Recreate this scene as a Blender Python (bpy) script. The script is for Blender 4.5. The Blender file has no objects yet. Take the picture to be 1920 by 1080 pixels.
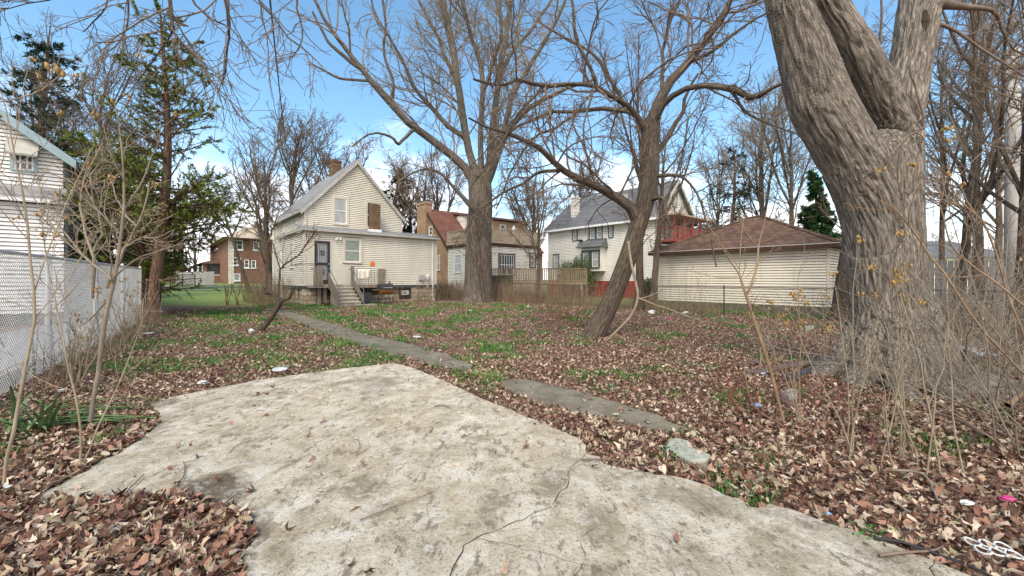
import bpy, math, random
import numpy as np
from mathutils import Vector, noise as mnoise
random.seed(5)
RNG = np.random.default_rng(7)
SC = bpy.context.scene
COL = SC.collection
FX, CX, CY, H = 760.0, 960.0, 523.0, 1.5

# ---------------------------------------------------------------- placing
def G(px, py, z=0.0):
    Y = FX * (H - z) / (py - CY)
    return ((px - CX) / FX * Y, Y, z)
def D(px, py, Y):
    return ((px - CX) / FX * Y, Y, H - (py - CY) / FX * Y)
A1 = math.radians(49.0)
U = (math.sin(A1), math.cos(A1)); V_ = (-math.cos(A1), math.sin(A1))
def ss(a, b, x):
    t = min(1, max(0, (x - a) / (b - a))); return t * t * (3 - 2 * t)
def gz(x, y):
    return 0.85 * ss(28, 60, y) * ss(-8, -22, x)

class Fr:
    """wall frame: origin, direction along the wall, outward normal"""
    def __init__(s, O, ax, nn):
        s.O = O; s.ax = ax; s.nn = nn
    def p(s, a, n, z):
        return (s.O[0] + s.ax[0]*a + s.nn[0]*n, s.O[1] + s.ax[1]*a + s.nn[1]*n, s.O[2] + z)
    def off(s, a=0, n=0, z=0):
        return Fr(s.p(a, n, z), s.ax, s.nn)
    def a(s, px):
        k = (px - CX) / FX
        return (k*s.O[1] - s.O[0]) / (s.ax[0] - k*s.ax[1])
    def z(s, px, py):
        a = s.a(px); Y = s.O[1] + s.ax[1]*a
        return H - (py - CY)/FX*Y - s.O[2]
    def rect(s, x0, y0, x1, y1):
        xm = (x0+x1)/2
        return s.a(x0), s.a(x1), s.z(xm, y1), s.z(xm, y0)
NEG = lambda t: (-t[0], -t[1])

# ---------------------------------------------------------------- mesh tools
def roots(o):
    while o.parent: o = o.parent
    return o
def link_mesh(name, me, mat, parent=None, origin=None):
    o = bpy.data.objects.new(name, me); COL.objects.link(o)
    if mat: me.materials.append(mat)
    if parent: o.parent = parent
    elif origin is not None: o.location = origin
    return o
def mk(name, V, faces, mat, parent=None, origin=None, smooth=False, cols=None):
    """faces: list of int arrays (m,3) / (m,4) or python list"""
    V = np.asarray(V, dtype=np.float64).reshape(-1, 3)
    off = np.array(roots(parent).location if parent else (origin if origin is not None else (0, 0, 0)))
    V = V - off
    me = bpy.data.meshes.new(name)
    if isinstance(faces, list) and (len(faces) == 0 or not isinstance(faces[0], np.ndarray)):
        me.from_pydata(V.tolist(), [], faces)
    else:
        loops = np.concatenate([f.ravel() for f in faces]).astype(np.int32)
        tot = np.concatenate([np.full(len(f), f.shape[1], np.int32) for f in faces])
        st = np.concatenate([[0], np.cumsum(tot)[:-1]]).astype(np.int32)
        me.vertices.add(len(V)); me.vertices.foreach_set('co', V.ravel())
        me.loops.add(len(loops)); me.loops.foreach_set('vertex_index', loops)
        me.polygons.add(len(tot)); me.polygons.foreach_set('loop_start', st)
        me.polygons.foreach_set('loop_total', tot)
    me.update(); me.validate()
    if smooth: me.polygons.foreach_set('use_smooth', np.ones(len(me.polygons), bool))
    if cols is not None:
        at = me.attributes.new('Col', 'FLOAT_COLOR', 'POINT')
        c = np.ones((len(V), 4), np.float32); c[:, :3] = cols
        at.data.foreach_set('color', c.ravel())
    return link_mesh(name, me, mat, parent, origin)

class MB:
    def __init__(s): s.v = []; s.f = []
    def hexa(s, p):
        b = len(s.v); s.v += p
        s.f += [[b+i for i in q] for q in ((0,3,2,1),(4,5,6,7),(0,1,5,4),(1,2,6,5),(2,3,7,6),(3,0,4,7))]
        return s
    def box(s, F, a0, a1, n0, n1, z0, z1):
        return s.hexa([F.p(a0,n0,z0), F.p(a1,n0,z0), F.p(a1,n1,z0), F.p(a0,n1,z0),
                       F.p(a0,n0,z1), F.p(a1,n0,z1), F.p(a1,n1,z1), F.p(a0,n1,z1)])
    def poly(s, pts):
        b = len(s.v); s.v += pts; s.f.append(list(range(b, b+len(pts)))); return s
    def slab(s, pts, th):
        """polygon (list of 3D points) thickened straight down"""
        n = len(pts); b = len(s.v); s.v += pts + [(p[0], p[1], p[2]-th) for p in pts]
        s.f.append([b+i for i in range(n)]); s.f.append([b+n+i for i in reversed(range(n))])
        for i in range(n):
            j = (i+1) % n; s.f.append([b+i, b+n+i, b+n+j, b+j])
        return s
    def tube(s, pts, rad, sides=8):
        P = np.array(pts, float)[None]; k = len(pts)
        R = np.array(rad if hasattr(rad, '__len__') else [rad]*k, float)[None]
        V, F = tubes(P, R, sides); b = len(s.v)
        s.v += [tuple(x) for x in V]; s.f += [[b+int(i) for i in q] for q in F]
        s.f.append([b+i for i in reversed(range(sides))]); s.f.append([b+(k-1)*sides+i for i in range(sides)])
        return s
    def lathe(s, c, prof, n=16, axis=None, sx=1, sy=1):
        b = len(s.v); m = len(prof)
        for (r, z) in prof:
            for i in range(n):
                t = 2*math.pi*i/n
                s.v.append((c[0]+r*sx*math.cos(t), c[1]+r*sy*math.sin(t), c[2]+z))
        for j in range(m-1):
            for i in range(n):
                k = (i+1) % n; s.f.append([b+j*n+i, b+j*n+k, b+(j+1)*n+k, b+(j+1)*n+i])
        s.f.append([b+i for i in reversed(range(n))]); s.f.append([b+(m-1)*n+i for i in range(n)])
        return s
    def build(s, name, mat, parent=None, smooth=False, origin=None):
        return mk(name, s.v, s.f, mat, parent, origin, smooth)

def tubes(P, R, sides):
    P = np.asarray(P, float); m, k, _ = P.shape
    T = np.empty_like(P); T[:, 1:-1] = P[:, 2:]-P[:, :-2]; T[:, 0] = P[:, 1]-P[:, 0]; T[:, -1] = P[:, -1]-P[:, -2]
    T /= np.linalg.norm(T, axis=2, keepdims=True)+1e-9
    D0 = P[:, -1]-P[:, 0]
    ref = np.zeros((m, 3)); ax = np.argmin(np.abs(D0), axis=1); ref[np.arange(m), ax] = 1
    A = np.cross(T, ref[:, None, :]); A /= np.linalg.norm(A, axis=2, keepdims=True)+1e-9
    B = np.cross(T, A)
    global LOC
    an = np.arange(sides)*2*np.pi/sides
    V = P[:, :, None, :] + R[:, :, None, None]*(A[:, :, None, :]*np.cos(an)[None, None, :, None] + B[:, :, None, :]*np.sin(an)[None, None, :, None])
    V = V.reshape(-1, 3)
    sl_ = np.concatenate([np.zeros((m, 1)), np.cumsum(np.linalg.norm(P[:, 1:]-P[:, :-1], axis=2), 1)], 1)+np.arange(m)[:, None]*3.7
    LOC = np.stack([np.broadcast_to(R[:, :, None]*np.cos(an), (m, k, sides)), np.broadcast_to(R[:, :, None]*np.sin(an), (m, k, sides)), np.broadcast_to(sl_[:, :, None], (m, k, sides))], 3).reshape(-1, 3)
    i = np.arange(sides); j = (i+1) % sides
    q = np.stack([i, j, j+sides, i+sides], 1)[None, None] + (np.arange(k-1)*sides)[None, :, None, None] + (np.arange(m)*k*sides)[:, None, None, None]
    return V, q.reshape(-1, 4)

class Bag:
    """collects numpy geometry"""
    def __init__(s): s.V = []; s.F3 = []; s.F4 = []; s.C = []; s.n = 0
    def add(s, V, F, C=None):
        if len(V) == 0: return
        (s.F3 if F.shape[1] == 3 else s.F4).append(F+s.n); s.V.append(V); s.n += len(V)
        if C is not None: s.C.append(C)
    def build(s, name, mat, parent=None, smooth=False, origin=None):
        fs = []
        if s.F4: fs.append(np.concatenate(s.F4))
        if s.F3: fs.append(np.concatenate(s.F3))
        return mk(name, np.concatenate(s.V), fs, mat, parent, origin, smooth, np.concatenate(s.C) if s.C else None)

def tag(o, label=None, cat=None, group=None, kind=None):
    for k, v in (('label', label), ('category', cat), ('group', group), ('kind', kind)):
        if v: o[k] = v
    return o
def empty(name, loc, label, cat, group=None):
    o = bpy.data.objects.new(name, None); COL.objects.link(o)
    o.location = loc; o.empty_display_size = .3
    return tag(o, label, cat, group)

# ---------------------------------------------------------------- materials
class NT:
    def __init__(s, name):
        s.m = bpy.data.materials.new(name); s.m.use_nodes = True; s.t = s.m.node_tree; s.t.nodes.clear()
        s.o = s.n('ShaderNodeOutputMaterial'); s.b = s.n('ShaderNodeBsdfPrincipled')
        s.l(s.b.outputs[0], s.o.inputs[0]); s.b.inputs['Specular IOR Level'].default_value = .25
        s._g = None
    def n(s, t, **k):
        x = s.t.nodes.new(t)
        for a, b in k.items(): setattr(x, a, b)
        return x
    def l(s, a, b): s.t.links.new(a, b)
    @property
    def g(s):
        if s._g is None: s._g = s.n('ShaderNodeNewGeometry').outputs['Position']
        return s._g
    def mapv(s, sc=(1,1,1), rot=0, vec=None):
        m = s.n('ShaderNodeMapping'); m.inputs['Scale'].default_value = sc; m.inputs['Rotation'].default_value = (0,0,rot)
        s.l(vec or s.g, m.inputs[0]); return m.outputs[0]
    def noise(s, scale, detail=4, rough=.6, vec=None, dist=0):
        x = s.n('ShaderNodeTexNoise'); x.inputs['Scale'].default_value = scale; x.inputs['Detail'].default_value = detail
        x.inputs['Roughness'].default_value = rough; x.inputs['Distortion'].default_value = dist
        s.l(vec or s.g, x.inputs['Vector']); return x.outputs[0]
    def ramp(s, fac, stops):
        r = s.n('ShaderNodeValToRGB'); e = r.color_ramp.elements
        while len(e) < len(stops): e.new(.5)
        for i, (p, c) in enumerate(stops):
            e[i].position = p; e[i].color = (*c, 1) if hasattr(c, '__len__') else (c, c, c, 1)
        s.l(fac, r.inputs[0]); return r.outputs[0]
    def mix(s, fac, a, b, mode='MIX'):
        x = s.n('ShaderNodeMix', data_type='RGBA', blend_type=mode)
        for sock, v in ((x.inputs[0], fac), (x.inputs[6], a), (x.inputs[7], b)):
            if hasattr(v, 'links') or hasattr(v, 'is_linked'): s.l(v, sock)
            elif hasattr(v, '__len__'): sock.default_value = (*v, 1)
            else: sock.default_value = v
        return x.outputs[2]
    def math(s, op, a, b=0.0):
        x = s.n('ShaderNodeMath', operation=op)
        for sock, v in ((x.inputs[0], a), (x.inputs[1], b)):
            if hasattr(v, 'is_linked'): s.l(v, sock)
            else: sock.default_value = v
        return x.outputs[0]
    def bump(s, h, st=.4, dist=.02):
        b = s.n('ShaderNodeBump'); b.inputs['Strength'].default_value = st; b.inputs['Distance'].default_value = dist
        s.l(h, b.inputs['Height']); s.l(b.outputs[0], s.b.inputs['Normal'])
    def done(s, col, rough=.8, metal=0):
        if hasattr(col, 'is_linked'): s.l(col, s.b.inputs['Base Color'])
        else: s.b.inputs['Base Color'].default_value = (*col, 1)
        s.b.inputs['Roughness'].default_value = rough; s.b.inputs['Metallic'].default_value = metal
        return s.m
def pm(name, c1, c2, scale=3, rough=.8, metal=0, bump=0, stretch=(1,1,1), spec=None):
    t = NT(name); v = t.mapv(stretch)
    a = t.noise(scale, 5, .65, v)
    if bump: t.bump(a, bump, .02)
    if spec is not None: t.b.inputs['Specular IOR Level'].default_value = spec
    return t.done(t.ramp(a, [(.3, c1), (.7, c2)]), rough, metal)

def wallvec(t, kz=1.0):
    r = t.mapv((1,1,1), -(math.pi/2-A1))
    s = t.n('ShaderNodeSeparateXYZ'); t.l(r, s.inputs[0])
    c = t.n('ShaderNodeCombineXYZ'); t.l(t.math('ADD', s.outputs[0], s.outputs[1]), c.inputs[0])
    t.l(t.math('MULTIPLY', s.outputs[2], kz), c.inputs[1]); return c.outputs[0]
def brick(name, c1, c2, mortar, bw=.21, rh=.075, ms=.012, kz=1.0, bump=.3, sq=.5, n2=None, rough=.9):
    t = NT(name); v = wallvec(t, kz)
    b = t.n('ShaderNodeTexBrick'); t.l(v, b.inputs['Vector']); b.offset = sq
    b.inputs['Color1'].default_value = (*c1, 1); b.inputs['Color2'].default_value = (*c2, 1); b.inputs['Mortar'].default_value = (*mortar, 1)
    b.inputs['Scale'].default_value = 1; b.inputs['Mortar Size'].default_value = ms; b.inputs['Brick Width'].default_value = bw; b.inputs['Row Height'].default_value = rh
    n = t.noise(1.1, 5, .7); m = t.mix(.55, b.outputs[0], t.ramp(n, [(.3, .55), (.7, 1.25)]), 'MULTIPLY')
    n3 = t.noise(14, 3, .7); m = t.mix(.4, m, t.ramp(n3, [(.3, .6), (.7, 1.3)]), 'MULTIPLY')
    t.bump(b.outputs[1], bump, -.01)
    return t.done(m, rough)
def siding_mat(name, c):
    t = NT(name); n = t.noise(.9, 5, .7, t.mapv((1,1,.35))); n2 = t.noise(9, 4, .6, t.mapv((1,1,.25)))
    d = tuple(x*.80 for x in (c[0], c[1]*.98, c[2]*.93))
    m = t.mix(t.ramp(n, [(.35, 0.0), (.75, 1.0)]), c, d)
    m = t.mix(t.ramp(n2, [(.55, 0.0), (.8, .35)]), m, tuple(x*.6 for x in c))
    return t.done(m, .6)
M = {}
M['cream'] = siding_mat('cream_siding', (.77, .73, .625))
M['garage'] = siding_mat('garage_siding', (.75, .69, .565))
M['white'] = siding_mat('white_siding', (.82, .81, .78))
M['white2'] = siding_mat('white_board', (.80, .77, .71))
M['ext'] = siding_mat('pale_siding', (.86, .82, .72))
M['trim'] = pm('beige_trim', (.60, .52, .42), (.70, .62, .52), 2, .6)
M['wpaint'] = pm('white_paint', (.72, .72, .70), (.84, .84, .82), 3, .5)
M['gutter'] = pm('gutter_metal', (.36, .35, .31), (.54, .52, .46), 2.5, .5)
M['gdark'] = pm('dark_grey_board', (.05, .06, .06), (.10, .11, .11), 4, .8)
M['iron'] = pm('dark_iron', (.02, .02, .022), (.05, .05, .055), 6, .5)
M['glass'] = pm('window_glass', (.03, .035, .04), (.10, .11, .11), 1.3, .08, spec=.6)
M['curtain'] = pm('curtained_glass', (.30, .32, .31), (.45, .47, .45), 5, .15, spec=.5, stretch=(1, 1, .2))
M['shade'] = pm('green_shade', (.20, .24, .19), (.30, .34, .27), 4, .2, spec=.5)
M['wood'] = pm('weathered_wood', (.13, .10, .075), (.33, .28, .22), 5, .85, bump=.3, stretch=(3, 3, .4))
M['deckwood'] = pm('deck_wood', (.15, .105, .07), (.34, .255, .175), 4, .8, stretch=(3, 3, .4))
M['paledeck'] = pm('pale_deck_wood', (.33, .26, .18), (.55, .45, .33), 4, .8, stretch=(3, 3, .4))
M['darkfence'] = pm('mossy_fence_wood', (.05, .045, .03), (.14, .13, .08), 3, .9, stretch=(3, 3, .5))
M['greyfence'] = pm('grey_fence_wood', (.22, .21, .19), (.42, .40, .37), 3, .9, stretch=(4, 4, .4))
M['brown'] = pm('brown_trim', (.05, .025, .018), (.09, .045, .03), 4, .7)
M['redpaint'] = pm('red_paint', (.24, .05, .035), (.36, .09, .06), 4, .6)
M['shgrey'] = brick('grey_shingles', (.115,.118,.122), (.18,.183,.186), (.09,.09,.09), .9, .14, .012, 1.3, .3)
M['shlight'] = brick('light_grey_shingles', (.22,.22,.22), (.31,.31,.30), (.14,.14,.14), .9, .16, .008, 1.3, .2)
M['shbrown'] = brick('brown_shingles', (.125,.068,.045), (.22,.135,.095), (.055,.035,.025), .42, .13, .018, 2.0, .4)
M['shred'] = brick('red_brown_shingles', (.17,.075,.05), (.23,.105,.07), (.10,.05,.04), .8, .16, .01, 1.3, .3)
M['shtan'] = brick('tan_shingles', (.46,.36,.26), (.56,.46,.34), (.34,.27,.2), .9, .16, .008, 1.3, .2)
M['brickred'] = brick('red_brown_brick', (.20,.085,.055), (.28,.13,.085), (.20,.145,.11))
M['brickbrown'] = brick('tan_brown_brick', (.30,.17,.09), (.45,.28,.16), (.33,.26,.19))
M['brickold'] = brick('old_chimney_brick', (.12,.07,.04), (.28,.165,.085), (.10,.075,.05), .21, .08, .014)
M['brickpaint'] = brick('red_painted_brick', (.30,.045,.03), (.38,.065,.04), (.24,.04,.03))
M['quoin'] = brick('white_quoin', (.66,.62,.54), (.75,.71,.62), (.35,.28,.22), .6, .30, .02)
M['stone'] = brick('limestone_blocks', (.42,.34,.23), (.62,.55,.42), (.20,.16,.11), .48, .27, .02, 1, .6, .4)
M['concrete'] = pm('old_concrete', (.22, .19, .15), (.42, .38, .31), 4, .9, bump=.3)
M['galv'] = pm('galvanised_wire', (.52, .53, .53), (.70, .71, .70), 5, .5, .2)
M['galvdark'] = pm('rusty_wire', (.05, .045, .04), (.12, .10, .085), 5, .7, .2)
M['rail'] = pm('grey_railing', (.10, .115, .12), (.20, .22, .22), 6, .5)
M['cloth'] = pm('cream_cloth', (.72, .66, .52), (.82, .76, .62), 10, .95)
M['orange'] = pm('orange_plastic', (.62, .16, .02), (.72, .22, .03), 9, .5)
M['grillblack'] = pm('black_enamel', (.015, .015, .018), (.06, .06, .065), 6, .35, spec=.5)
M['rust'] = pm('rusty_enamel', (.16, .05, .015), (.42, .17, .05), 9, .7)
M['plastic'] = pm('white_plastic', (.50, .49, .45), (.74, .73, .70), 8, .4)
M['teal'] = pm('blue_grey_paint', (.26, .36, .38), (.34, .44, .46), 3, .5)
M['pink'] = pm('pink_wrapper', (.42, .03, .14), (.62, .10, .26), 20, .4)
M['blue'] = pm('blue_wrapper', (.10, .30, .60), (.60, .70, .80), 20, .4)
M['plankdark'] = pm('wet_plank', (.085, .055, .045), (.20, .145, .12), 5, .6, stretch=(1, 1, 1))
M['pole'] = pm('pale_pole_wood', (.38, .36, .33), (.56, .54, .50), 6, .9, stretch=(6, 6, .3))
M['stem'] = pm('pale_stem', (.20, .155, .10), (.38, .31, .22), 8, .8)
M['stemred'] = pm('tan_stem', (.20, .125, .07), (.31, .22, .14), 8, .7)
M['dry'] = pm('dry_stalk', (.16, .11, .07), (.36, .27, .18), 3, .9)
M['pod'] = pm('tan_seed_pod', (.20, .11, .03), (.50, .34, .14), 60, .8)
M['twig'] = pm('twig_bark', (.11, .078, .055), (.22, .165, .12), 5, .85)
M['twiggrey'] = pm('grey_twig_bark', (.15, .12, .09), (.30, .25, .19), 4, .85)
M['redtwig'] = pm('red_brown_twig', (.13, .035, .025), (.25, .09, .06), 4, .8)
M['yucca'] = pm('strap_leaf', (.035, .09, .025), (.17, .24, .09), 14, .65)

def bark(name, dark, mid, light, sx=9, sz=1.8, st=.9, dist=.06):
    t = NT(name); at_ = t.n('ShaderNodeAttribute', attribute_name='Col').outputs['Vector']; v = t.mapv((sx, sx, sz), 0, at_)
    vv = t.n('ShaderNodeVectorMath', operation='ADD'); wv = t.n('ShaderNodeTexNoise'); wv.inputs['Scale'].default_value = .9
    t.l(v, wv.inputs['Vector']); sc = t.n('ShaderNodeVectorMath', operation='SCALE'); sc.inputs['Scale'].default_value = 1.1
    t.l(wv.outputs[1], sc.inputs[0]); t.l(v, vv.inputs[0]); t.l(sc.outputs[0], vv.inputs[1])
    vo = t.n('ShaderNodeTexVoronoi', feature='DISTANCE_TO_EDGE'); vo.inputs['Scale'].default_value = 1.25
    t.l(vv.outputs[0], vo.inputs['Vector'])
    e = t.ramp(vo.outputs[0], [(.0, 0), (.16, .55), (.5, 1)])
    f = t.noise(5, 6, .75, v); fu = t.noise(1.6, 6, .7, t.mapv((sx, sx, sz*.45), 0, at_), 1.0)
    h = t.math('ADD', t.math('MULTIPLY', e, .5), t.math('ADD', t.math('MULTIPLY', f, .6), t.math('MULTIPLY', fu, 1.5)))
    t.bump(h, st, dist)
    c = t.mix(t.ramp(f, [(.3, 0.0), (.7, 1.0)]), mid, light)
    c = t.mix(t.ramp(vo.outputs[0], [(.0, .55), (.10, .35), (.25, 0.0)]), c, dark)
    c = t.mix(t.ramp(fu, [(.33, .95), (.44, .45), (.52, 0.0)]), c, dark)
    big = t.noise(1.3, 4, .6, at_); c = t.mix(.5, c, t.ramp(big, [(.3, .65), (.7, 1.25)]), 'MULTIPLY')
    return t.done(c, .95)
M['bark1'] = bark('furrowed_grey_bark', (.065,.05,.037), (.36,.30,.235), (.66,.59,.50), 22, 2.6, 1, .05)
M['bark2'] = bark('grey_brown_bark', (.04,.03,.022), (.165,.125,.088), (.31,.25,.185), 15, 2.6, 1, .05)
M['bark3'] = bark('brown_bark', (.045,.033,.024), (.14,.10,.07), (.24,.18,.13), 16, 2.5)
M['bark4'] = bark('maple_bark', (.055,.044,.034), (.19,.155,.118), (.34,.29,.23), 9, 1.3, 1, .08)
M['barkred'] = bark('red_brown_bark', (.05,.03,.02), (.19,.11,.07), (.32,.21,.14), 14, 1.5)

def attr_mat(name, rough=.8, trans=.0):
    t = NT(name); a = t.n('ShaderNodeAttribute', attribute_name='Col')
    n = t.noise(30, 3, .6); c = t.mix(.5, a.outputs[0], t.ramp(n, [(.3, .65), (.7, 1.3)]), 'MULTIPLY')
    return t.done(c, rough)
M['leaf'] = attr_mat('dead_leaf', .75)
M['grassblade'] = attr_mat('grass_blade', .6)
M['needle'] = attr_mat('needle', .7)

def ground_mat():
    t = NT('yard_soil'); a = t.n('ShaderNodeAttribute', attribute_name='Col').outputs[0]
    s = t.n('ShaderNodeSeparateColor'); t.l(a, s.inputs[0])
    n = t.noise(26, 5, .75); n1 = t.noise(1.6, 5, .65); n3 = t.noise(90, 3, .7)
    leaf = t.ramp(n, [(.30, (.04,.02,.013)), (.47, (.13,.065,.042)), (.60, (.34,.22,.16)), (.75, (.48,.36,.27))])
    soil = t.ramp(n, [(.3, (.05,.035,.024)), (.7, (.13,.09,.06))])
    lf = t.mix(s.outputs[1], soil, leaf)
    gr = t.ramp(n3, [(.25, (.09,.16,.025)), (.5, (.20,.29,.06)), (.75, (.33,.38,.13))])
    n4 = t.noise(5, 5, .75); gr = t.mix(t.ramp(n4, [(.35, .8), (.62, 0.0)]), gr, (.10,.15,.035))
    gr = t.mix(t.ramp(n1, [(.45, 0.0), (.7, .55)]), gr, (.36,.33,.16))
    gm = t.math('MULTIPLY_ADD', n, 1.2); gm.node.inputs[2].default_value = -.6
    gm = t.math('ADD', gm, s.outputs[0])
    c = t.mix(t.ramp(gm, [(.42, 0.0), (.58, 1.0)]), lf, gr)
    t.bump(n, .6, .04)
    return t.done(c, .95)
M['ground'] = ground_mat()

def slab_mat():
    t = NT('weathered_slab'); g = t.g
    rot = t.mapv((1, .28, 1), math.radians(-35))
    big = t.noise(1.4, 8, .7, rot, .6); mid = t.noise(3.2, 8, .68, None, .4); fine = t.noise(38, 6, .75)
    pit = t.noise(120, 3, .6); streak = t.noise(5, 8, .7, t.mapv((1, .12, 1), math.radians(-38)))
    c = t.ramp(mid, [(.34, (.33,.265,.175)), (.46, (.53,.445,.315)), (.54, (.68,.59,.445)), (.66, (.84,.76,.62))])
    c = t.mix(t.ramp(big, [(.50, 0.0), (.60, .45)]), c, t.ramp(mid, [(.35, (.24,.20,.145)), (.65, (.56,.49,.38))]))
    tanp = t.noise(.75, 5, .6, None, .5); c = t.mix(t.ramp(tanp, [(.47, 0.0), (.60, .55)]), c, (.60,.49,.33))
    c = t.mix(t.ramp(streak, [(.54, 0.0), (.66, .45)]), c, (.72,.66,.56))
    c = t.mix(t.ramp(fine, [(.34, .9), (.46, 0.0)]), c, (.22,.18,.125))
    c = t.mix(t.ramp(pit, [(.27, .8), (.36, 0.0)]), c, (.12,.10,.075))
    # damp brown earth stain beside the leaf drift
    def blob(x, y, r, amt, col, c):
        vm = t.n('ShaderNodeVectorMath', operation='DISTANCE'); t.l(g, vm.inputs[0]); vm.inputs[1].default_value = (x, y, .05)
        d = t.math('ADD', vm.outputs['Value'], t.math('MULTIPLY', mid, r*.9))
        return t.mix(t.ramp(t.math('DIVIDE', d, r), [(.75, amt), (1.35, 0.0)]), c, col)
    for px, py, r, amt, col in ((400, 930, .55, .85, (.10,.07,.04)), (300, 765, .45, .7, (.17,.13,.08)), (900, 745, .6, .35, (.20,.17,.13)), (700, 725, .9, .45, (.22,.19,.14)), (1350, 960, .4, .3, (.28,.24,.18)), (440, 1010, .45, .7, (.16,.12,.08))):
        x, y, _ = G(px, py); c = blob(x, y, r, amt, col, c)
    spk = t.noise(9, 8, .8, None, .6)
    c = t.mix(t.ramp(spk, [(.53, 0.0), (.58, .5)]), c, (.80,.75,.66))
    spk2 = t.noise(13, 8, .8, t.mapv((1, .5, 1), math.radians(-35)), .3)
    c = t.mix(t.ramp(spk2, [(.41, .85), (.46, 0.0)]), c, (.24,.195,.14))
    vo = t.n('ShaderNodeTexVoronoi'); vo.inputs['Scale'].default_value = 60; t.l(g, vo.inputs['Vector'])
    c = t.mix(t.ramp(vo.outputs[0], [(.12, .5), (.25, 0.0)]), c, (.16,.13,.09))
    h = t.math('ADD', t.math('MULTIPLY', mid, .6), t.math('ADD', t.math('ADD', fine, spk2), t.math('MULTIPLY', streak, .6)))
    t.bump(h, 1.0, .02)
    return t.done(c, .9)
M['slab'] = slab_mat()
def path_mat():
    t = NT('mossy_path_concrete'); a = t.noise(2.5, 6, .7); b = t.noise(45, 5, .7)
    c = t.ramp(a, [(.3, (.11,.09,.062)), (.5, (.20,.17,.125)), (.7, (.31,.27,.20))])
    c = t.mix(t.ramp(b, [(.45, 0.0), (.7, .6)]), c, (.12,.12,.075)); t.bump(b, .5, .01)
    return t.done(c, .9)
M['path'] = path_mat()
M['rock'] = pm('speckled_rock', (.24, .25, .19), (.46, .46, .38), 22, .9, bump=.6)
M['mossy'] = pm('mossy_concrete', (.07, .07, .04), (.22, .19, .14), 5, .95)
M['tread'] = pm('lit_step_tread', (.42, .37, .30), (.55, .49, .41), 5, .9)  # paler than the risers, painting in the light on the treads
M['crack'] = pm('crack_dirt_hollow_shade', (.03, .022, .015), (.08, .06, .04), 20, 1)  # also paints the shade inside the trunk hollow
M['road'] = pm('grey_asphalt', (.22, .22, .22), (.32, .32, .31), 3, .9)
# ---------------------------------------------------------------- building helpers
def siding(F, lo, hi, z0, z1, h=.12, lip=.034, holes=()):
    """lapped boards on a wall; lo/hi: left and right limit as functions of height"""
    mb = MB(); L = lo if callable(lo) else (lambda z: lo); R = hi if callable(hi) else (lambda z: hi)
    n = max(1, round((z1-z0)/h)); h = (z1-z0)/n
    for i in range(n):
        a, b = z0+i*h, z0+(i+1)*h; zm = (a+b)/2
        segs = [(L, R)]
        for (x0, x1, y0, y1) in holes:
            if y0 < zm < y1:
                out = []
                for (l, r) in segs:
                    if x1 <= l(zm) or x0 >= r(zm): out.append((l, r)); continue
                    if l(zm) < x0: out.append((l, lambda z, v=x0: v))
                    if r(zm) > x1: out.append((lambda z, v=x1: v, r))
                segs = out
        for (l, r) in segs:
            if r(zm)-l(zm) < .02: continue
            k = len(mb.v)
            gp = .030; c = b-gp
            mb.v += [F.p(l(a), lip, a), F.p(r(a), lip, a), F.p(r(c), .004, c), F.p(l(c), .004, c), F.p(l(a), -.105, a), F.p(r(a), -.105, a), F.p(r(c), -.105, c), F.p(l(c), -.105, c), F.p(r(b), -.105, b), F.p(l(b), -.105, b)]
            mb.f += [[k, k+1, k+2, k+3], [k+4, k+5, k+1, k], [k+3, k+2, k+6, k+7], [k+7, k+6, k+8, k+9]]
    return mb
def window(F, a0, a1, z0, z1, parent, trim=None, tw=.11, sash=None, pane=None, two=True, mull=0, label=None, depth=.06, name='window'):
    """casing mesh with sash and pane children. outer size a0..a1, z0..z1"""
    if a0 > a1: a0, a1 = a1, a0
    trim = trim or M['trim']; sash = sash or M['wpaint']; pane = pane or M['glass']
    c = MB(); t = tw
    c.box(F, a0, a0+t, -.02, depth, z0, z1).box(F, a1-t, a1, -.02, depth, z0, z1)
    c.box(F, a0+t, a1-t, -.02, depth-.003, z1-t, z1).box(F, a0+t, a1-t, -.02, depth+.02, z0, z0+t*.7)
    w = c.build(name, trim, parent)
    if label: w['label'] = label
    s = MB(); b0, b1, y0, y1 = a0+t, a1-t, z0+t*.7, z1-t; q = min(.05, (b1-b0)*.12)
    s.box(F, b0, b0+q, 0, .03, y0, y1).box(F, b1-q, b1, 0, .03, y0, y1)
    s.box(F, b0+q, b1-q, 0, .028, y0, y0+q).box(F, b0+q, b1-q, 0, .028, y1-q, y1)
    if two: s.box(F, b0+q, b1-q, 0, .033, (y0+y1)/2-.025, (y0+y1)/2+.025)
    for i in range(mull):
        x = b0+(b1-b0)*(i+1)/(mull+1); s.box(F, x-.02, x+.02, 0, .031, y0+q, y1-q)
    s.build('sash', sash, w)
    p = MB(); p.box(F, b0, b1, -.02, .008, y0, y1); p.build('pane', pane, w)
    return w
def bars(F, a0, a1, z0, z1, n, parent, mat, rows=()):
    b = MB()
    for i in range(n):
        x = a0+(a1-a0)*(i+.5)/n; b.box(F, x-.008, x+.008, .07, .086, z0, z1)
    for z in rows: b.box(F, a0, a1, .066, .09, z-.01, z+.01)
    b.box(F, a0-.02, a0, .05, .095, z0, z1).box(F, a1, a1+.02, .05, .095, z0, z1)
    return b.build('window_bars', mat, parent)

def FrameAt(x, y, z=0):
    """front (facing -V) and left (facing -U) wall frames"""
    return Fr((x, y, z), U, NEG(V_)), Fr((x, y, z), V_, NEG(U))
def pos(O, a, b, z): return (O[0]+U[0]*a+V_[0]*b, O[1]+U[1]*a+V_[1]*b, O[2]+z)

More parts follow.
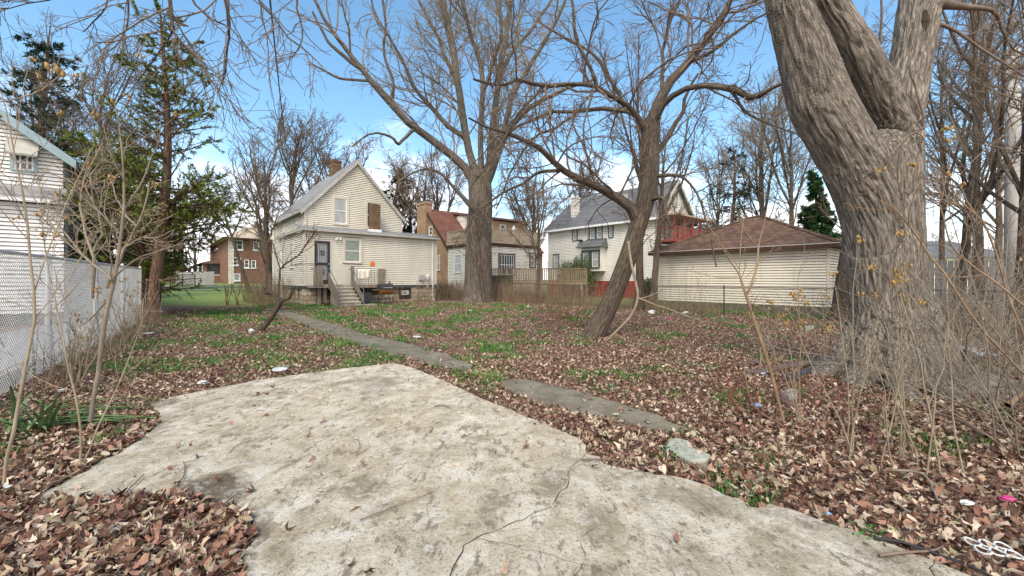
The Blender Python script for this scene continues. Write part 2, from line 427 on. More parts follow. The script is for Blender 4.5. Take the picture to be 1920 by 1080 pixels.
# ---------------------------------------------------------------- main cream house
def cream_house():
    O = (-11.8, 23.0, 0.0); Fw, Lw = FrameAt(*O)
    h = empty('frame_house', O, 'small cream clapboard house with steep gable, back steps and barred dark door', 'house')
    W, DP = 8.55, 1.6; ZB, ZT = 1.11, 4.30
    P = lambda a, b, z: pos(O, a, b, z)
    door = Fw.rect(588, 451, 619, 526); door = (door[0], door[1], 1.2, door[3])
    w1 = Fw.rect(641.5, 446, 679, 494)
    mb = siding(Fw, 0, W, ZB, ZT, .12, holes=[door, w1])
    mb.build('wall', M['cream'], h)
    # left wall of the lower storey, then body left wall
    wl = Lw.rect(552, 449, 543.5, 494); wl = (min(wl[:2]), max(wl[:2]), 2.15, 3.75)
    mb = siding(Lw, 0, 6.45, ZB, ZT, .12, holes=[wl]); mb.build('wall', M['cream'], h)
    s0, s1, b0, b1 = .42, 6.70, DP, 10.6; sm = (s0+s1)/2; ZE, ZR = 5.75, 9.15
    GF = Fw.off(s0, -DP, 0); GL = Fr(P(s0, DP, 0), V_, NEG(U)); GR = Fr(P(s1, DP, 0), V_, U)
    sl = (ZR-ZE)/((s1-s0)/2); lo = lambda z: max(0, (z-ZE)/sl); hi = lambda z: (s1-s0)-max(0, (z-ZE)/sl)
    g1 = GF.rect(622.3, 368.5, 653.6, 422); g2 = GF.rect(684.5, 376.5, 712, 430)
    siding(GF, lo, hi, 4.4, ZR, .12, holes=[g1, g2]).build('wall', M['cream'], h)
    u1 = (1.0, 1.45, 4.75, 5.45)
    sw1 = (1.15, 1.75, 4.75, 5.35); sw2 = (4.9, 5.5, 4.75, 5.35)
    siding(GL, 0, b1-b0, ZB, ZE, .12, holes=[sw1, sw2, (6.3, 7.2, 2.2, 3.7)]).build('wall', M['cream'], h)
    siding(GR, 0, b1-b0, ZB, ZE, .12).build('wall', M['cream'], h)
    siding(Fr(P(W, 0, 0), V_, U), 0, DP+3, ZB, ZT+.3, .12).build('wall', M['cream'], h)
    BK = Fr(P(s0, b1, 0), U, V_); siding(BK, lo, hi, ZB, ZR, .12).build('wall', M['cream'], h)
    # inner core so that no light leaks through the gaps
    c = MB(); c.box(Fw, s0+.05, s1-.05, -b1+.05, -DP-.12, .5, ZE-.1); c.box(Fw, .12, W-.12, -DP-.2, -.12, .5, ZT-.1)
    c.box(Fw, .12, s0+.2, -6.3, -DP, .5, ZT-.1)
    c.build('inner_core', M['gdark'], h)
    # corner boards
    for q in ((Fw, -.03, .10, -.01, .035, ZB, ZT-.12), (Fw, W-.10, W+.03, -.01, .035, ZB, ZT-.12), (Lw, .036, .10, -.01, .03, ZB, ZT-.12),
              (GF, -.03, .09, 0, .035, 4.62, ZE), (GF, s1-s0-.09, s1-s0+.03, 0, .035, 4.7, ZE), (GL, 0, .1, 0, .03, 4.6, ZE)):
        MB().box(*q).build('corner_board', M['trim'], h)
    # sill beam and foundation
    MB().box(Fw, 0, W, -.2, .02, .93, ZB-.003).box(Lw, .2, 6.45, -.2, .02, .93, ZB-.004).build('sill_beam', M['gdark'], h)
    bw = Fw.rect(749.3, 540, 772, 561)
    f = MB(); f.box(Fw, 0, .95, -.45, -.02, -.3, .93)
    f.box(Fw, .95, bw[0], -.9, -.12, -.3, .93); f.box(Fw, bw[1], W, -.45, -.03, -.3, .93)
    f.box(Fw, bw[0], bw[1], -.5, -.06, -.3, bw[2])
    f.box(Lw, .45, 1.2, -.45, -.05, -.3, .93).box(Lw, 1.7, 2.3, -.45, -.05, -.3, .93).box(Lw, 2.9, 10.4, -.55, -.42, -.3, ZB)
    f.box(Lw, 2.9, 6.45, -.4, -.06, -.3, .93)
    f.box(Fr(P(W, .45, 0), V_, U), 0, 4, -.3, 0, -.3, ZB)
    f.build('foundation', M['stone'], h)
    MB().box(Fw, .95, 3.4, -.85, -.7, -.2, .93).box(Lw, .45, 2.9, -1.2, -.8, -.2, .93).build('crawl_space_shade', M['iron'], h)  # black panels standing in for the shade under the house
    # barred basement window
    bwn = MB(); bwn.box(Fw, bw[0], bw[1], -.35, -.3, bw[2], .93); o = bwn.build('basement_window', M['glass'], h)
    g = MB(); 
    for i in range(5):
        x = bw[0]+(bw[1]-bw[0])*(i+.5)/5; g.box(Fw, x-.015, x+.015, -.05, -.02, bw[2], .93)
    for i in range(4):
        z = bw[2]+(.93-bw[2])*(i+.4)/4; g.box(Fw, bw[0], bw[1], -.048, -.018, z-.012, z+.012)
    g.build('window_bars', M['iron'], o)
    v = MB(); xm = (bw[0]+bw[1])/2-.05
    v.box(Fw, xm-.24, xm-.18, -.015, .03, .45, .72).box(Fw, xm+.18, xm+.24, -.015, .03, .45, .72).box(Fw, xm-.18, xm+.18, -.015, .028, .66, .72).box(Fw, xm-.18, xm+.18, -.015, .028, .45, .51).box(Fw, xm-.18, xm+.18, -.015, .024, .57, .60)
    v.build('dryer_vent', M['wpaint'], o)
    # main roof
    def gable(name, A, a0, a1, am, f0, f1, ze, zr, th, ov, mat, par):
        s = (zr-ze)/(am-a0)
        m = MB()
        for sg in (-1, 1):
            ae = a0-ov if sg < 0 else a1+ov; zz = ze-ov*s
            m.hexa([pos(A, ae, f0, zz), pos(A, am, f0, zr), pos(A, am, f1, zr), pos(A, ae, f1, zz),
                    pos(A, ae, f0, zz+th), pos(A, am, f0, zr+th), pos(A, am, f1, zr+th), pos(A, ae, f1, zz+th)])
        return m.build(name, mat, par)
    rf = gable('roof', O, s0, s1, sm, b0-.16, b1+.2, ZE+.05, ZR+.05, .1, .22, M['shlight'], h)
    # rake boards on the gable
    r = MB()
    for sg in (-1, 1):
        ae = s0-.24 if sg < 0 else s1+.24; am = sm
        zz = ZE+.03-.24*sl
        r.hexa([P(ae, b0-.19, zz-.16), P(am, b0-.19, ZR-.16), P(am, b0-.16, ZR-.16), P(ae, b0-.16, zz-.16),
                P(ae, b0-.19, zz+.10), P(am, b0-.19, ZR+.12), P(am, b0-.16, ZR+.12), P(ae, b0-.16, zz+.10)])
        r.hexa([P(ae, b0-.16, zz-.03), P(am, b0-.16, ZR-.06), P(am, b0-.02, ZR-.06), P(ae, b0-.02, zz-.03),
                P(ae, b0-.16, zz+.02), P(am, b0-.16, ZR-.01), P(am, b0-.02, ZR-.01), P(ae, b0-.02, zz+.02)])
    r.build('rake_board', M['gutter'], h)
    MB().box(GL.off(0, .22, 0), -.1, b1-b0+.1, -.02, .10, ZE-.24, ZE-.10).build('gutter', M['gutter'], h)
    # addition roof (shed) and its gutter
    m = MB()
    m.hexa([P(-.12, -.18, ZT-.0), P(W+.12, -.18, ZT-.0), P(W+.12, DP+.0, ZT+.42), P(-.12, DP+.0, ZT+.42),
            P(-.12, -.18, ZT+.07), P(W+.12, -.18, ZT+.07), P(W+.12, DP+.0, ZT+.49), P(-.12, DP+.0, ZT+.49)])
    m.hexa([P(s1, DP, ZT+.42), P(W+.12, DP, ZT+.42), P(W+.12, DP+3, ZT+.5), P(s1, DP+3, ZT+.5),
            P(s1, DP, ZT+.49), P(W+.12, DP, ZT+.49), P(W+.12, DP+3, ZT+.57), P(s1, DP+3, ZT+.57)])
    m.hexa([P(-.12, DP+.002, ZT+.02), P(s0, DP+.002, ZT+.2), P(s0, 6.5, ZT+.2), P(-.12, 6.5, ZT+.02),
            P(-.12, DP+.002, ZT+.08), P(s0, DP+.002, ZT+.26), P(s0, 6.5, ZT+.26), P(-.12, 6.5, ZT+.08)])
    m.build('roof', M['shlight'], h)['label'] = 'low grey shed roof over the rear addition'
    g = MB(); g.box(Fw, -.16, W+.16, .18, .30, ZT-.05, ZT+.05).box(Fw, -.16, W+.16, .12, .178, ZT-.08, ZT+.02)
    g.box(Lw, -.1, 6.55, .10, .2, ZT-.06, ZT+.05); g.build('gutter', M['gutter'], h)
    MB().box(Fw, -.05, W+.05, .0, .14, ZT-.06, ZT-.02).build('soffit', M['trim'], h)
    # downspouts
    d = MB(); d.box(Fw, W-.35, W-.28, .03, .10, .05, ZT-.1).box(Fw, W-.36, W-.27, .03, .22, -.02, .10).build('downspout', M['wpaint'], h)
    MB().tube([Lw.p(4.6, .09, 4.2), Lw.p(5.2, .09, 3.3), Lw.p(5.2, .09, .3)], .045, 6).build('downspout', M['wpaint'], h)
    MB().tube([Lw.p(9.9, -.3, 5.4), Lw.p(9.9, -.3, .3)], .045, 6).build('downspout', M['wpaint'], h)
    # door: dark security door with ironwork
    a0, a1, z0, z1 = door
    tr = MB(); tr.box(Fw, a0-.04, a0+.03, -.02, .05, z0, z1+.03).box(Fw, a1-.03, a1+.04, -.02, .05, z0, z1+.03).box(Fw, a0+.03, a1-.03, -.02, .048, z1-.03, z1+.03).build('door_casing', M['trim'], h)
    dm = MB(); b_0, b_1 = a0+.03, a1-.03; zt = z1-.03; mid = z0+(zt-z0)*.47
    fw = .13
    dm.box(Fw, b_0, b_0+fw, .0, .07, z0, zt).box(Fw, b_1-fw, b_1, .0, .07, z0, zt).box(Fw, b_0+fw, b_1-fw, .0, .068, z0, z0+.24).box(Fw, b_0+fw, b_1-fw, .0, .068, zt-.12, zt).box(Fw, b_0+fw, b_1-fw, .0, .069, mid-.07, mid+.07)
    dr = dm.build('door', M['iron'], h)
    MB().box(Fw, b_0+fw, b_1-fw, -.01, .015, z0+.24, zt-.12).build('pane', M['curtain'], dr)
    ib = MB()
    for (y0, y1) in ((z0+.24, mid-.07), (mid+.07, zt-.12)):
        for i in range(6):
            x = b_0+fw+(b_1-b_0-2*fw)*(i+.5)/6; ib.box(Fw, x-.007, x+.007, .03, .045, y0, y1)
        xc, zc = (b_0+b_1)/2, (y0+y1)/2
        for k in range(5):
            for (dx, dz, rr) in ((0, 0, .055), (.07, .09, .045), (-.07, .09, .045), (.07, -.09, .045), (-.07, -.09, .045)):
                pts = [Fw.p(xc+dx+rr*math.cos(t), .05, zc+dz+rr*1.4*math.sin(t)) for t in [i*math.pi/4 for i in range(9)]]
                if k == 0: ib.tube(pts, .012, 4)
    ib.build('ironwork', M['iron'], dr)
    MB().box(Fw, b_1-.1, b_1-.04, .07, .12, mid-.03, mid+.03).build('handle', M['galv'], dr)
    window(Fw, *w1, h, pane=M['shade'], tw=.13)
    window(GF, *g1, h, pane=M['curtain'], tw=.13)
    window(GF, *g2, h, pane=M['glass'], tw=.13)
    window(Lw, *wl, h, tw=.1); window(GL, *sw1, h, tw=.08); window(GL, *sw2, h, tw=.08); window(GL, 6.3, 7.2, 2.2, 3.7, h, tw=.09)
    # chimneys
    sC = 4.42
    MB().box(Fw, sC-.25, sC+.32, -1.1, -.62, 4.45, 6.38).build('chimney', M['brickold'], h)
    MB().box(Fw, sC-.36, sC+.40, -1.16, -.56, 4.35, 4.72).build('chimney_flashing', M['wpaint'], h)
    MB().box(Fw, sm-.33, sm+.3, -6.1, -5.5, 8.6, 10.15).box(Fw, sm-.37, sm+.34, -6.14, -5.46, 10.0, 10.1).build('chimney', M['brickold'], h)
    # porch platform, steps, railings
    st = Fw
    x0, x1 = st.a(612.5), st.a(647)
    n = 6; rise = 1.16/n
    s = MB()
    for i in range(n-1):
        zt = rise*(i+1); q0 = .95+ (n-2-i)*.30
        s.box(st, x0-.02*(n-i), x1+.01*(n-i), .95, q0+.30, zt-rise+.002, zt)
    s.box(st, x0-.02, x1, .06, .95, .9, 1.16)
    s.build('steps', M['concrete'], h)
    tr2 = MB()
    for i in range(n-1): zt = rise*(i+1); q0 = .95+(n-2-i)*.30; tr2.box(st, x0-.02*(n-i)-.01, x1+.01*(n-i)+.01, q0-.0, q0+.345, zt+.002, zt+.055)
    tr2.build('treads', M['tread'], h)
    MB().box(st, x1-.3, x1+.75, 2.42, 2.95, .0, .09).build('step_stone', M['concrete'], h)
    xe = st.a(714)
    pl = MB(); pl.box(st, .15, x0, .06, 1.0, 1.0, 1.14); pl.build('porch_slab', M['concrete'], h)
    MB().box(st, x1, xe, .06, 1.0, .97, 1.15).build('porch_deck', M['wood'], h)
    for q in ((.55, .71, .5, .7, 0, 1.0), (.85, 1.01, .5, .7, 0, 1.0), (xe-.25, xe-.12, .6, .73, 0, .97), (x1+.25, x1+.37, .6, .73, 0, .97)):
        MB().box(st, *q).build('porch_post', M['wood'], h)
    # rails
    rl = MB(); rr = .022
    for xx in (x0-.12, x1+.1):
        top = st.p(xx, 1.0, 2.05); bot = st.p(xx, 2.55, .98)
        rl.tube([st.p(xx, .4, 2.07), top, bot, st.p(xx, 2.7, .92), st.p(xx, 2.7, 0)], rr, 6)
        rl.tube([st.p(xx, .95, 1.1), st.p(xx, 1.0, 2.05)], rr, 6)
        rl.tube([st.p(xx, 1.0, 1.62), st.p(xx, 2.7, .5)], rr*.8, 6)
    rl.tube([st.p(x1+.1, 1.0, 2.02), st.p(xe-.05, 1.0, 2.02), st.p(xe-.05, 1.0, 1.15)], rr, 6)
    rl.tube([st.p(xe-.05, 1.0, 2.02), st.p(xe-.05, .1, 2.02)], rr, 6)
    rl.tube([st.p(.1, 1.0, 2.05), st.p(x0-.12, 1.0, 2.05)], rr, 6)
    k = 12
    for i in range(k):
        x = x1+.1+(xe-.15-x1)*(i+.5)/k
        rl.tube([st.p(x, 1.0, 1.15), st.p(x, 1.0, 2.0)], .012, 4)
    rl.build('handrail', M['rail'], h)
    for q in [(.22+i*.17, .375+i*.17, 1.03, 1.06, 1.12, 2.22) for i in range(3)]+[(xe-.62+i*.165, xe-.47+i*.165, 1.03, 1.06, 1.17, 2.1+.03*(i % 2)) for i in range(3)]+[(x1+.02, x1+.10, .9, .98, 1.1, 2.25), (x1+.28, x1+.35, .5, .57, 1.1, 2.25)]:
        MB().box(st, *q).build('porch_board', M['wood'], h)
    # sloped side boards of the stair
    for xx in (x0-.22, x1+.13):
        sb = MB(); sb.hexa([st.p(xx, 1.0, 1.05), st.p(xx+.035, 1.0, 1.05), st.p(xx+.035, 2.62, .12), st.p(xx, 2.62, .12),
                 st.p(xx, 1.0, 1.85 if xx < x0 else 1.45), st.p(xx+.035, 1.0, 1.85 if xx < x0 else 1.45), st.p(xx+.035, 2.62, .82 if xx < x0 else .5), st.p(xx, 2.62, .82 if xx < x0 else .5)])
        sb.build('stair_board', M['wood'], h)
    # small wall things
    l = MB(); lx = st.a(633); lz = st.z(633, 447)
    l.box(st, lx-.05, lx+.05, .02, .10, lz-.06, lz+.06).lathe(st.p(lx-.12, .15, lz-.08), [(.03, .1), (.06, 0), (.07, -.02)], 10).lathe(st.p(lx+.13, .15, lz-.06), [(.03, .1), (.06, 0), (.07, -.02)], 10)
    l.build('flood_light', M['wpaint'], h)
    e = MB(); ex0, ex1, ez0, ez1 = st.rect(783.5, 516, 795, 525); e.box(st, ex0, ex1, .02, .16, ez0, ez1)
    e.build('meter_box', M['gutter'], h)
    c = st.p(st.a(801), .1, st.z(801, 520)); MB().lathe(c, [(.11, -.18), (.13, -.05), (.13, .1), (.08, .2)], 12).tube([c, (c[0], c[1], .9)], .03, 6).build('gas_meter', M['galv'], h)
    return Fw, x0, x1, xe
FW, SX0, SX1, SXE = cream_house()

# things on and by the porch
def cloth_on_rail():
    st = FW; a0, a1 = st.a(659), st.a(682); B = Bag()
    nx, nz = 16, 14; V = []
    for j in range(nz):
        for i in range(nx):
            s = i/(nx-1); t = j/(nz-1)
            front = t < .72
            n = 1.0+.04*(1 if front else -1)+.022*math.sin(s*17)*(1 if front else -1); 
            z = 2.05-(.72-t)/.72*(.52+.05*math.sin(s*5)) if front else 2.05-(t-.72)*1.3
            if .66 < t < .78: n = 1.0+.04*(.72-t)/.06; z = 2.06
            V.append(st.p(a0+(a1-a0)*s, n, z))
    F = np.array([[j*nx+i, j*nx+i+1, (j+1)*nx+i+1, (j+1)*nx+i] for j in range(nz-1) for i in range(nx-1)])
    o = mk('cloth', np.array(V), [F], M['cloth'], None, st.p((a0+a1)/2, 1, 2.05), True)
    md = o.modifiers.new('s', 'SOLIDIFY'); md.thickness = .012
    tag(o, 'cream cloth hung over the porch railing of the cream house', 'cloth')
cloth_on_rail()
c = FW.p(FW.a(686), 1.06, FW.z(686, 496)+.0)
m = MB()
b0 = len(m.v); n = 24
for (dn, r) in ((-.03, .14), (-.01, .16), (.02, .16), (.03, .14)):
    for i in range(n):
        t = 2*math.pi*i/n; m.v.append((c[0]+U[0]*r*math.cos(t)-V_[0]*dn, c[1]+U[1]*r*math.cos(t)-V_[1]*dn, c[2]+r*math.sin(t)))
for j in range(3):
    for i in range(n): m.f.append([j*n+i, j*n+(i+1) % n, (j+1)*n+(i+1) % n, (j+1)*n+i])
m.f.append(list(reversed(range(n)))); m.f.append([3*n+i for i in range(n)])
tag(m.build('orange_lid', M['orange'], None, False, c), 'round orange lid resting against the top of the porch railing', 'lid')

def barrel_grill():
    st = FW; ac = st.a(701); nn = 1.75; base = st.p(ac, nn, 0)
    g = empty('barbecue_grill', base, 'black barrel grill with a rusty lower half standing beside the porch steps', 'grill')
    def barrel(t0, t1, r, L, dz, flip):
        m = MB(); k = 10; ends = []
        for e, aa in enumerate((-L/2, L/2)):
            for i in range(k+1):
                t = t0+(t1-t0)*i/k; m.v.append(st.p(ac+aa, nn+r*math.cos(t), dz+r*math.sin(t)))
        for i in range(k): m.f.append([i, i+1, k+2+i, k+1+i])
        m.f.append(list(range(k, -1, -1))); m.f.append([k+1+i for i in range(k+1)])
        return m
    barrel(math.pi, 2*math.pi, .29, .82, .86, 0).build('firebox', M['rust'], g)
    lid = barrel(-.15, math.pi-.15+.3, .31, .84, .90, 0).build('lid', M['grillblack'], g)
    MB().tube([st.p(ac-.25, nn+.34, .98), st.p(ac-.25, nn+.40, .98), st.p(ac+.25, nn+.40, .98), st.p(ac+.25, nn+.34, .98)], .013, 6).build('handle', M['galv'], lid)
    for (da, dn) in ((-.35, .25), (.35, .25), (-.35, -.25), (.35, -.25)):
        MB().tube([st.p(ac+da*.8, nn+dn*.6, .70), st.p(ac+da*1.25, nn+dn*1.15, 0)], .02, 6).build('leg', M['iron'], g)
    MB().box(st, ac-.4, ac+.4, nn-.25, nn+.25, .28, .31).build('lower_shelf', M['iron'], g)
    MB().tube([st.p(ac+.28, nn-.05, 1.15), st.p(ac+.28, nn-.05, 1.38)], .035, 8).build('flue', M['grillblack'], g)
    MB().box(st, ac-.74, ac-.43, nn-.2, nn+.2, .84, .87).build('side_shelf', M['wood'], g)
barrel_grill()
a = FW.a(671.5); m = MB()
m.box(FW, a-.24, a+.24, 1.1, 1.5, 0, .62).box(FW, a-.26, a+.26, 1.08, 1.52, .62, .68).box(FW, a-.2, a+.2, 1.5, 1.52, .1, .55)
tag(m.build('storage_bin', M['grillblack'], None, False, FW.p(a, 1.3, 0)), 'black storage bin under the porch between steps and grill', 'bin')
m = MB(); p0 = FW.p(FW.a(598), 1.5, .15); m.lathe((p0[0], p0[1], 0), [(.15, 0), (.19, .25), (.2, .3), (.17, .3), (.15, .27)], 14)
tag(m.build('flower_pot', M['plankdark'], None, True, (p0[0], p0[1], 0)), 'dark red pot on the ground left of the porch steps', 'pot')

# ---------------------------------------------------------------- garage
def garage():
    O = (8.03, 22.2, 0); Lw = Fr(O, NEG(V_), NEG(U)); Bw = Fr(O, U, V_)
    g = empty('garage', O, 'beige sided garage with a brown shingled hip roof behind the wire fence', 'garage')
    L, DPT = 7.5, 6.6; z0, z1 = .35, 2.95
    siding(Lw, 0, L, z0, z1, .118).build('wall', M['garage'], g)
    siding(Bw, 0, DPT, z0, z1, .118).build('wall', M['garage'], g)
    e = Lw.p(L, 0, 0); siding(Fr(e, U, NEG(V_)), 0, DPT, z0, z1, .118).build('wall', M['garage'], g)
    e = Bw.p(DPT, 0, 0); siding(Fr(e, NEG(V_), U), 0, L, z0, z1, .118).build('wall', M['garage'], g)
    MB().box(Lw, -.02, L+.02, -DPT-.02, .03, -.3, z0-.004).build('foundation', M['mossy'], g)
    c = MB(); c.box(Lw, -.03, .08, -.01, .04, z0, z1).box(Lw, L-.08, L+.03, -.01, .04, z0, z1).build('corner_board', M['trim'], g)
    P = lambda a, b, z: (O[0]-V_[0]*a+U[0]*b, O[1]-V_[1]*a+U[1]*b, z)
    ov = .38; ze = z1-.03; am, bm = L/2, DPT/2; zt = 4.78
    m = MB(); e = [P(-ov, -ov, ze), P(L+ov, -ov, ze), P(L+ov, DPT+ov, ze), P(-ov, DPT+ov, ze)]
    r = [P(am-.25, bm, zt), P(am+.25, bm, zt)]
    k = len(m.v); m.v += e+r
    m.f += [[0, 1, 5, 4], [1, 2, 5], [2, 3, 4, 5], [3, 0, 4], [3, 2, 1, 0]]
    m.build('roof', M['shbrown'], g)
    m = MB()
    for (p, q) in ((e[0], r[0]), (e[1], r[1]), (e[3], r[0]), (e[2], r[1]), (r[0], r[1])):
        m.tube([(p[0], p[1], p[2]+.02), (q[0], q[1], q[2]+.02)], .06, 4)
    m.build('hip_cap', M['shbrown'], g)
    m = MB()
    m.box(Lw, -ov-.02, L+ov+.02, ov-.0, ov+.035, ze-.14, ze+.03).box(Lw, -ov-.02, -ov+.01, -DPT-ov, ov-.01, ze-.14, ze+.03).box(Lw, L+ov-.01, L+ov+.02, -DPT-ov, ov-.01, ze-.14, ze+.03)
    m.box(Lw, -ov, L+ov, 0.03, ov-.002, ze-.05, ze-.02).build('fascia', M['brown'], g)
    MB().box(Lw, -ov-.03, L+ov+.03, ov+.035, ov+.05, ze, ze+.035).build('drip_edge', M['gutter'], g)
garage()

# ---------------------------------------------------------------- white house with the grey roof
def white_house():
    O = (10.5, 29.7, 0)      # near left corner; long wall runs back along V
    Lw = Fr(O, V_, NEG(U)); Fw = Fr(O, U, NEG(V_))
    h = empty('white_house', O, 'two storey white house with dark grey roof and red painted brick base', 'house')
    L, W = 10.9, 5.8; zb, ze, zr = 1.35, 6.15, 9.1; sl = (zr-ze)/(W/2)
    P = lambda a, b, z: pos(O, a, b, z)
    R = Lw.rect
    ws = {'a': R(1083.5, 425, 1073.5, 452), 'b': R(1130.5, 419.5, 1105, 449), 'c': R(1151, 416, 1141, 446), 'd': R(1049, 476, 1037, 503)}
    ws = {k: (min(v[0], v[1]), max(v[0], v[1]), v[2], v[3]) for k, v in ws.items()}
    siding(Lw, 0, L, zb, ze, .13, holes=list(ws.values())).build('wall', M['white2'], h)
    siding(Fw, lambda z: max(0, (z-ze)/sl), lambda z: W-max(0, (z-ze)/sl), zb, zr, .13).build('wall', M['white2'], h)
    siding(Fr(P(W, 0, 0), V_, U), 0, L, zb, ze, .13).build('wall', M['white2'], h)
    siding(Fr(P(0, L, 0), U, V_), 0, W, zb, ze, .13).build('wall', M['white2'], h)
    MB().box(Fw, .03, W-.03, -L+.03, .012, -.3, zb).box(Lw, 0, L, -.03, .012, -.3, zb-.002).build('base_wall', M['brickpaint'], h)
    for k, v in ws.items():
        window(Lw, *v, h, trim=M['gdark'], tw=.10, pane=M['curtain'], mull=0) if k != 'b' else None
    b = ws['b']; mid = (b[0]+b[1])/2
    window(Lw, b[0], mid-.003, b[2], b[3], h, trim=M['gdark'], tw=.1, pane=M['curtain'])
    window(Lw, mid+.003, b[1], b[2], b[3], h, trim=M['gdark'], tw=.1, pane=M['curtain'])
    # bay window with its own dark roof
    q = R(1136, 470, 1101, 503); a0, a1 = min(q[:2]), max(q[:2]); z0, z1 = q[2], q[3]
    bay = MB().box(Lw, a0, a1, .0, .75, z0-.25, z1+.22).build('bay', M['white2'], h)
    BF = Lw.off(0, .75, 0); mm = (a0+a1)/2
    for (x0, x1) in ((a0+.02, mm-.01), (mm+.01, a1-.02)):
        window(BF, x0, x1, z0-.02, z1, h, trim=M['gdark'], tw=.15, pane=M['curtain'])
    r = MB(); t = z1+.22
    r.hexa([Lw.p(a0-.25, 0, t), Lw.p(a1+.25, 0, t), Lw.p(a1+.35, 1.1, t), Lw.p(a0-.35, 1.1, t),
            Lw.p(a0-.1, 0, t+.75), Lw.p(a1+.1, 0, t+.75), Lw.p(a1+.35, 1.1, t+.08), Lw.p(a0-.35, 1.1, t+.08)])
    r.build('bay_roof', M['shgrey'], h)
    # roof: gable at the near end, hip at the far end
    m = MB(); ov = .38; th = .10; ez = ze-ov*sl*.55
    e0, e1 = P(-ov, -.35, ez), P(-ov, L+ov, ez); e2, e3 = P(W+ov, L+ov, ez), P(W+ov, -.35, ez)
    r0, r1 = P(W/2, -.35, zr+.08), P(W/2, L-.7, zr+.08)
    lo = lambda p: (p[0], p[1], p[2]-th)
    m.v += [e0, e1, e2, e3, r0, r1] + [lo(p) for p in (e0, e1, e2, e3, r0, r1)]
    m.f += [[0, 4, 5, 1], [1, 5, 2], [2, 5, 4, 3], [6, 7, 11, 10], [7, 8, 11], [8, 9, 10, 11], [0, 1, 7, 6], [1, 2, 8, 7], [2, 3, 9, 8], [3, 4, 10, 9], [4, 0, 6, 10]]
    m.build('roof', M['shgrey'], h)
    mb = MB()
    for (p, q2) in ((e0, r0), (e3, r0)):
        d = .03
        mb.hexa([tuple(np.array(p)+np.array((-V_[0]*-.0, 0, -.24))), tuple(np.array(q2)+np.array((0, 0, -.26))), tuple(np.array(q2)+np.array((-V_[0]*.04, -V_[1]*.04, -.26))), tuple(np.array(p)+np.array((-V_[0]*.04, -V_[1]*.04, -.24))),
                 tuple(np.array(p)+np.array((0, 0, .03))), tuple(np.array(q2)+np.array((0, 0, .03))), tuple(np.array(q2)+np.array((-V_[0]*.04, -V_[1]*.04, .03))), tuple(np.array(p)+np.array((-V_[0]*.04, -V_[1]*.04, .03)))])
    mb.build('rake_board', M['gutter'], h)
    MB().box(Lw, -.3, L+.35, ov-.02, ov+.12, ez-.14, ez+.02).build('gutter', M['wpaint'], h)
    MB().box(Lw, 0, L, 0.0, ov-.03, ez-.12, ez-.09).build('soffit', M['wpaint'], h)
    # white chimney on the side roof
    ca = Lw.a(1064.5); MB().box(Lw, ca-.28, ca+.28, -1.3, -.75, 6.4, 8.85).box(Lw, ca-.33, ca+.33, -1.35, -.7, 8.75, 8.9).build('chimney', M['quoin'], h)
    MB().box(Lw, 3.6, 3.85, -2.0, -1.75, 8.0, 8.55).build('roof_vent', M['gutter'], h)
    # dish
    dp = Lw.p(Lw.a(1091), .3, Lw.z(1091, 452))
    m = MB().lathe((dp[0], dp[1], dp[2]), [(.02, -.05), (.2, 0), (.3, .09)], 14); o = m.build('satellite_dish', M['gdark'], h, True)
    MB().tube([dp, Lw.p(Lw.a(1091), 0, Lw.z(1091, 452)-.2)], .025, 6).build('bracket', M['gdark'], o)
    # red two storey porch in front of the gable
    PF = Fw; d = 1.55
    m = MB(); zf, zp = 4.35, 6.08
    m.box(PF, -.02, 5.6, .02, d, zf-.18, zf).build('balcony_floor', M['redpaint'], h)
    m = MB()
    for x in (.05, 1.35, 2.75, 4.1, 5.35): m.box(PF, x, x+.17, d-.22, d-.05, zf, zp-.12)
    m.box(PF, 5.37, 5.53, .1, .26, zf, zp-.12)
    m.build('balcony_post', M['redpaint'], h)
    m = MB(); m.box(PF, 0, 5.55, d-.18, d-.12, zf+.85, zf+.93).box(PF, 0, 5.55, d-.17, d-.13, zf+.08, zf+.14)
    for i in range(24): x = .02+5.5*i/24; m.box(PF, x, x+.045, d-.17, d-.135, zf+.1, zf+.86)
    m.box(PF, 0, .05, .03, d-.19, zf+.85, zf+.92)
    for i_ in range(6): m.box(PF, 0, .04, .1+i_*.22, .135+i_*.22, zf+.1, zf+.85)
    m.build('balcony_rail', M['redpaint'], h)
    MB().box(PF, -.1, 5.75, d-.02, d+.06, zp-.16, zp-.06).box(PF, -.12, -.04, .02, d-.03, zp-.16, zp-.06).build('balcony_beam', M['redpaint'], h)
    MB().hexa([PF.p(-.2, .02, zp-.04), PF.p(5.85, .02, zp-.04), PF.p(5.85, d+.2, zp-.055), PF.p(-.2, d+.2, zp-.055),
               PF.p(-.2, .02, zp+.16), PF.p(5.85, .02, zp+.16), PF.p(5.85, d+.2, zp+.05), PF.p(-.2, d+.2, zp+.05)]).build('balcony_roof', M['paledeck'], h)
    window(PF, 1.2, 2.1, zf+.02, zf+1.6, h, trim=M['gdark'], tw=.08); window(PF, 3.3, 4.2, zf+.4, zf+1.5, h, trim=M['gdark'], tw=.08)
    window(PF, 2.45, 3.2, 7.1, 8.1, h, trim=M['gdark'], tw=.08)
    r = MB(); r.hexa([PF.p(-.3, .02, 4.05), PF.p(5.8, .02, 4.05), PF.p(5.8, 3.4, 3.3), PF.p(-.3, 3.4, 3.3),
                      PF.p(-.3, .02, 4.16), PF.p(5.8, .02, 4.16), PF.p(5.8, 3.4, 3.42), PF.p(-.3, 3.4, 3.42)]).build('lower_roof', M['shlight'], h)
    m = MB(); m.box(PF, .0, 5.5, 2.9, 3.2, .0, 1.1)
    for x in (.1, 2.6, 5.2): m.box(PF, x, x+.25, 2.95, 3.2, 1.1, 3.3)
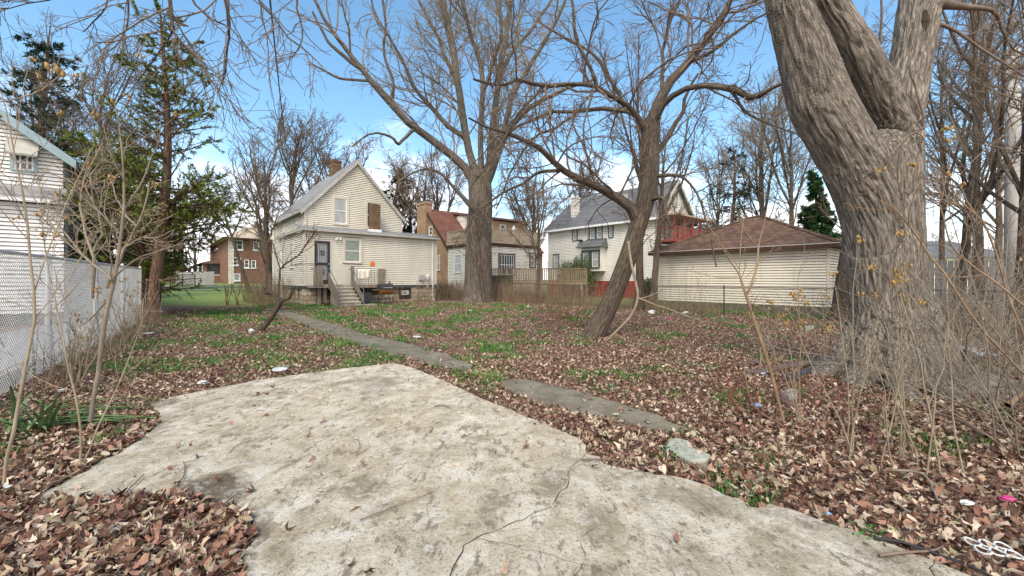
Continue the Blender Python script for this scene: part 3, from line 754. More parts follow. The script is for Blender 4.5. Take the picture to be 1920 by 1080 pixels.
    m.build('porch_wall', M['brickpaint'], h)
white_house()

# ---------------------------------------------------------------- brown brick house with the roof deck
def brick_cottage():
    O = (-2.58, 32.7, 0); Fw, Lw = FrameAt(*O)
    h = empty('brick_cottage', O, 'brown brick house with steep red brown roof, tall chimney and pale extension with roof deck', 'house')
    P = lambda a, b, z: pos(O, a, b, z)
    W, EL = 6.45, 4.8; z1 = 4.25
    Rw = Lw.rect(867, 477, 852, 512); lw = (min(Rw[:2]), max(Rw[:2]), Rw[2], Rw[3])
    dr = Fw.rect(934, 475.5, 965.5, 517); rw = Fw.rect(992, 473.5, 1004.5, 502)
    siding(Fw, 0, W, .5, z1, .13, holes=[dr, rw]).build('wall', M['ext'], h)
    siding(Lw, 0, EL, .5, z1, .13, holes=[lw]).build('wall', M['ext'], h)
    siding(Fr(P(W, 0, 0), V_, U), 0, EL, .5, z1, .13).build('wall', M['ext'], h)
    MB().box(Fw, .04, W-.04, -EL, -.04, -.3, z1).build('foundation', M['gdark'], h)
    window(Lw, *lw, h, trim=M['wpaint'], pane=M['curtain'], tw=.08); 
    w = window(Fw, *dr, h, trim=M['brown'], tw=.12, mull=5, two=True, name='patio_door')
    window(Fw, *rw, h, trim=M['brown'], tw=.12, mull=2)
    MB().box(Fw, -.15, W+.15, -EL, .15, z1, z1+.22).box(Fw, -.02, .1, .0, .03, .5, z1).box(Lw, -.0, .1, .0, .03, .5, z1).build('trim_band', M['brown'], h)
    MB().box(Fw, -.2, W+.2, -EL, .2, z1+.223, z1+.42).build('roof_edge', M['paledeck'], h)
    rl = MB(); zf = z1+.42; zt = zf+.98
    def pick(F, L):
        k = int(L/.15)
        for i in range(k): rl.box(F, L*i/k, L*i/k+.105, -.03, 0, zf+.05, zt)
        rl.box(F, 0, L, -.05, .03, zt, zt+.05).box(F, 0, L, -.06, -.03, zf+.15, zf+.22)
        for i in range(5): rl.box(F, L*i/4-.05, L*i/4+.05, -.12, -.03, zf, zt)
    pick(Fw.off(-.1, .1, 0), W+.2); pick(Lw.off(0, .1, 0), EL); pick(Fr(P(W+.1, 0, 0), V_, U), EL)
    rl.build('roof_deck_rail', M['paledeck'], h)
    MB().lathe(P(3.9, .3, zf), [(.03, 0), (.03, .5), (.12, .9), (.2, 1.2), (.05, 1.5)], 10).build('deck_parasol', M['wpaint'], h)
    # brick body: ridge along U
    ze, zr = 4.47, 8.15; b0, b1 = EL, EL+7.6; bm = (b0+b1)/2; LW = 12.0
    sl = (zr-ze)/(bm-b0)
    m = MB(); k = 0
    m.v += [P(0, b0, -.3), P(0, b1, -.3), P(0, b1, ze), P(0, bm, zr), P(0, b0, ze), P(LW, b0, -.3), P(LW, b1, -.3), P(LW, b1, ze), P(LW, bm, zr), P(LW, b0, ze)]
    m.f += [[0, 1, 2, 3, 4], [9, 8, 7, 6, 5], [0, 4, 9, 5], [1, 6, 7, 2]]
    m.build('brick_wall', M['brickbrown'], h)
    BL = Fr(P(0, 0, 0), V_, NEG(U))
    for (x0, y0, x1, y1) in ((804.5, 424, 811.5, 442), (784.5, 428, 788, 440), (819.5, 478, 825, 508)):
        q = BL.rect(x1, y0, x0, y1); q = (min(q[:2]), max(q[:2]), q[2], q[3]); window(BL, *q, h, trim=M['trim'], tw=.09, pane=M['glass'])
    r = MB(); ov = .25
    for sg in (-1, 1):
        be = b0-ov if sg < 0 else b1+ov; zz = ze-ov*sl
        ue = LW
        r.hexa([P(-.2, be, zz), P(ue, be, zz), P(ue, bm, zr), P(-.2, bm, zr), P(-.2, be, zz+.14), P(ue, be, zz+.14), P(ue, bm, zr+.14), P(-.2, bm, zr+.14)])
    r.build('roof', M['shred'], h)
    rb = MB()
    for sg in (-1, 1):
        be = b0-ov if sg < 0 else b1+ov; zz = ze-ov*sl
        rb.hexa([P(-.24, be, zz-.16), P(-.2, be, zz-.16), P(-.2, bm, zr-.16), P(-.24, bm, zr-.16), P(-.24, be, zz+.12), P(-.2, be, zz+.12), P(-.2, bm, zr+.12), P(-.24, bm, zr+.12)])
    rb.build('rake_board', M['brown'], h)
    # chimney on the brick gable
    cz = 8.95; CH = Fr(P(0, 0, 0), V_, NEG(U)); ca = CH.a(795)
    q0, q1 = CH.a(804), CH.a(787)
    ch = MB().box(CH, q0, q1, -.3, .3, -.2, cz-.25).box(CH, q0-.06, q1+.06, -.36, .36, cz-.25, cz).build('chimney', M['brickbrown'], h)
    c = CH.p((q0+q1)/2, 0, cz)
    MB().box(CH, q0, q1, -.33, .33, cz+.002, cz+.1).lathe((c[0], c[1], c[2]+.1), [(.13, 0), (.13, .3)], 10).lathe((c[0], c[1], c[2]+.5), [(.3, 0), (.02, .12)], 10).tube([(c[0]+.2, c[1], c[2]+.1), (c[0]+.2, c[1], c[2]+.5)], .015, 4).build('chimney_cap', M['iron'], ch)
    # upper storey facing the deck
    u0, u1 = 2.9, 11.0; DFm = Fw.off(0, -(bm-2.3), 0)
    siding(DFm, u0, 6.2, ze+.3, 7.75, .13).build('wall', M['ext'], h)
    MB().box(DFm, 6.2, u1, -1.5, 0, ze+.3, 7.55).build('upper_wall', M['brickbrown'], h)
    MB().box(DFm, u0, 6.2, -1.5, -.02, ze+.3, 7.75).build('upper_core', M['ext'], h)
    window(DFm, 7.2, 8.0, 6.3, 7.2, h, tw=.08)
    MB().hexa([DFm.p(u0-.15, -2.2, 8.0), DFm.p(u1+.3, -2.2, 8.0), DFm.p(u1+.3, .35, 7.6), DFm.p(u0-.15, .35, 7.6),
               DFm.p(u0-.15, -2.2, 8.28), DFm.p(u1+.3, -2.2, 8.28), DFm.p(u1+.3, .35, 7.8), DFm.p(u0-.15, .35, 7.8)]).build('upper_roof', M['shred'], h)
brick_cottage()

# wooden deck in front of the extension
def garden_deck():
    p0 = D(912, 523, 30.4); p1 = D(1101, 523, 29.3); O = (p0[0], p0[1], 0)
    dx, dy = p1[0]-p0[0], p1[1]-p0[1]; L = math.hypot(dx, dy); ax = (dx/L, dy/L); nn = (ax[1], -ax[0]); F = Fr(O, ax, nn)
    d = empty('garden_deck', O, 'raised wooden garden deck with slatted brown railing in front of the pale extension', 'deck')
    MB().box(F, 0, L, -3.0, 0, 1.08, 1.24).build('platform', M['deckwood'], d)
    r = MB(); n = int(L/.13)
    for i in range(n): x = L*i/n; r.box(F, x+.01, x+.085, -.03, .01, 1.12, 2.22)
    r.box(F, 0, L, -.06, .05, 2.22, 2.28).box(F, 0, L, -.05, -.03, 1.35, 1.43)
    r.build('railing', M['deckwood'], d)
    for i in range(5): x = (L-.1)*i/4; MB().box(F, x, x+.1, -.15, -.05, 0, 2.2).build('post', M['deckwood'], d)
    l = MB()
    for i in range(int(L/.16)):
        x = .16*i
        for s in (-1, 1): l.hexa([F.p(x-s*.5, .02+s*.006, .05), F.p(x-s*.5+.035, .02+s*.006, .05), F.p(x-s*.5+.035, .03+s*.006, .05), F.p(x-s*.5, .03+s*.006, .05), F.p(x+s*.5, .02+s*.006, 1.05), F.p(x+s*.5+.035, .02+s*.006, 1.05), F.p(x+s*.5+.035, .03+s*.006, 1.05), F.p(x+s*.5, .03+s*.006, 1.05)])
    l.build('lattice', M['deckwood'], d)
garden_deck()

# ---------------------------------------------------------------- big brown brick house on the far left
def brick_house():
    cx, cy, Y = 378, 526, 60
    # two visible faces: corner with the white quoins near px 378..., long face along U
    z0 = .8; O = (D(430, 523, 58.0)[0], 58.0, z0)
    Fw, Lw = FrameAt(*O)
    # corner pillar at px ~430 ; right face runs along U, left face along V
    h = empty('brick_house', O, 'large brown brick house with tan hip roof far across the left lawn', 'house')
    P = lambda a, b, z: pos(O, a, b, z)
    WU = Fw.a(497); WV = min(22, Lw.a(345)); ze = 6.6
    WU = max(6.5, WU)
    MB().box(Fw, 0, WU, -WV, 0, -.6, ze).build('wall', M['brickred'], h)
    MB().box(Fw, -.35, WU-2.0, -WV-2.6, -WV, -.6, ze).build('rear_wing', M['brickred'], h)
    MB().box(Fw, -.08, .55, -.45, .07, -.5, ze).build('corner_pier', M['quoin'], h)
    r = MB(); ov = .8; e = [P(-ov, -ov, ze), P(WU+ov, -ov, ze), P(WU+ov, WV+3.2, ze), P(-ov, WV+3.2, ze)]; t = [P(WU/2-.6, WV/2, ze+2.25), P(WU/2+.6, WV/2+3, ze+2.25)]
    k = 0; r.v += e+[P(WU*.5, 3.2, ze+2.3), P(WU*.5, WV-1, ze+2.3)]; r.f += [[0, 1, 4], [1, 2, 5, 4], [2, 3, 5], [3, 0, 4, 5], [3, 2, 1, 0]]
    r.build('roof', M['shtan'], h)
    MB().box(Fw, -ov-.03, WU+ov+.03, ov, ov+.08, ze-.18, ze+.02).box(Lw, -ov, WV+3.2, ov, ov+.08, ze-.18, ze+.02).build('fascia', M['brown'], h)
    def win(F, x0, y0, x1, y1, **k):
        q = F.rect(x0, y0, x1, y1); q = (min(q[:2]), max(q[:2]), q[2], q[3]); window(F, *q, h, trim=M['wpaint'], tw=.07, pane=M['glass'], **k)
    sills = MB()
    for (x0, y0, x1, y1, mu) in ((433.5, 450, 455.5, 468, 1), (474.5, 453, 486, 469, 0), (431, 483, 452, 497, 2), (458, 487, 467, 502, 0), (471, 488, 480, 502, 0), (438.5, 513, 450.5, 526, 3)):
        win(Fw, x0, y0, x1, y1, mull=mu); q = Fw.rect(x0-1, y1, x1+1, y1+2); sills.box(Fw, q[0], q[1], 0, .09, q[2], q[3]-.002)
    for (x0, y0, x1, y1) in ((401.5, 451, 409.5, 468), (387, 450, 395, 462), (372, 451, 381, 469)):
        win(Lw, x1, y0, x0, y1); q = Lw.rect(x1, y1, x0, y1+2); sills.box(Lw, min(q[:2]), max(q[:2]), 0, .09, q[2], q[3]-.002)
    sills.build('window_sill', M['wpaint'], h)
    # screened porch on the left face
    q0, q1 = Lw.a(412), Lw.a(357); pz0, pz1 = Lw.z(385, 528), Lw.z(385, 484); q0 = max(.6, q0)
    pd = 2.2
    MB().box(Lw, q0, q1, 0, pd, -.4, 1.3).box(Lw, q0+(q1-q0)*.45, q0+(q1-q0)*.52, pd-.4, pd, 1.3, 3.2).box(Lw, q0, q0+.5, pd-.5, pd, 1.3, 3.2).box(Lw, q1-.5, q1, pd-.5, pd, 1.3, 3.2).build('porch_wall', M['brickred'], h)
    MB().box(Lw, q0+.1, q1-.1, .1, pd-.1, 1.3, 3.2).build('porch_screen', M['glass'], h)
    MB().box(Lw, q0, q1, 0, pd+.05, 1.3, 1.4).build('porch_sill', M['wpaint'], h)
    m = MB(); o_ = .4; a0, a1 = q0-o_, q1+o_
    m.hexa([Lw.p(a0, 0, 3.22), Lw.p(a1, 0, 3.22), Lw.p(a1, pd+o_, 3.22), Lw.p(a0, pd+o_, 3.22), Lw.p(a0+1.5, 0, 4.1), Lw.p(a1-1.5, 0, 4.1), Lw.p(a1-.1, pd+o_-.1, 3.36), Lw.p(a0+.1, pd+o_-.1, 3.36)])
    m.build('porch_roof', M['shbrown'], h)
    MB().box(Fw, WU*.6, WU*.6+.7, -6, -5.3, ze+1, ze+3).build('chimney', M['brickred'], h)
brick_house()
def dark_shingle_house():
    O = (D(336, 523, 66)[0], 66.0, .85); Fw, Lw = FrameAt(*O)
    h = empty('shingled_house', O, 'brown shingled house with a white framed window beyond the left lawn', 'house')
    MB().box(Fw, -7, 0.6, -9, 0, -.5, 7.2).build('wall', M['shbrown'], h)
    r = MB(); P = lambda a, b, z: pos(O, a, b, z)
    r.hexa([P(-7.4, -.5, 7.2), P(1.0, -.5, 7.2), P(1.0, 9.5, 7.2), P(-7.4, 9.5, 7.2), P(-6, 4, 9.6), P(-.4, 4, 9.6), P(-.4, 5, 9.6), P(-6, 5, 9.6)]).build('roof', M['shgrey'], h)
    q = Fw.rect(316.5, 467.5, 334, 485.5); window(Fw, *q, h, trim=M['wpaint'], tw=.22)
    MB().box(Fw, -7, .62, 0, .12, 2.6, 2.95).build('trim_band', M['gutter'], h)
    MB().box(Fw, -7, .3, .02, 1.5, -.3, 2.2).build('porch', M['brickred'], h)
dark_shingle_house()

# ---------------------------------------------------------------- white neighbour behind the tall fence
def neighbour_house():
    O = (-15.5, 14.0, 0)     # right rear corner
    h = empty('neighbour_house', O, 'white sided house with awning window behind the tall chain link fence', 'house')
    P = lambda a, b, z: pos(O, a, b, z)
    Fw = Fr(O, NEG(U), NEG(V_)); R = Fr(O, V_, U)       # front runs to the left (-U)
    W = 7.6; ze, zr = 5.75, 8.8; sl = (zr-ze)/(W/2); L = 15.0
    wn = Fw.rect(70, 286, 19, 322); wn = (min(wn[:2]), max(wn[:2]), wn[2], wn[3])
    siding(Fw, lambda z: max(0, (z-ze)/sl), lambda z: W-max(0, (z-ze)/sl), .4, zr, .127, holes=[wn]).build('wall', M['white'], h)
    siding(R, 0, L, .4, ze, .127).build('wall', M['white'], h)
    MB().box(Fw, 0.02, W, -L, -.03, -.3, .4).box(R, 0, L, -.03, .01, -.3, .395).build('foundation', M['concrete'], h)
    m = MB()
    for sg in (0, 1):
        ae = -.3 if sg == 0 else W+.3; zz = ze-.3*sl
        m.hexa([P(-ae, -.3, zz), P(-W/2, -.3, zr), P(-W/2, L+.3, zr), P(-ae, L+.3, zz), P(-ae, -.3, zz+.12), P(-W/2, -.3, zr+.12), P(-W/2, L+.3, zr+.12), P(-ae, L+.3, zz+.12)])
    m.build('roof', M['shlight'], h)
    m = MB()
    for sg in (0, 1):
        ae = -.34 if sg == 0 else W+.34; zz = ze-.34*sl
        m.hexa([P(-ae, -.34, zz-.2), P(-W/2, -.34, zr-.2), P(-W/2, -.3, zr-.2), P(-ae, -.3, zz-.2), P(-ae, -.34, zz+.1), P(-W/2, -.34, zr+.1), P(-W/2, -.3, zr+.1), P(-ae, -.3, zz+.1)])
    m.build('rake_board', M['teal'], h)
    w = window(Fw, *wn, h, trim=M['teal'], tw=.07, mull=2, two=True)
    a = MB(); a.hexa([Fw.p(wn[0]-.06, .03, wn[3]-.02), Fw.p(wn[1]+.06, .03, wn[3]-.02), Fw.p(wn[1]+.06, .42, wn[3]-.18), Fw.p(wn[0]-.06, .42, wn[3]-.18),
                      Fw.p(wn[0]-.06, .03, wn[3]+.42), Fw.p(wn[1]+.06, .03, wn[3]+.42), Fw.p(wn[1]+.06, .44, wn[3]-.12), Fw.p(wn[0]-.06, .44, wn[3]-.12)])
    a.build('awning', M['gutter'], h)
    # single storey rear addition with a pent roof and gutter
    d = .7; zt = 3.95; F2 = Fw.off(0, d, 0)
    siding(F2, -.1, W, .4, zt, .127).build('wall', M['white'], h)
    siding(Fr(F2.p(-.1, 0, 0), V_, U), 0, d, .4, zt, .127).build('wall', M['white'], h)
    MB().hexa([Fw.p(-.25, 0, 4.0), Fw.p(W, 0, 4.0), Fw.p(W, d+.2, 3.98), Fw.p(-.25, d+.2, 3.98), Fw.p(-.25, .01, 4.62), Fw.p(W, .01, 4.62), Fw.p(W, d+.2, 4.07), Fw.p(-.25, d+.2, 4.07)]).build('lower_roof', M['shlight'], h)
    MB().box(F2, -.25, W, .2, .32, 3.95, 4.07).build('gutter', M['wpaint'], h)
    q = Fr(P(0, 0, 0), V_, U); 
    for aa in (3.0, 6.5, 9.5): window(R, aa, aa+.9, 2.2, 3.6, h, trim=M['wpaint'], tw=.08)
neighbour_house()
def white_garage():
    O = (-28.0, 28.5, 0)
    h = empty('white_shed', O, 'low white sided shed farther back behind the tall chain link fence', 'shed')
    Fw, Lw = FrameAt(*O); siding(Fw, 0, 1.6, .2, 2.7, .127).build('wall', M['white'], h)
    siding(Fr(pos(O, 1.6, 0, 0), V_, U), 0, 5, .2, 2.7, .127).build('wall', M['white'], h)
    P = lambda a, b, z: pos(O, a, b, z)
    m = MB()
    m.v += [P(-.2, -.2, 2.7), P(1.8, -.2, 2.7), P(1.8, 5.2, 2.7), P(-.2, 5.2, 2.7), P(.8, -.2, 3.3), P(.8, 5.2, 3.3)]
    m.f += [[0, 1, 4], [1, 2, 5, 4], [2, 3, 5], [3, 0, 4, 5], [3, 2, 1, 0]]; m.build('roof', M['shlight'], h)
    MB().box(Fw, 0.03, 1.57, -4.97, -.03, -.2, 2.7).build('base', M['white'], h)
white_garage()

# far roofs glimpsed beyond the garage
def far_house(px0, px1, Y, ze, zr, wall, roof, label, name='distant_house'):
    x0, x1 = D(px0, 523, Y)[0], D(px1, 523, Y)[0]; O = (x0, Y, 0); F = Fr(O, (1, 0), (0, -1)); W = x1-x0
    h = empty(name, O, label, 'house')
    MB().box(F, 0, W, -8, 0, -.3, ze).build('wall', wall, h)
    m = MB(); p = F.p
    m.v += [p(-.4, .5, ze), p(W+.4, .5, ze), p(W+.4, -8.5, ze), p(-.4, -8.5, ze), p(W*.25, -4, zr), p(W*.75, -4, zr)]
    m.f += [[0, 1, 5, 4], [1, 2, 5], [2, 3, 4, 5], [3, 0, 4], [3, 2, 1, 0]]; m.build('roof', roof, h)
    for i in range(2):
        window(F, W*(.2+.4*i), W*(.2+.4*i)+1.2, ze-2.2, ze-.8, h, tw=.1, trim=M['wpaint'])
far_house(1322, 1412, 46, 6.2, 8.2, M['ext'], M['shgrey'], 'pale house with grey roof seen between red balcony and garage roof')
far_house(1745, 1905, 40, 3.6, 5.6, M['ext'], M['shgrey'], 'low pale house glimpsed through branches right of the big trunk')
far_house(1555, 1700, 52, 5.6, 7.6, M['brickred'], M['shbrown'], 'brick house glimpsed past the right end of the garage')
# ---------------------------------------------------------------- ground
def nz(x, y, s, o=0): return mnoise.noise(Vector((x*s+o, y*s-o, o*1.7)))
def uu(x, y): return x*U[0]+y*U[1]
def vv(x, y): return x*V_[0]+y*V_[1]
def pathdist(x, y):
    best = 9
    for (a, b) in PATHSEG:
        dx, dy = b[0]-a[0], b[1]-a[1]; t = max(0, min(1, ((x-a[0])*dx+(y-a[1])*dy)/(dx*dx+dy*dy)))
        best = min(best, math.hypot(x-a[0]-t*dx, y-a[1]-t*dy))
    return best
PATHSEG = []
_pp = [G(px, py) for px, py in ((533, 586), (640, 622), (760, 652), (875, 692), (1000, 735), (1240, 795))]
for i in range(len(_pp)-1): PATHSEG.append((_pp[i], _pp[i+1]))
def left_of_path(x, y):
    a, b = _pp[0], _pp[-2]
    return (b[0]-a[0])*(y-a[1])-(b[1]-a[1])*(x-a[0]) > 0
def grass(x, y):
    """0..1 share of green ground"""
    n = .5+.9*nz(x, y, .9, 3)+.45*nz(x, y, 2.6, 7)
    u = uu(x, y)
    if y > 22.5 and x < -9: b = 1.0 if y > 24 else .7
    elif u > 18.1: b = .75 if y > 18 else .35
    elif left_of_path(x, y) is False and u < 8 and y > 6 and x < 0: b = .24 + .10*ss(6, 11, y)
    elif y > 6: b = .30 - .03*max(0, x+2) if x < 1 else .10
    else: b = .08
    if x < -2 and 6.5 < y < 24 and u < 10: b = max(b, .34)
    if x > 4 and u < 18.1: b = .03
    pd = pathdist(x, y)
    if y > 5.5: b += .14*max(0, 1-pd/1.0)
    return max(0, min(1, b + (n-.5)*(.55 if b < .9 else .2)))
def inpoly(poly):
    xs = np.array([p[0] for p in poly]); ys = np.array([p[1] for p in poly])
    def f(X, Y):
        r = np.zeros(X.shape, bool); j = len(xs)-1
        for i in range(len(xs)):
            c = ((ys[i] > Y) != (ys[j] > Y)) & (X < (xs[j]-xs[i])*(Y-ys[i])/(ys[j]-ys[i]+1e-12)+xs[i]); r ^= c; j = i
        return r
    return f
SLAB_PX = [(72, 930), (120, 903), (205, 858), (270, 820), (300, 790), (303, 776), (285, 757), (335, 741), (480, 713), (610, 695), (740, 680), (775, 690),
           (830, 712), (905, 747), (1000, 785), (1085, 820), (1098, 835), (1100, 850), (1120, 856), (1135, 868), (1190, 880), (1260, 893), (1320, 905), (1360, 925), (1392, 932), (1400, 948), (1420, 953),
           (1440, 945), (1475, 952), (1540, 972), (1640, 1010), (1700, 1030), (1780, 1060), (1900, 1105), (2100, 1180), (2300, 1330), (1500, 1700), (700, 1500), (520, 1250), (470, 1120),
           (455, 1080), (462, 1040), (480, 1000), (470, 975), (440, 955), (400, 938), (350, 926), (300, 924), (240, 930), (160, 934), (90, 938)]
def densify(P, amp, step, z=0, closed=True):
    out = []; n = len(P)
    for i in range(n if closed else n-1):
        a, b = P[i], P[(i+1) % n]; L = math.hypot(b[0]-a[0], b[1]-a[1]); k = max(1, int(L/step))
        for j in range(k):
            t = j/k; x, y = a[0]+(b[0]-a[0])*t, a[1]+(b[1]-a[1])*t
            out.append((x+amp*nz(x, y, 9, 2)+amp*.6*nz(x, y, 31, 5), y+amp*nz(x, y, 9, 9)+amp*.6*nz(x, y, 31, 1), z))
    return out
SLAB = densify([G(px, py, .05) for px, py in SLAB_PX], .035, .045, .05)
def flat(name, poly, th, mat, bevel=.006, **k):
    m = MB(); m.slab(poly, th); o = m.build(name, mat, origin=poly[0])
    if bevel:
        b = o.modifiers.new('b', 'BEVEL'); b.width = bevel; b.segments = 2; b.limit_method = 'ANGLE'
    return tag(o, **k)
def ground():
    xs = np.concatenate([[-220, -120, -70, -45], np.arange(-32, -10, .8), np.arange(-10, 13, .3), np.arange(13, 30, .8), [36, 50, 80, 130, 220]])
    ys = np.concatenate([[-60, -25, -10, -4], np.arange(-2, 14, .3), np.arange(14, 34, .5), np.arange(34, 70, 2), [75, 90, 120, 180, 300]])
    nx, ny = len(xs), len(ys); V = []; C = []
    for y in ys:
        for x in xs:
            z = gz(x, y)
            if -12 < x < 14 and -3 < y < 26: z += .02*nz(x, y, .5, 1)+.012*nz(x, y, 1.9, 4)-.01
            V.append((x, y, z-.012)); g = grass(x, y) if -40 < x < 30 and y < 70 else .7
            lf = 1.0 if (uu(x, y) < 18.1 and y < 27) else .25
            C.append((g*.75+.1, lf, 0))
    F = np.array([[j*nx+i, j*nx+i+1, (j+1)*nx+i+1, (j+1)*nx+i] for j in range(ny-1) for i in range(nx-1)])
    tag(mk('ground', np.array(V), [F], M['ground'], smooth=True, cols=np.array(C)), kind='structure')
ground()
tag(flat('concrete_slab', SLAB, .12, M['slab'], .008), kind='structure')
INS = inpoly(SLAB)
# slab cracks: thin recessed-looking seams of dirt lying in the surface
def crack(name, pxs, w):
    P = densify([G(a, b, .05) for a, b in pxs], .03, .045, .05, False); P.append(G(*pxs[-1], .05))
    L = []; R = []
    for i, p in enumerate(P):
        q = P[min(i+1, len(P)-1)]; o = P[max(i-1, 0)]; dx, dy = q[0]-o[0], q[1]-o[1]; l = math.hypot(dx, dy)+1e-9
        ww = w*.6*(.35+.9*abs(nz(p[0], p[1], 14, 3))*2)*(1-.6*i/len(P)); L.append((p[0]-dy/l*ww, p[1]+dx/l*ww, .0535)); R.append((p[0]+dy/l*ww, p[1]-dx/l*ww, .0535))
    n = len(P); V = L+R; F = [[i, i+1, n+i+1, n+i] for i in range(n-1)]
    return V, F
cb = Bag()
for pxs, w in (([(845, 1078), (870, 1025), (950, 985), (1030, 950), (1062, 915), (1065, 880), (1100, 852)], .007), ([(1080, 1085), (1095, 1050), (1088, 1010), (1130, 985)], .004),
               ([(1100, 852), (1160, 866), (1140, 882), (1190, 880)], .006), ([(1065, 885), (1110, 862), (1180, 868)], .004), ([(1130, 870), (1150, 900), (1200, 880), (1230, 890)], .004),
               ([(700, 965), (760, 940), (820, 921)], .003), ([(1180, 985), (1240, 1010), (1300, 1060)], .003), ([(1750, 1080), (1740, 1062), (1752, 1050)], .006), ([(470, 840), (540, 812), (600, 800)], .0025),
               ([(1092, 830), (1086, 845), (1090, 857)], .005), ([(480, 905), (560, 860), (700, 815), (840, 790)], .0022), ([(1250, 893), (1290, 925), (1330, 960)], .004), ([(880, 1010), (1000, 1030), (1090, 1060), (1200, 1100)], .003)):
    V, F = crack('c', pxs, w); cb.add(np.array(V), np.array(F))
tag(cb.build('slab_cracks', M['crack']), kind='structure')
PATH1 = densify([G(*p, .03) for p in ((500, 577), (540, 583), (620, 606), (690, 628), (760, 643), (830, 662), (886, 684), (884, 696), (820, 686), (740, 664), (680, 648), (610, 624), (545, 596), (515, 588))], .05, .12, .03)
PATH2 = densify([G(*p, .03) for p in ((934, 713), (985, 710), (1060, 728), (1150, 752), (1222, 775), (1262, 792), (1305, 806), (1240, 812), (1165, 793), (1100, 775), (1000, 750), (940, 724))], .05, .1, .03)
flat('path', PATH1, .08, M['path'], .005, kind='structure'); flat('path', PATH2, .08, M['path'], .005, kind='structure')
INP1, INP2 = inpoly(PATH1), inpoly(PATH2)
ROCKS = []
def rock(name, pxs, z, label, mat, cat='rock', th=.12):
    P = densify([G(*p, z) for p in pxs], .02, .08, z); ROCKS.append(inpoly(P))
    flat(name, P, th, mat, .02, label=label, cat=cat)
rock('broken_slab', ((1248, 830), (1268, 820), (1292, 826), (1298, 838), (1332, 850), (1328, 862), (1296, 866), (1270, 850), (1250, 842)), .07, 'pale broken chunk of concrete lying alone in the leaves right of the slab', M['rock'], 'concrete chunk')
rock('paver', ((1450, 742), (1452, 730), (1492, 737), (1497, 752), (1480, 756)), .09, 'dark grey paver leaning against the pale flat stone left of the big trunk', M['plankdark'], 'paver')
rock('flat_stone', ((1462, 735), (1480, 726), (1498, 730), (1497, 739), (1480, 742)), .14, 'pale flat stone behind the dark grey paver left of the big trunk', M['rock'], 'stone')
rock('kerb_block', ((1508, 612), (1515, 609), (1527, 611), (1524, 616), (1511, 617)), .08, 'small pale stone in the leaves in front of the garage', M['rock'], 'stone')
# planks by the big tree
def plank(name, p0, p1, w, th, z0, z1, mat, label, cat='plank'):
    a, b = G(*p0), G(*p1); dx, dy = b[0]-a[0], b[1]-a[1]; L = math.hypot(dx, dy); n = (-dy/L*w/2, dx/L*w/2)
    m = MB(); m.hexa([(a[0]-n[0], a[1]-n[1], z0), (b[0]-n[0], b[1]-n[1], z1), (b[0]+n[0], b[1]+n[1], z1+.01), (a[0]+n[0], a[1]+n[1], z0+.01),
                      (a[0]-n[0], a[1]-n[1], z0+th), (b[0]-n[0], b[1]-n[1], z1+th), (b[0]+n[0], b[1]+n[1], z1+th+.01), (a[0]+n[0], a[1]+n[1], z0+th+.01)])
    o = m.build(name, mat, origin=(a[0], a[1], 0)); tag(o, label, cat)
plank('plank', (1408, 705), (1565, 682), .16, .03, .03, .09, M['plankdark'], 'long dark wet plank lying in the leaves left of the big trunk')
plank('plank', (1470, 716), (1545, 698), .10, .04, .02, .05, M['iron'], 'short black board half buried beside the long wet plank')
plank('plank', (1752, 640), (1850, 690), .22, .03, .1, .2, M['galv'], 'pale grey board among the brush right of the big trunk')
plank('plank', (1780, 668), (1880, 650), .16, .03, .15, .25, M['plankdark'], 'dark board crossing the pale board right of the big trunk')
# road strip and gravel line far left
P = [(-60, 50.5, .75), (-19, 50.5, .75), (-19, 53.5, .80), (-60, 53.5, .80)]
def ribbon(name, x0, x1, y0, y1, mat, dz=.06):
    xs = np.linspace(x0, x1, 12); V = []
    for x in xs: V += [(x, y0, gz(x, y0)+dz), (x, y1, gz(x, y1)+dz)]
    tag(mk(name, np.array(V), [np.array([[2*i, 2*i+2, 2*i+3, 2*i+1] for i in range(11)])], M[mat]), kind='structure')
ribbon('sidewalk', -60, -16, 47, 48.2, 'road'); ribbon('road', -60, -16, 41.5, 42.2, 'road')

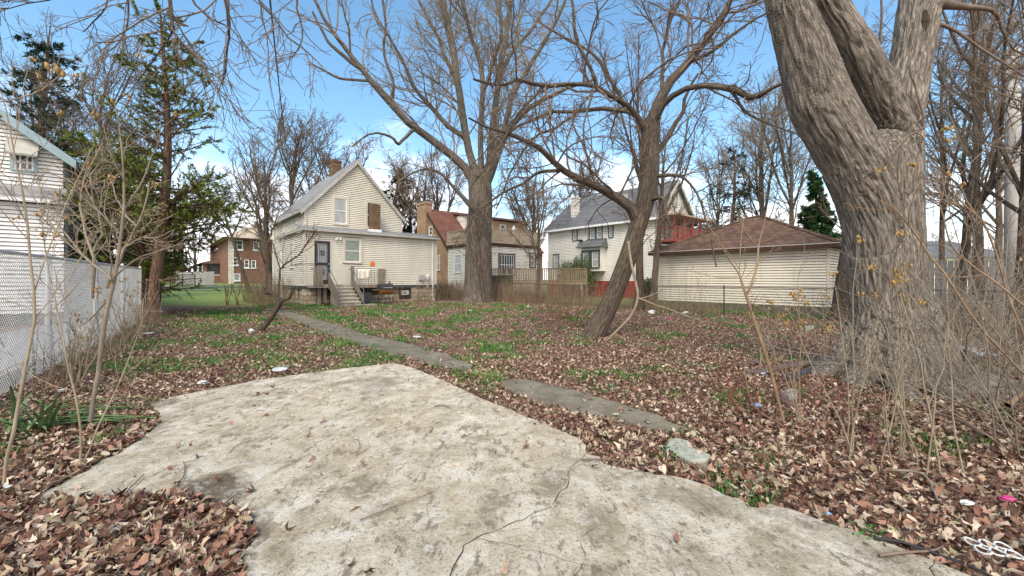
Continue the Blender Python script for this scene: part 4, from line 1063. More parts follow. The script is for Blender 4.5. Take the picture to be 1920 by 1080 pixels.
# ---------------------------------------------------------------- leaf litter
def lobed():
    n = 14; rim = []
    for i in range(n):
        t = 2*math.pi*i/n; r = .5*(1 if i % 2 == 0 else .74)*(1.2 if i in (0, 2, 12) else .82)
        rim.append((r*math.cos(t), r*math.sin(t)*.85))
    V = np.array([(0, 0)]+rim); F = np.array([[0, 1+i, 1+(i+1) % n] for i in range(n)]); return V, F
def oval():
    V = np.array([(0, 0), (.5, 0), (.2, .24), (-.25, .22), (-.5, 0), (-.25, -.22), (.2, -.24)]); F = np.array([[0, 1+i, 1+(i+1) % 6] for i in range(6)]); return V, F
LEAFC = np.array([(.38,.265,.185), (.48,.365,.265), (.27,.145,.098), (.18,.08,.055), (.105,.05,.036), (.32,.175,.125), (.55,.45,.345), (.21,.115,.075), (.42,.32,.225), (.14,.075,.05), (.33,.27,.17)])
def leaves(X, Y, Z, size, shape, tilt=.6):
    n = len(X); V2, F = shape(); k = len(V2)
    s = size[:, None]; x = V2[None, :, 0]*s; y = V2[None, :, 1]*s*RNG.uniform(.6, 1, (n, 1))
    jt = 1+RNG.normal(0, .11, (n, k)); x = x*jt; y = y*jt
    c1 = RNG.uniform(-1.5, 2.2, (n, 1)); c2 = RNG.uniform(-.8, 3.0, (n, 1))
    z = (c1*x*x + c2*y*y)/s*1.0 + RNG.normal(0, .05, (n, k))*s
    P = np.stack([x, y, z], 2)
    az = RNG.uniform(0, 2*np.pi, n); tx = RNG.normal(0, tilt, n); ty = RNG.normal(0, tilt, n)
    def rot(P, a, i, j):
        c, sn = np.cos(a)[:, None], np.sin(a)[:, None]; A, B = P[:, :, i].copy(), P[:, :, j].copy(); P[:, :, i] = A*c-B*sn; P[:, :, j] = A*sn+B*c
    rot(P, az*1.7, 0, 1); rot(P, tx, 1, 2); rot(P, ty, 0, 2); rot(P, az, 0, 1)
    P[:, :, 2] -= P[:, :, 2].min(1, keepdims=True)*.7
    P += np.stack([X, Y, Z], 1)[:, None, :]
    FF = (F[None]+(np.arange(n)*k)[:, None, None]).reshape(-1, 3)
    C = LEAFC[RNG.integers(0, len(LEAFC), n)]*RNG.uniform(.7, 1.25, (n, 1)); C = np.repeat(C[:, None], k, 1)*RNG.uniform(.85, 1.1, (n, k, 1))
    return P.reshape(-1, 3), FF, C.reshape(-1, 3)
def litter():
    zones = ((1.2, 4.5, 1150, .04, .085, lobed), (4.5, 8, 900, .035, .075, lobed), (8, 14, 430, .04, .075, oval), (14, 27, 170, .05, .09, oval))
    B = Bag()
    for (y0, y1, dens, s0, s1, shp) in zones:
        xw = 1.36*y1+2; n = int(dens*(y1-y0)*2*xw)
        X = RNG.uniform(-xw, xw, n); Y = RNG.uniform(y0, y1, n)
        u = X*U[0]+Y*U[1]
        keep = (np.abs(X) < 1.33*Y+.6+2.2*(X > 0)*(RNG.random(n) < .5)) & (u < 18.6+RNG.normal(0, .3, n)) & (u > -1.6)
        keep &= ~((Y > 21.5) & (X < -7) & (RNG.random(n) < .85)) & ~((X*V_[0]+Y*V_[1] > 25.0) & (X < -4))
        sl = INS(X, Y); keep &= ~sl | (RNG.random(n) < .007)
        pa = INP1(X, Y) | INP2(X, Y); keep &= ~pa | (RNG.random(n) < .06)
        X, Y = X[keep], Y[keep]
        g = np.array([grass(a, b) for a, b in zip(X, Y)]); nn = np.array([nz(a, b, 1.7, 11) for a, b in zip(X, Y)])
        k = RNG.random(len(X)) < np.clip(1.25-g*1.25+nn*.5, .04, 1); X, Y = X[k], Y[k]
        Z = RNG.uniform(.0, .05, len(X)); Z[INS(X, Y)] = .055
        h_ = RNG.random(len(X)) < (.5 if shp is lobed else 0)
        for sel, sh, kk in ((h_, lobed, 1), (~h_, oval, 1.05 if shp is lobed else 1)):
            if sel.any(): V, F, C = leaves(X[sel], Y[sel], Z[sel], s0*.6+(s1*kk-s0*.6)*RNG.random(sel.sum())**1.25, sh, .5); B.add(V, F, C)
    # drift of leaves close to the lower left corner lies deeper
    X, Y = RNG.uniform(-3.6, -1.0, 9000), RNG.uniform(1.3, 4.2, 9000); k = ~INS(X, Y); X, Y = X[k], Y[k]
    V, F, C = leaves(X, Y, RNG.uniform(.02, .07, len(X)), RNG.uniform(.04, .08, len(X)), lobed, .42); B.add(V, F, C)
    X, Y = RNG.uniform(-3.6, -1.0, 9000), RNG.uniform(1.3, 4.2, 9000); k = ~INS(X, Y); X, Y = X[k], Y[k]
    V, F, C = leaves(X, Y, RNG.uniform(.03, .08, len(X)), RNG.uniform(.045, .095, len(X)), oval, .5); B.add(V, F, C)
    print('litter verts', B.n)
    tag(B.build('leaf_litter', M['leaf']), 'brown and pinkish dead leaves covering the yard floor', 'leaves', kind='stuff')
litter()
def grass_tufts():
    B = Bag(); n = 150000
    X = RNG.uniform(-14, 13, n); Y = 2.5+22*RNG.random(n)**1.35
    keep = (np.abs(X) < 1.33*Y+.4) & ~INS(X, Y) & ~INP1(X, Y) & ~INP2(X, Y) & (X*U[0]+Y*U[1] > -1.3) & (X*U[0]+Y*U[1] < 19.8); X, Y = X[keep], Y[keep]
    cl = np.array([nz(a, b, 2.3, 21) + .6*nz(a, b, .7, 33) for a, b in zip(X, Y)]); g = np.array([grass(a, b) for a, b in zip(X, Y)])
    k = (g + cl*.7 + RNG.normal(0, .06, len(X)) > .46); X, Y = X[k], Y[k]; cl = cl[k]; g = g[k]
    n = len(X); m = 4
    X = np.repeat(X, m)+RNG.normal(0, .035, n*m); Y = np.repeat(Y, m)+RNG.normal(0, .035, n*m)
    hgt = RNG.uniform(.04, .11, n*m); w = .003+.0005*Y; a = RNG.uniform(0, 2*np.pi, n*m); l = RNG.uniform(.2, 1.1, n*m)*hgt
    ca, sa = np.cos(a), np.sin(a); zz = 0*X+.005
    P = np.stack([np.stack([X-sa*w, Y+ca*w, zz], 1), np.stack([X+sa*w, Y-ca*w, zz], 1), np.stack([X+ca*l, Y+sa*l, hgt], 1)], 1)
    F = np.arange(n*m*3).reshape(-1, 3)
    pal = np.array([(.05,.17,.025), (.09,.22,.035), (.14,.24,.05), (.20,.26,.08), (.27,.27,.12)])
    idx = np.clip(np.repeat((2.2-cl*5).astype(int), m)+RNG.integers(-1, 2, n*m), 0, 4)
    C = np.repeat((pal[idx]*RNG.uniform(.8, 1.2, (n*m, 1)))[:, None], 3, 1).reshape(-1, 3)
    B.add(P.reshape(-1, 3), F, C)
    # broad leaved green weeds in clumps
    spots = [G(*p) for p in ((1130, 730), (1145, 735), (1120, 738), (1330, 697), (1350, 694), (1220, 632), (1245, 640), (1215, 650), (1210, 590), (1240, 592), (1355, 600), (1372, 603), (1300, 598), (855, 700), (870, 712),
                             (840, 652), (825, 656), (1290, 690), (1010, 585), (1040, 585), (1095, 636), (1085, 640), (1150, 640), (1168, 645), (420, 655), (330, 700), (520, 650), (600, 650), (640, 665), (700, 655),
                             (560, 690), (300, 660), (260, 640), (240, 670), (400, 690), (1168, 650), (1620, 1018), (1640, 1013), (1250, 858), (1245, 868), (620, 625), (800, 660), (680, 690), (360, 640), (380, 620))]
    for (x, y, z) in spots:
        k = 26; s = .012+.0018*y; sp = .05+.017*y
        X = x+RNG.normal(0, sp*.6, k); Y = y+RNG.normal(0, sp*.6, k)
        V, F, C = leaves(X, Y, RNG.uniform(.01, .09, k), RNG.uniform(s*1.2, s*2.6, k), oval, .5)
        C = np.repeat((np.array((.055, .16, .035))*RNG.uniform(.6, 1.5, (k, 1)))[:, None], 7, 1).reshape(-1, 3); B.add(V, F, C)
    print('grass verts', B.n)
    tag(B.build('grass_tufts', M['grassblade']), 'short green grass and weeds growing through the dead leaves', 'grass', kind='stuff')
grass_tufts()

# ---------------------------------------------------------------- trees
def resample(pts, k):
    P = np.array(pts, float); n = len(P)
    Q = np.vstack([2*P[0]-P[1], P, 2*P[-1]-P[-2]]); ts = np.linspace(0, n-1-1e-6, k); out = []
    for t in ts:
        i = int(t); f = t-i; a, b, c, d = Q[i], Q[i+1], Q[i+2], Q[i+3]
        out.append(.5*((2*b)+(-a+c)*f+(2*a-5*b+4*c-d)*f*f+(-a+3*b-3*c+d)*f**3))
    return np.array(out)
def grow(P, R, n, ang=(.5, 1.0), lr=.5, k=6, wander=.25, up=.1, rr=.6, rmin=.006, t0=.2, t1=1.0, lmin=.2, lmax=9, seed=0, flat=0):
    g = np.random.default_rng(seed); m, K, _ = P.shape
    seg = np.linalg.norm(P[:, 1:]-P[:, :-1], axis=2); L = seg.sum(1); w = L/L.sum()
    idx = g.choice(m, n, p=w); t = g.uniform(t0, t1, n); f = t*(K-1)*.9999; i = f.astype(int); f = f-i
    base = P[idx, i]*(1-f)[:, None]+P[idx, i+1]*f[:, None]; Rb = R[idx, i]*(1-f)+R[idx, i+1]*f
    T = P[idx, i+1]-P[idx, i]; T /= np.linalg.norm(T, axis=1, keepdims=True)+1e-9
    N = np.cross(T, g.normal(0, 1, (n, 3))); N /= np.linalg.norm(N, axis=1, keepdims=True)+1e-9
    a = g.uniform(ang[0], ang[1], n)[:, None]; d = np.cos(a)*T+np.sin(a)*N
    ln = np.clip(L[idx]*lr*(1.15-.65*t)*g.uniform(.5, 1.3, n), lmin, lmax)/(k-1)
    out = np.empty((n, k, 3)); out[:, 0] = base; cur = base
    bend = g.normal(0, wander, (n, 3))
    for j in range(1, k):
        d = d + g.normal(0, wander, (n, 3)) + bend*.5; d[:, 2] += up; d /= np.linalg.norm(d, axis=1, keepdims=True)
        cur = cur + d*ln[:, None]; out[:, j] = cur
    r0 = np.maximum(np.minimum(np.minimum(Rb*rr, Rb*.95), ln*(k-1)*.013), rmin); s = np.linspace(0, 1, k)[None]
    Rr = r0[:, None]*(1-s)**.8+rmin*s; return out, Rr
def limbs_from_px(Y0, lst, K=14):
    """lst: list of [(px,py,dY,width px)...]"""
    Ps, Rs = [], []
    for L in lst:
        P = [D(p[0], p[1], Y0+p[2]) for p in L]; r = [p[3]/2*(Y0+p[2])/FX/math.sqrt(1+((p[0]-CX)/FX)**2) for p in L]
        Q = resample([(*a, b) for a, b in zip(P, r)], K); Ps.append(Q[:, :3]); Rs.append(np.maximum(Q[:, 3], .004))
    return np.array(Ps), np.array(Rs)
def wobble(P, amp, s=2.0):
    for j in range(P.shape[0]):
        for i in range(1, P.shape[1]):
            v = mnoise.noise_vector(Vector(P[j, i]*s)); P[j, i] += np.array(v)*amp
    return P
def build_tree(name, loc, label, trunkP, trunkR, crowns, barkm, twigm, sides=12, cat='tree', group=None, trunk_extra=None):
    t = empty(name, loc, label, cat, group)
    B = Bag(); V, F = tubes(trunkP, trunkR, sides); B.add(V, F, LOC)
    if trunk_extra is not None:
        for (P, R, s) in trunk_extra: V, F = tubes(P, R, s); B.add(V, F, LOC)
    B.build('trunk', barkm, t, True)
    if crowns:
        B = Bag()
        for (P, R, s) in crowns: V, F = tubes(P, R, s); B.add(V, F)
        B.build('crown', twigm, t, True)
    return t

# 1. the big furrowed tree on the right ------------------------------------
def big_tree():
    Y0 = 5.95; K = 26
    loc = G(1665, 735); loc = (D(1668, 700, Y0)[0], Y0, 0)
    t = empty('furrowed_tree', loc, 'huge deeply furrowed tree forking into three limbs, filling the right side', 'tree')
    Ls = [[(1690, 800, 0, 300), (1682, 740, 0, 250), (1676, 690, 0, 218), (1670, 620, 0, 182), (1660, 520, 0, 165), (1650, 400, 0, 163), (1643, 320, 0, 178), (1655, 270, .05, 130)],
          [(1660, 520, 0, 150), (1640, 400, -.05, 145), (1607, 320, -.1, 140), (1570, 250, -.15, 132), (1537, 190, -.2, 126), (1508, 100, -.3, 108), (1478, 0, -.4, 88), (1450, -150, -.5, 80), (1420, -330, -.7, 66)],
          [(1660, 520, .1, 130), (1668, 400, .1, 125), (1678, 320, .1, 112), (1682, 240, .1, 100), (1694, 170, .12, 96), (1708, 110, .12, 86), (1722, 30, .15, 92), (1740, -100, .3, 80), (1765, -300, .5, 62)],
          [(1690, 260, .05, 88), (1668, 215, .0, 90), (1640, 160, -.1, 88), (1612, 100, -.2, 76), (1582, 50, -.25, 68), (1550, -2, -.3, 66), (1500, -120, -.5, 56), (1440, -300, -.9, 44)]]
    B = Bag(); CL = []
    for L in Ls:
        P, R = limbs_from_px(Y0, [L], K); R = R*.93; CL.append((P[0], R[0])); V, F = tubes(P, R, 28); B.add(V, F)
        n = len(V); B.add(V[:28], np.array([[0, i, i+1] for i in range(1, 27)])); B.add(V[-28:], np.array([[0, i, i+1] for i in range(1, 27)]))
    rr = random.Random(3)
    for a in (200, 235, 262, 290, 318, 345, 20, 70, 120, 160):   # root flares
        th = math.radians(a); cx, cy = loc[0]+.05, Y0
        ln = {345: 1.3, 318: 1.0, 20: 1.1}.get(a, .55)+rr.uniform(-.05, .1)
        pts = [(cx+math.cos(th)*.34, cy+math.sin(th)*.34, 1.15), (cx+math.cos(th)*.47, cy+math.sin(th)*.47, .52), (cx+math.cos(th)*(.60), cy+math.sin(th)*.60, .18), (cx+math.cos(th)*(.60+ln*.5), cy+math.sin(th)*(.60+ln*.5), .02), (cx+math.cos(th+.1)*(.60+ln), cy+math.sin(th+.1)*(.60+ln), -.14)]
        P = resample(pts, 14)[None]; R = np.interp(np.linspace(0, 1, 14), [0, .35, 1], [.10, .21, .08])[None]; CL.append((P[0], R[0])); V, F = tubes(P, R, 16); B.add(V, F); B.add(V[-16:], np.array([[0, i, i+1] for i in range(1, 15)])); B.add(V[:16], np.array([[0, i, i+1] for i in range(1, 15)]))
    o = B.build('trunk', None, t, True)
    md = o.modifiers.new('r', 'REMESH'); md.mode = 'VOXEL'; md.voxel_size = .018
    s_ = o.modifiers.new('sm', 'SMOOTH'); s_.iterations = 10; s_.factor = .6
    dg = bpy.context.evaluated_depsgraph_get(); me = bpy.data.meshes.new_from_object(o.evaluated_get(dg))
    o.modifiers.clear(); o.data = me; me.materials.clear(); me.materials.append(M['bark1'])
    n = len(me.vertices); co = np.empty(n*3); me.vertices.foreach_get('co', co); co = co.reshape(-1, 3)
    no = np.empty(n*3); me.vertices.foreach_get('normal', no); no = no.reshape(-1, 3)
    d = np.empty(n); loc_ = np.empty((n, 3)); best = np.full(n, 1e9); W_ = co+np.array(loc)
    for li, (Pc, Rc) in enumerate(CL):
        if li < 4: q4 = resample(np.column_stack([Pc, Rc]), 170); Pc, Rc = q4[:, :3], q4[:, 3]
        s0 = 0
        for j in range(len(Pc)-1):
            a, b = Pc[j], Pc[j+1]; ab = b-a; ll = np.linalg.norm(ab); t_ = np.clip(((W_-a)@ab)/(ll*ll), 0, 1); q = a+t_[:, None]*ab; off = W_-q; dist = np.linalg.norm(off, axis=1)-Rc[j]*(1 if li < 4 else .75)
            k_ = dist < best; best[k_] = dist[k_]; loc_[k_, 0] = off[k_, 0]; loc_[k_, 1] = off[k_, 1]; loc_[k_, 2] = (s0+t_*ll)[k_]; s0 += ll
    for i in range(n):
        x, y, z = loc_[i]; w = mnoise.noise(Vector((x*3, y*3, z*1.2)))*.9
        a = mnoise.noise(Vector((x*16+w, y*16+w, z*1.7+w))); b = mnoise.noise(Vector((x*24, y*24, z*5+w*3))); c = mnoise.noise(Vector((x*1.7, y*1.7, z*.9)))
        d[i] = -max(0, .20-abs(a))*.13 + b*.014 + .02 + c*.05
    at2 = me.attributes.new('Col', 'FLOAT_COLOR', 'POINT'); cc_ = np.ones((n, 4), np.float32); cc_[:, :3] = loc_; at2.data.foreach_set('color', cc_.ravel())
    co += no*d[:, None]; me.vertices.foreach_set('co', co.ravel()); me.polygons.foreach_set('use_smooth', np.ones(len(me.polygons), bool)); me.update()
    print('big tree verts', n)
    # side limb at the top right and its twigs
    P, R = limbs_from_px(Y0, [[(1745, 5, .1, 34), (1790, 12, .2, 20), (1830, 14, .3, 13), (1866, 24, .4, 10), (1880, 60, .5, 6), (1905, 95, .6, 5), (1940, 110, .8, 4)],
                              [(1738, 40, .1, 14), (1790, 55, .0, 8), (1850, 98, -.1, 6), (1900, 130, -.2, 5), (1990, 180, -.4, 3)],
                              [(1648, 120, -.2, 5), (1652, 70, -.35, 6), (1655, 30, -.4, 5), (1652, -30, -.4, 5)],
                              [(1650, 330, -.45, 5), (1700, 260, -.6, 5), (1735, 232, -.5, 5), (1710, 150, -.5, 4)],
                              [(1440, -180, -.5, 40), (1330, -260, -1, 26), (1200, -330, -1.5, 14), (1100, -380, -2, 8)],
                              [(1750, -180, .4, 40), (1850, -280, .8, 24), (1960, -360, 1.2, 12), (2050, -420, 1.5, 6)]], 12)
    wobble(P, .02)
    c1 = grow(P, R, 60, lr=.5, rmin=.003, seed=1, wander=.2, rr=.5, up=.0); c2 = grow(*c1, 260, lr=.5, rmin=.002, k=5, seed=2, wander=.25, lmin=.15)
    B = Bag()
    for (p, r, s) in ((P, R, 8), (*c1, 4), (*c2, 3)): V, F = tubes(p, r, s); B.add(V, F)
    B.build('crown', M['twig'], t, True)
    # hollow scar high on the right limb, its inner shade painted as a dark bulge
    m = MB(); c = D(1733, 42, 5.90); k = 14; rim = [(c[0]+.055*math.cos(i*2*math.pi/k)+.03*math.sin(i*2*math.pi/k), c[1], c[2]+.19*math.sin(i*2*math.pi/k)) for i in range(k)]
    m.lathe((c[0], c[1], c[2]), [(.01, -.2), (.05, -.15), (.075, 0), (.05, .15), (.01, .2)], 14, sy=.8)
    m.build('hollow', M['crack'], t)
big_tree()

# 2. leaning tree -----------------------------------------------------------
def leaning_tree():
    Y0 = 10.4
    T = [[(1100, 655, 0, 58), (1111, 632, 0, 50), (1144, 568, .1, 42), (1175, 489, .1, 41), (1199, 415, .1, 40), (1214, 360, .1, 42), (1221, 305, .1, 38), (1219, 244, .1, 35), (1230, 205, 0, 25)]]
    tp, tr = limbs_from_px(Y0, T, 30); tr = tr*.84
    Ls = [[(1216, 250, .1, 20), (1200, 222, 0, 13), (1169, 195, -.3, 12), (1120, 165, -.7, 10), (1075, 158, -1.1, 9), (1022, 159, -1.5, 9), (975, 150, -1.9, 8), (937, 162, -2.2, 7), (890, 150, -2.5, 5)],
          [(1212, 262, .1, 16), (1193, 216, .3, 11), (1145, 204, .7, 10), (1083, 208, 1.0, 8), (1022, 214, 1.3, 7), (975, 236, 1.5, 6), (935, 262, 1.7, 4)],
          [(1222, 260, .1, 30), (1233, 201, .1, 25), (1254, 159, .2, 22), (1291, 116, .3, 18), (1328, 67, .4, 16), (1364, 12, .5, 13), (1400, -60, .7, 10), (1430, -140, .8, 7)],
          [(1226, 240, .1, 20), (1240, 205, -.2, 16), (1266, 177, -.5, 14), (1315, 159, -.9, 13), (1364, 165, -1.3, 16), (1407, 183, -1.6, 17), (1435, 172, -1.8, 11), (1462, 159, -2.0, 9), (1500, 150, -2.2, 6)],
          [(1202, 425, .1, 28), (1190, 398, 0, 26), (1163, 373, -.1, 22), (1114, 348, -.4, 18), (1085, 335, -.6, 16), (1053, 318, -.8, 14), (1022, 287, -1.1, 12), (973, 256, -1.5, 9), (925, 245, -1.9, 6), (880, 225, -2.3, 4)],
          [(1120, 165, -.7, 8), (1100, 115, -.8, 8), (1080, 62, -.9, 7), (1071, 0, -1.0, 6), (1062, -60, -1.1, 4)],
          [(1240, 190, .1, 12), (1243, 150, .4, 9), (1244, 92, .7, 8), (1258, 40, 1.0, 7), (1280, -20, 1.2, 6), (1290, -90, 1.3, 4)],
          [(1215, 380, .1, 12), (1240, 372, -.4, 8), (1250, 400, -.7, 6), (1258, 425, -.9, 5)],
          [(1222, 300, .2, 16), (1250, 262, .5, 12), (1262, 235, .8, 11), (1282, 210, 1.0, 9), (1284, 182, 1.2, 7), (1310, 140, 1.5, 5)],
          [(1169, 195, -.3, 9), (1140, 140, -.2, 8), (1105, 95, 0, 6), (1060, 70, .2, 5), (1010, 40, .4, 4)],
          [(1022, 159, -1.5, 7), (990, 190, -1.6, 6), (960, 235, -1.7, 5), (920, 300, -1.9, 4), (885, 350, -2.0, 3)],
          [(1053, 318, -.8, 9), (1010, 322, -1.1, 7), (975, 345, -1.4, 6), (930, 372, -1.7, 5), (890, 400, -1.9, 4), (870, 440, -2, 3)],
          [(1083, 208, 1.0, 7), (1040, 240, .8, 6), (1005, 255, .6, 5), (960, 320, .3, 4), (930, 390, .1, 3)],
          [(1291, 116, .3, 10), (1330, 100, .0, 8), (1380, 60, -.3, 7), (1430, 30, -.5, 5), (1480, 0, -.8, 4)],
          [(1221, 330, .1, 12), (1275, 330, -.4, 7), (1310, 370, -.9, 5), (1335, 450, -1.3, 4), (1345, 500, -1.5, 3)],
          [(1364, 165, -1.3, 9), (1400, 210, -1.4, 6), (1450, 235, -1.6, 5), (1500, 250, -1.9, 3)]]
    P, R = limbs_from_px(Y0, Ls, 14); wobble(P, .06, 1.6); R = R*.86
    c1 = grow(P, R, 150, ang=(.5, 1.2), lr=.42, k=8, rmin=.008, seed=5, wander=.20, rr=.55, up=.03, lmax=2.6)
    c2 = grow(*c1, 650, ang=(.4, 1.1), lr=.5, k=6, rmin=.006, seed=6, wander=.22, rr=.6, up=.02, lmin=.3, lmax=1.4)
    c3 = grow(*c2, 2400, ang=(.4, 1.0), lr=.6, k=5, rmin=.0042, seed=7, wander=.2, up=.02, lmin=.2, lmax=.7)
    build_tree('leaning_tree', G(1111, 635), 'leaning bare tree with crooked spreading limbs in the middle of the yard', tp, tr, [(*c1, 6), (*c2, 4), (*c3, 3)], M['bark2'], M['twig'], 18, trunk_extra=[(P, R, 9)])
leaning_tree()

# 3. the tall silver tree by the fence --------------------------------------
def tall_tree():
    Y0 = 26.0
    T = [[(896, 574, 0, 76), (896, 562, 0, 62), (897, 535, 0, 54), (897, 500, 0, 51), (898, 430, 0, 48), (901, 389, 0, 45), (900, 350, 0, 44), (898, 322, 0, 36)]]
    tp, tr = limbs_from_px(Y0, T, 20)
    Ls = [[(893, 360, 0, 22), (883, 330, 0, 17), (863, 307, -.3, 16), (832, 280, -.6, 15), (778, 241, -1.4, 14), (731, 194, -2.2, 13), (696, 152, -2.8, 12), (677, 128, -3, 10), (649, 93, -3.3, 9), (618, 50, -3.6, 7), (591, 0, -4, 6), (570, -50, -4.2, 4)],
          [(677, 128, -3, 8), (649, 109, -3.4, 8), (618, 82, -3.9, 6), (603, 54, -4.2, 5), (585, 20, -4.4, 4)],
          [(778, 241, -1.4, 8), (757, 262, -2, 6), (748, 272, -2.4, 6), (735, 257, -2.8, 5), (700, 250, -3.3, 4), (660, 275, -3.6, 3)],
          [(895, 345, 0, 22), (890, 318, .3, 16), (879, 272, .8, 14), (867, 210, 1.4, 14), (859, 155, 1.8, 13), (850, 89, 2.2, 13), (832, 19, 2.6, 13), (815, -60, 3, 9), (800, -150, 3.2, 6)],
          [(901, 350, 0, 20), (899, 300, -.4, 12), (902, 253, -.8, 10), (904, 175, -1.5, 9), (898, 109, -2, 8), (880, 60, -2.4, 7), (866, 0, -3, 6), (855, -60, -3.3, 4)],
          [(903, 345, 0, 22), (914, 311, .4, 15), (925, 233, .9, 13), (933, 155, 1.2, 12), (945, 97, 1.5, 10), (953, 39, 1.8, 9), (957, -10, 2, 8), (965, -90, 2.2, 5)],
          [(907, 350, 0, 24), (918, 322, -.3, 20), (941, 264, -.9, 16), (972, 222, -1.5, 11), (1007, 194, -2.1, 8), (1060, 165, -2.8, 6), (1110, 150, -3.4, 4)],
          [(879, 272, .8, 11), (871, 258, .6, 10), (832, 229, .2, 9), (793, 183, -.3, 8), (770, 148, -.6, 7), (754, 109, -1, 6), (735, 74, -1.3, 5), (708, 31, -1.6, 4), (690, -20, -1.8, 3)],
          [(941, 264, -.9, 10), (960, 180, -1.1, 9), (990, 130, -1.3, 8), (1030, 60, -1.6, 7), (1060, 0, -1.9, 5), (1080, -60, -2.1, 4)],
          [(933, 155, 1.2, 9), (960, 100, 1.6, 8), (1000, 50, 2.1, 6), (1035, 0, 2.5, 5), (1060, -50, 2.8, 3)],
          [(859, 155, 1.8, 8), (840, 120, 2.1, 7), (820, 70, 2.5, 6), (790, 10, 2.8, 5), (770, -50, 3, 4)],
          [(904, 175, -1.5, 8), (925, 120, -2, 7), (940, 60, -2.4, 6), (935, 0, -2.7, 5), (930, -60, -3, 4)],
          [(731, 194, -2.2, 8), (735, 150, -2.5, 6), (720, 100, -2.9, 5), (725, 50, -3.2, 4), (715, 0, -3.5, 3)],
          [(696, 152, -2.8, 6), (660, 148, -3, 5), (632, 145, -3.3, 5), (605, 130, -3.6, 4), (580, 115, -3.8, 3)],
          [(898, 400, -.7, 12), (850, 350, -1.3, 6), (815, 320, -1.8, 5), (780, 320, -2.1, 4), (740, 345, -2.5, 3)]]
    P, R = limbs_from_px(Y0, Ls, 14); wobble(P, .14, .7)
    c1 = grow(P, R, 230, ang=(.4, 1.0), lr=.36, k=8, rmin=.016, seed=15, wander=.16, rr=.5, up=.06, lmax=5)
    c2 = grow(*c1, 1100, ang=(.4, 1.0), lr=.5, k=6, rmin=.011, seed=16, wander=.2, rr=.6, up=.03, lmin=.6, lmax=2.6)
    c3 = grow(*c2, 5200, ang=(.3, .9), lr=.6, k=5, rmin=.0075, seed=17, wander=.2, up=-.02, lmin=.4, lmax=1.5)
    o = build_tree('tall_maple', D(895, 560, Y0)[:2]+(0,), 'tall thick grey bare tree with fanning limbs beside the pale extension', tp, tr, [(*c1, 6), (*c2, 4), (*c3, 3)], M['bark4'], M['twiggrey'], 20, trunk_extra=[(P, R, 9)])
    V = []
tall_tree()

# generic bare trees ---------------------------------------------------------
def bare_tree(name, x, y, h, label, seed, r=.18, nl=9, fork=.28, spread=(.25, .75), fine=1600, lean=(0, 0), bm='bark3', tm='twig', rm=.012, up=.12, group=None, sides=9, nb=None):
    g = np.random.default_rng(seed); z0 = gz(x, y)-.15; K = 12
    ts = np.linspace(0, 1, K); th = h*.8
    P = np.stack([x+lean[0]*ts*th+np.cumsum(g.normal(0, .03*h/12, K)), y+lean[1]*ts*th+np.cumsum(g.normal(0, .03*h/12, K)), z0+ts*th], 1)[None]
    R = (r*(1.25-.3*ts)*(1-ts)**.55+.02)[None]; R[0, 0] *= 1.35
    l1 = grow(P, R, nl, ang=spread, lr=.75, k=10, wander=.07, up=up, rr=.62, rmin=rm*1.6, t0=fork, t1=.9, lmin=h*.22, lmax=h*.62, seed=seed+1)
    c1 = grow(np.concatenate([l1[0], resample(P[0], 10)[None]]), np.concatenate([l1[1], R[:, :10]*.5]), nb or int(fine/22), ang=(.4, 1.0), lr=.42, k=7, wander=.12, up=.06, rr=.55, rmin=rm*1.2, t0=.3, seed=seed+2, lmin=h*.06, lmax=h*.25)
    c2 = grow(*c1, int(fine/5), ang=(.4, 1.0), lr=.5, k=6, wander=.16, up=.03, rr=.6, rmin=rm*.9, seed=seed+3, lmin=h*.035, lmax=h*.13)
    c3 = grow(*c2, fine, ang=(.3, .9), lr=.6, k=4, wander=.16, up=.02, rmin=rm*.6, seed=seed+4, lmin=h*.02, lmax=h*.07)
    return build_tree(name, (x, y, z0), label, P, R, [(*c1, 5), (*c2, 3), (*c3, 3)], M[bm], M[tm], sides, group=group, trunk_extra=[(*l1, 7)])
def at(px, Y): return D(px, 523, Y)[0], Y
# fence line trunks behind the leaning tree
x, y = at(1199, 19.2); bare_tree('bare_tree', x, y, 11.5, 'straight dark trunk standing at the wire fence just behind the leaning tree', 31, r=.155, nl=8, fork=.5, spread=(.2, .6), fine=1500, rm=.009, bm='bark3')
x, y = at(1222, 20.3); bare_tree('bare_tree', x, y, 10.5, 'slender bare tree leaning right at the corner of the garage', 41, r=.13, nl=8, fork=.45, spread=(.2, .8), fine=1300, rm=.009, lean=(.10, 0), bm='bark2')
x, y = at(1010, 25.5); bare_tree('slender_tree', x, y, 8.5, 'thin straight young tree in front of the garden deck', 51, r=.085, nl=10, fork=.35, spread=(.4, 1.1), fine=900, rm=.009, bm='bark2')
x, y = at(909, 25.0); bare_tree('slender_tree', x, y, 7.2, 'thin leaning sapling in front of the patio door right of the tall maple', 52, r=.07, nl=7, fork=.4, spread=(.4, 1.0), fine=600, rm=.009, lean=(-.12, 0), bm='bark2')
x, y = at(505, 33); bare_tree('spreading_tree', x, y, 14.5, 'dark spreading bare tree left of the cream house with low forked limbs', 61, r=.20, nl=12, fork=.2, spread=(.35, .9), fine=2000, rm=.012, lean=(-.04, 0), nb=130)
x, y = at(470, 38); bare_tree('spreading_tree', x, y, 12.5, 'dark bare tree in front of the brown brick house, arching left', 62, r=.13, nl=5, fork=.4, spread=(.4, .9), fine=700, rm=.012, lean=(-.30, 0), nb=50)
x, y = at(543, 44); bare_tree('spreading_tree', x, y, 19, 'bare tree rising behind the grey roof of the cream house', 63, r=.26, nl=13, fork=.3, spread=(.25, .7), fine=3600, rm=.018, nb=220)
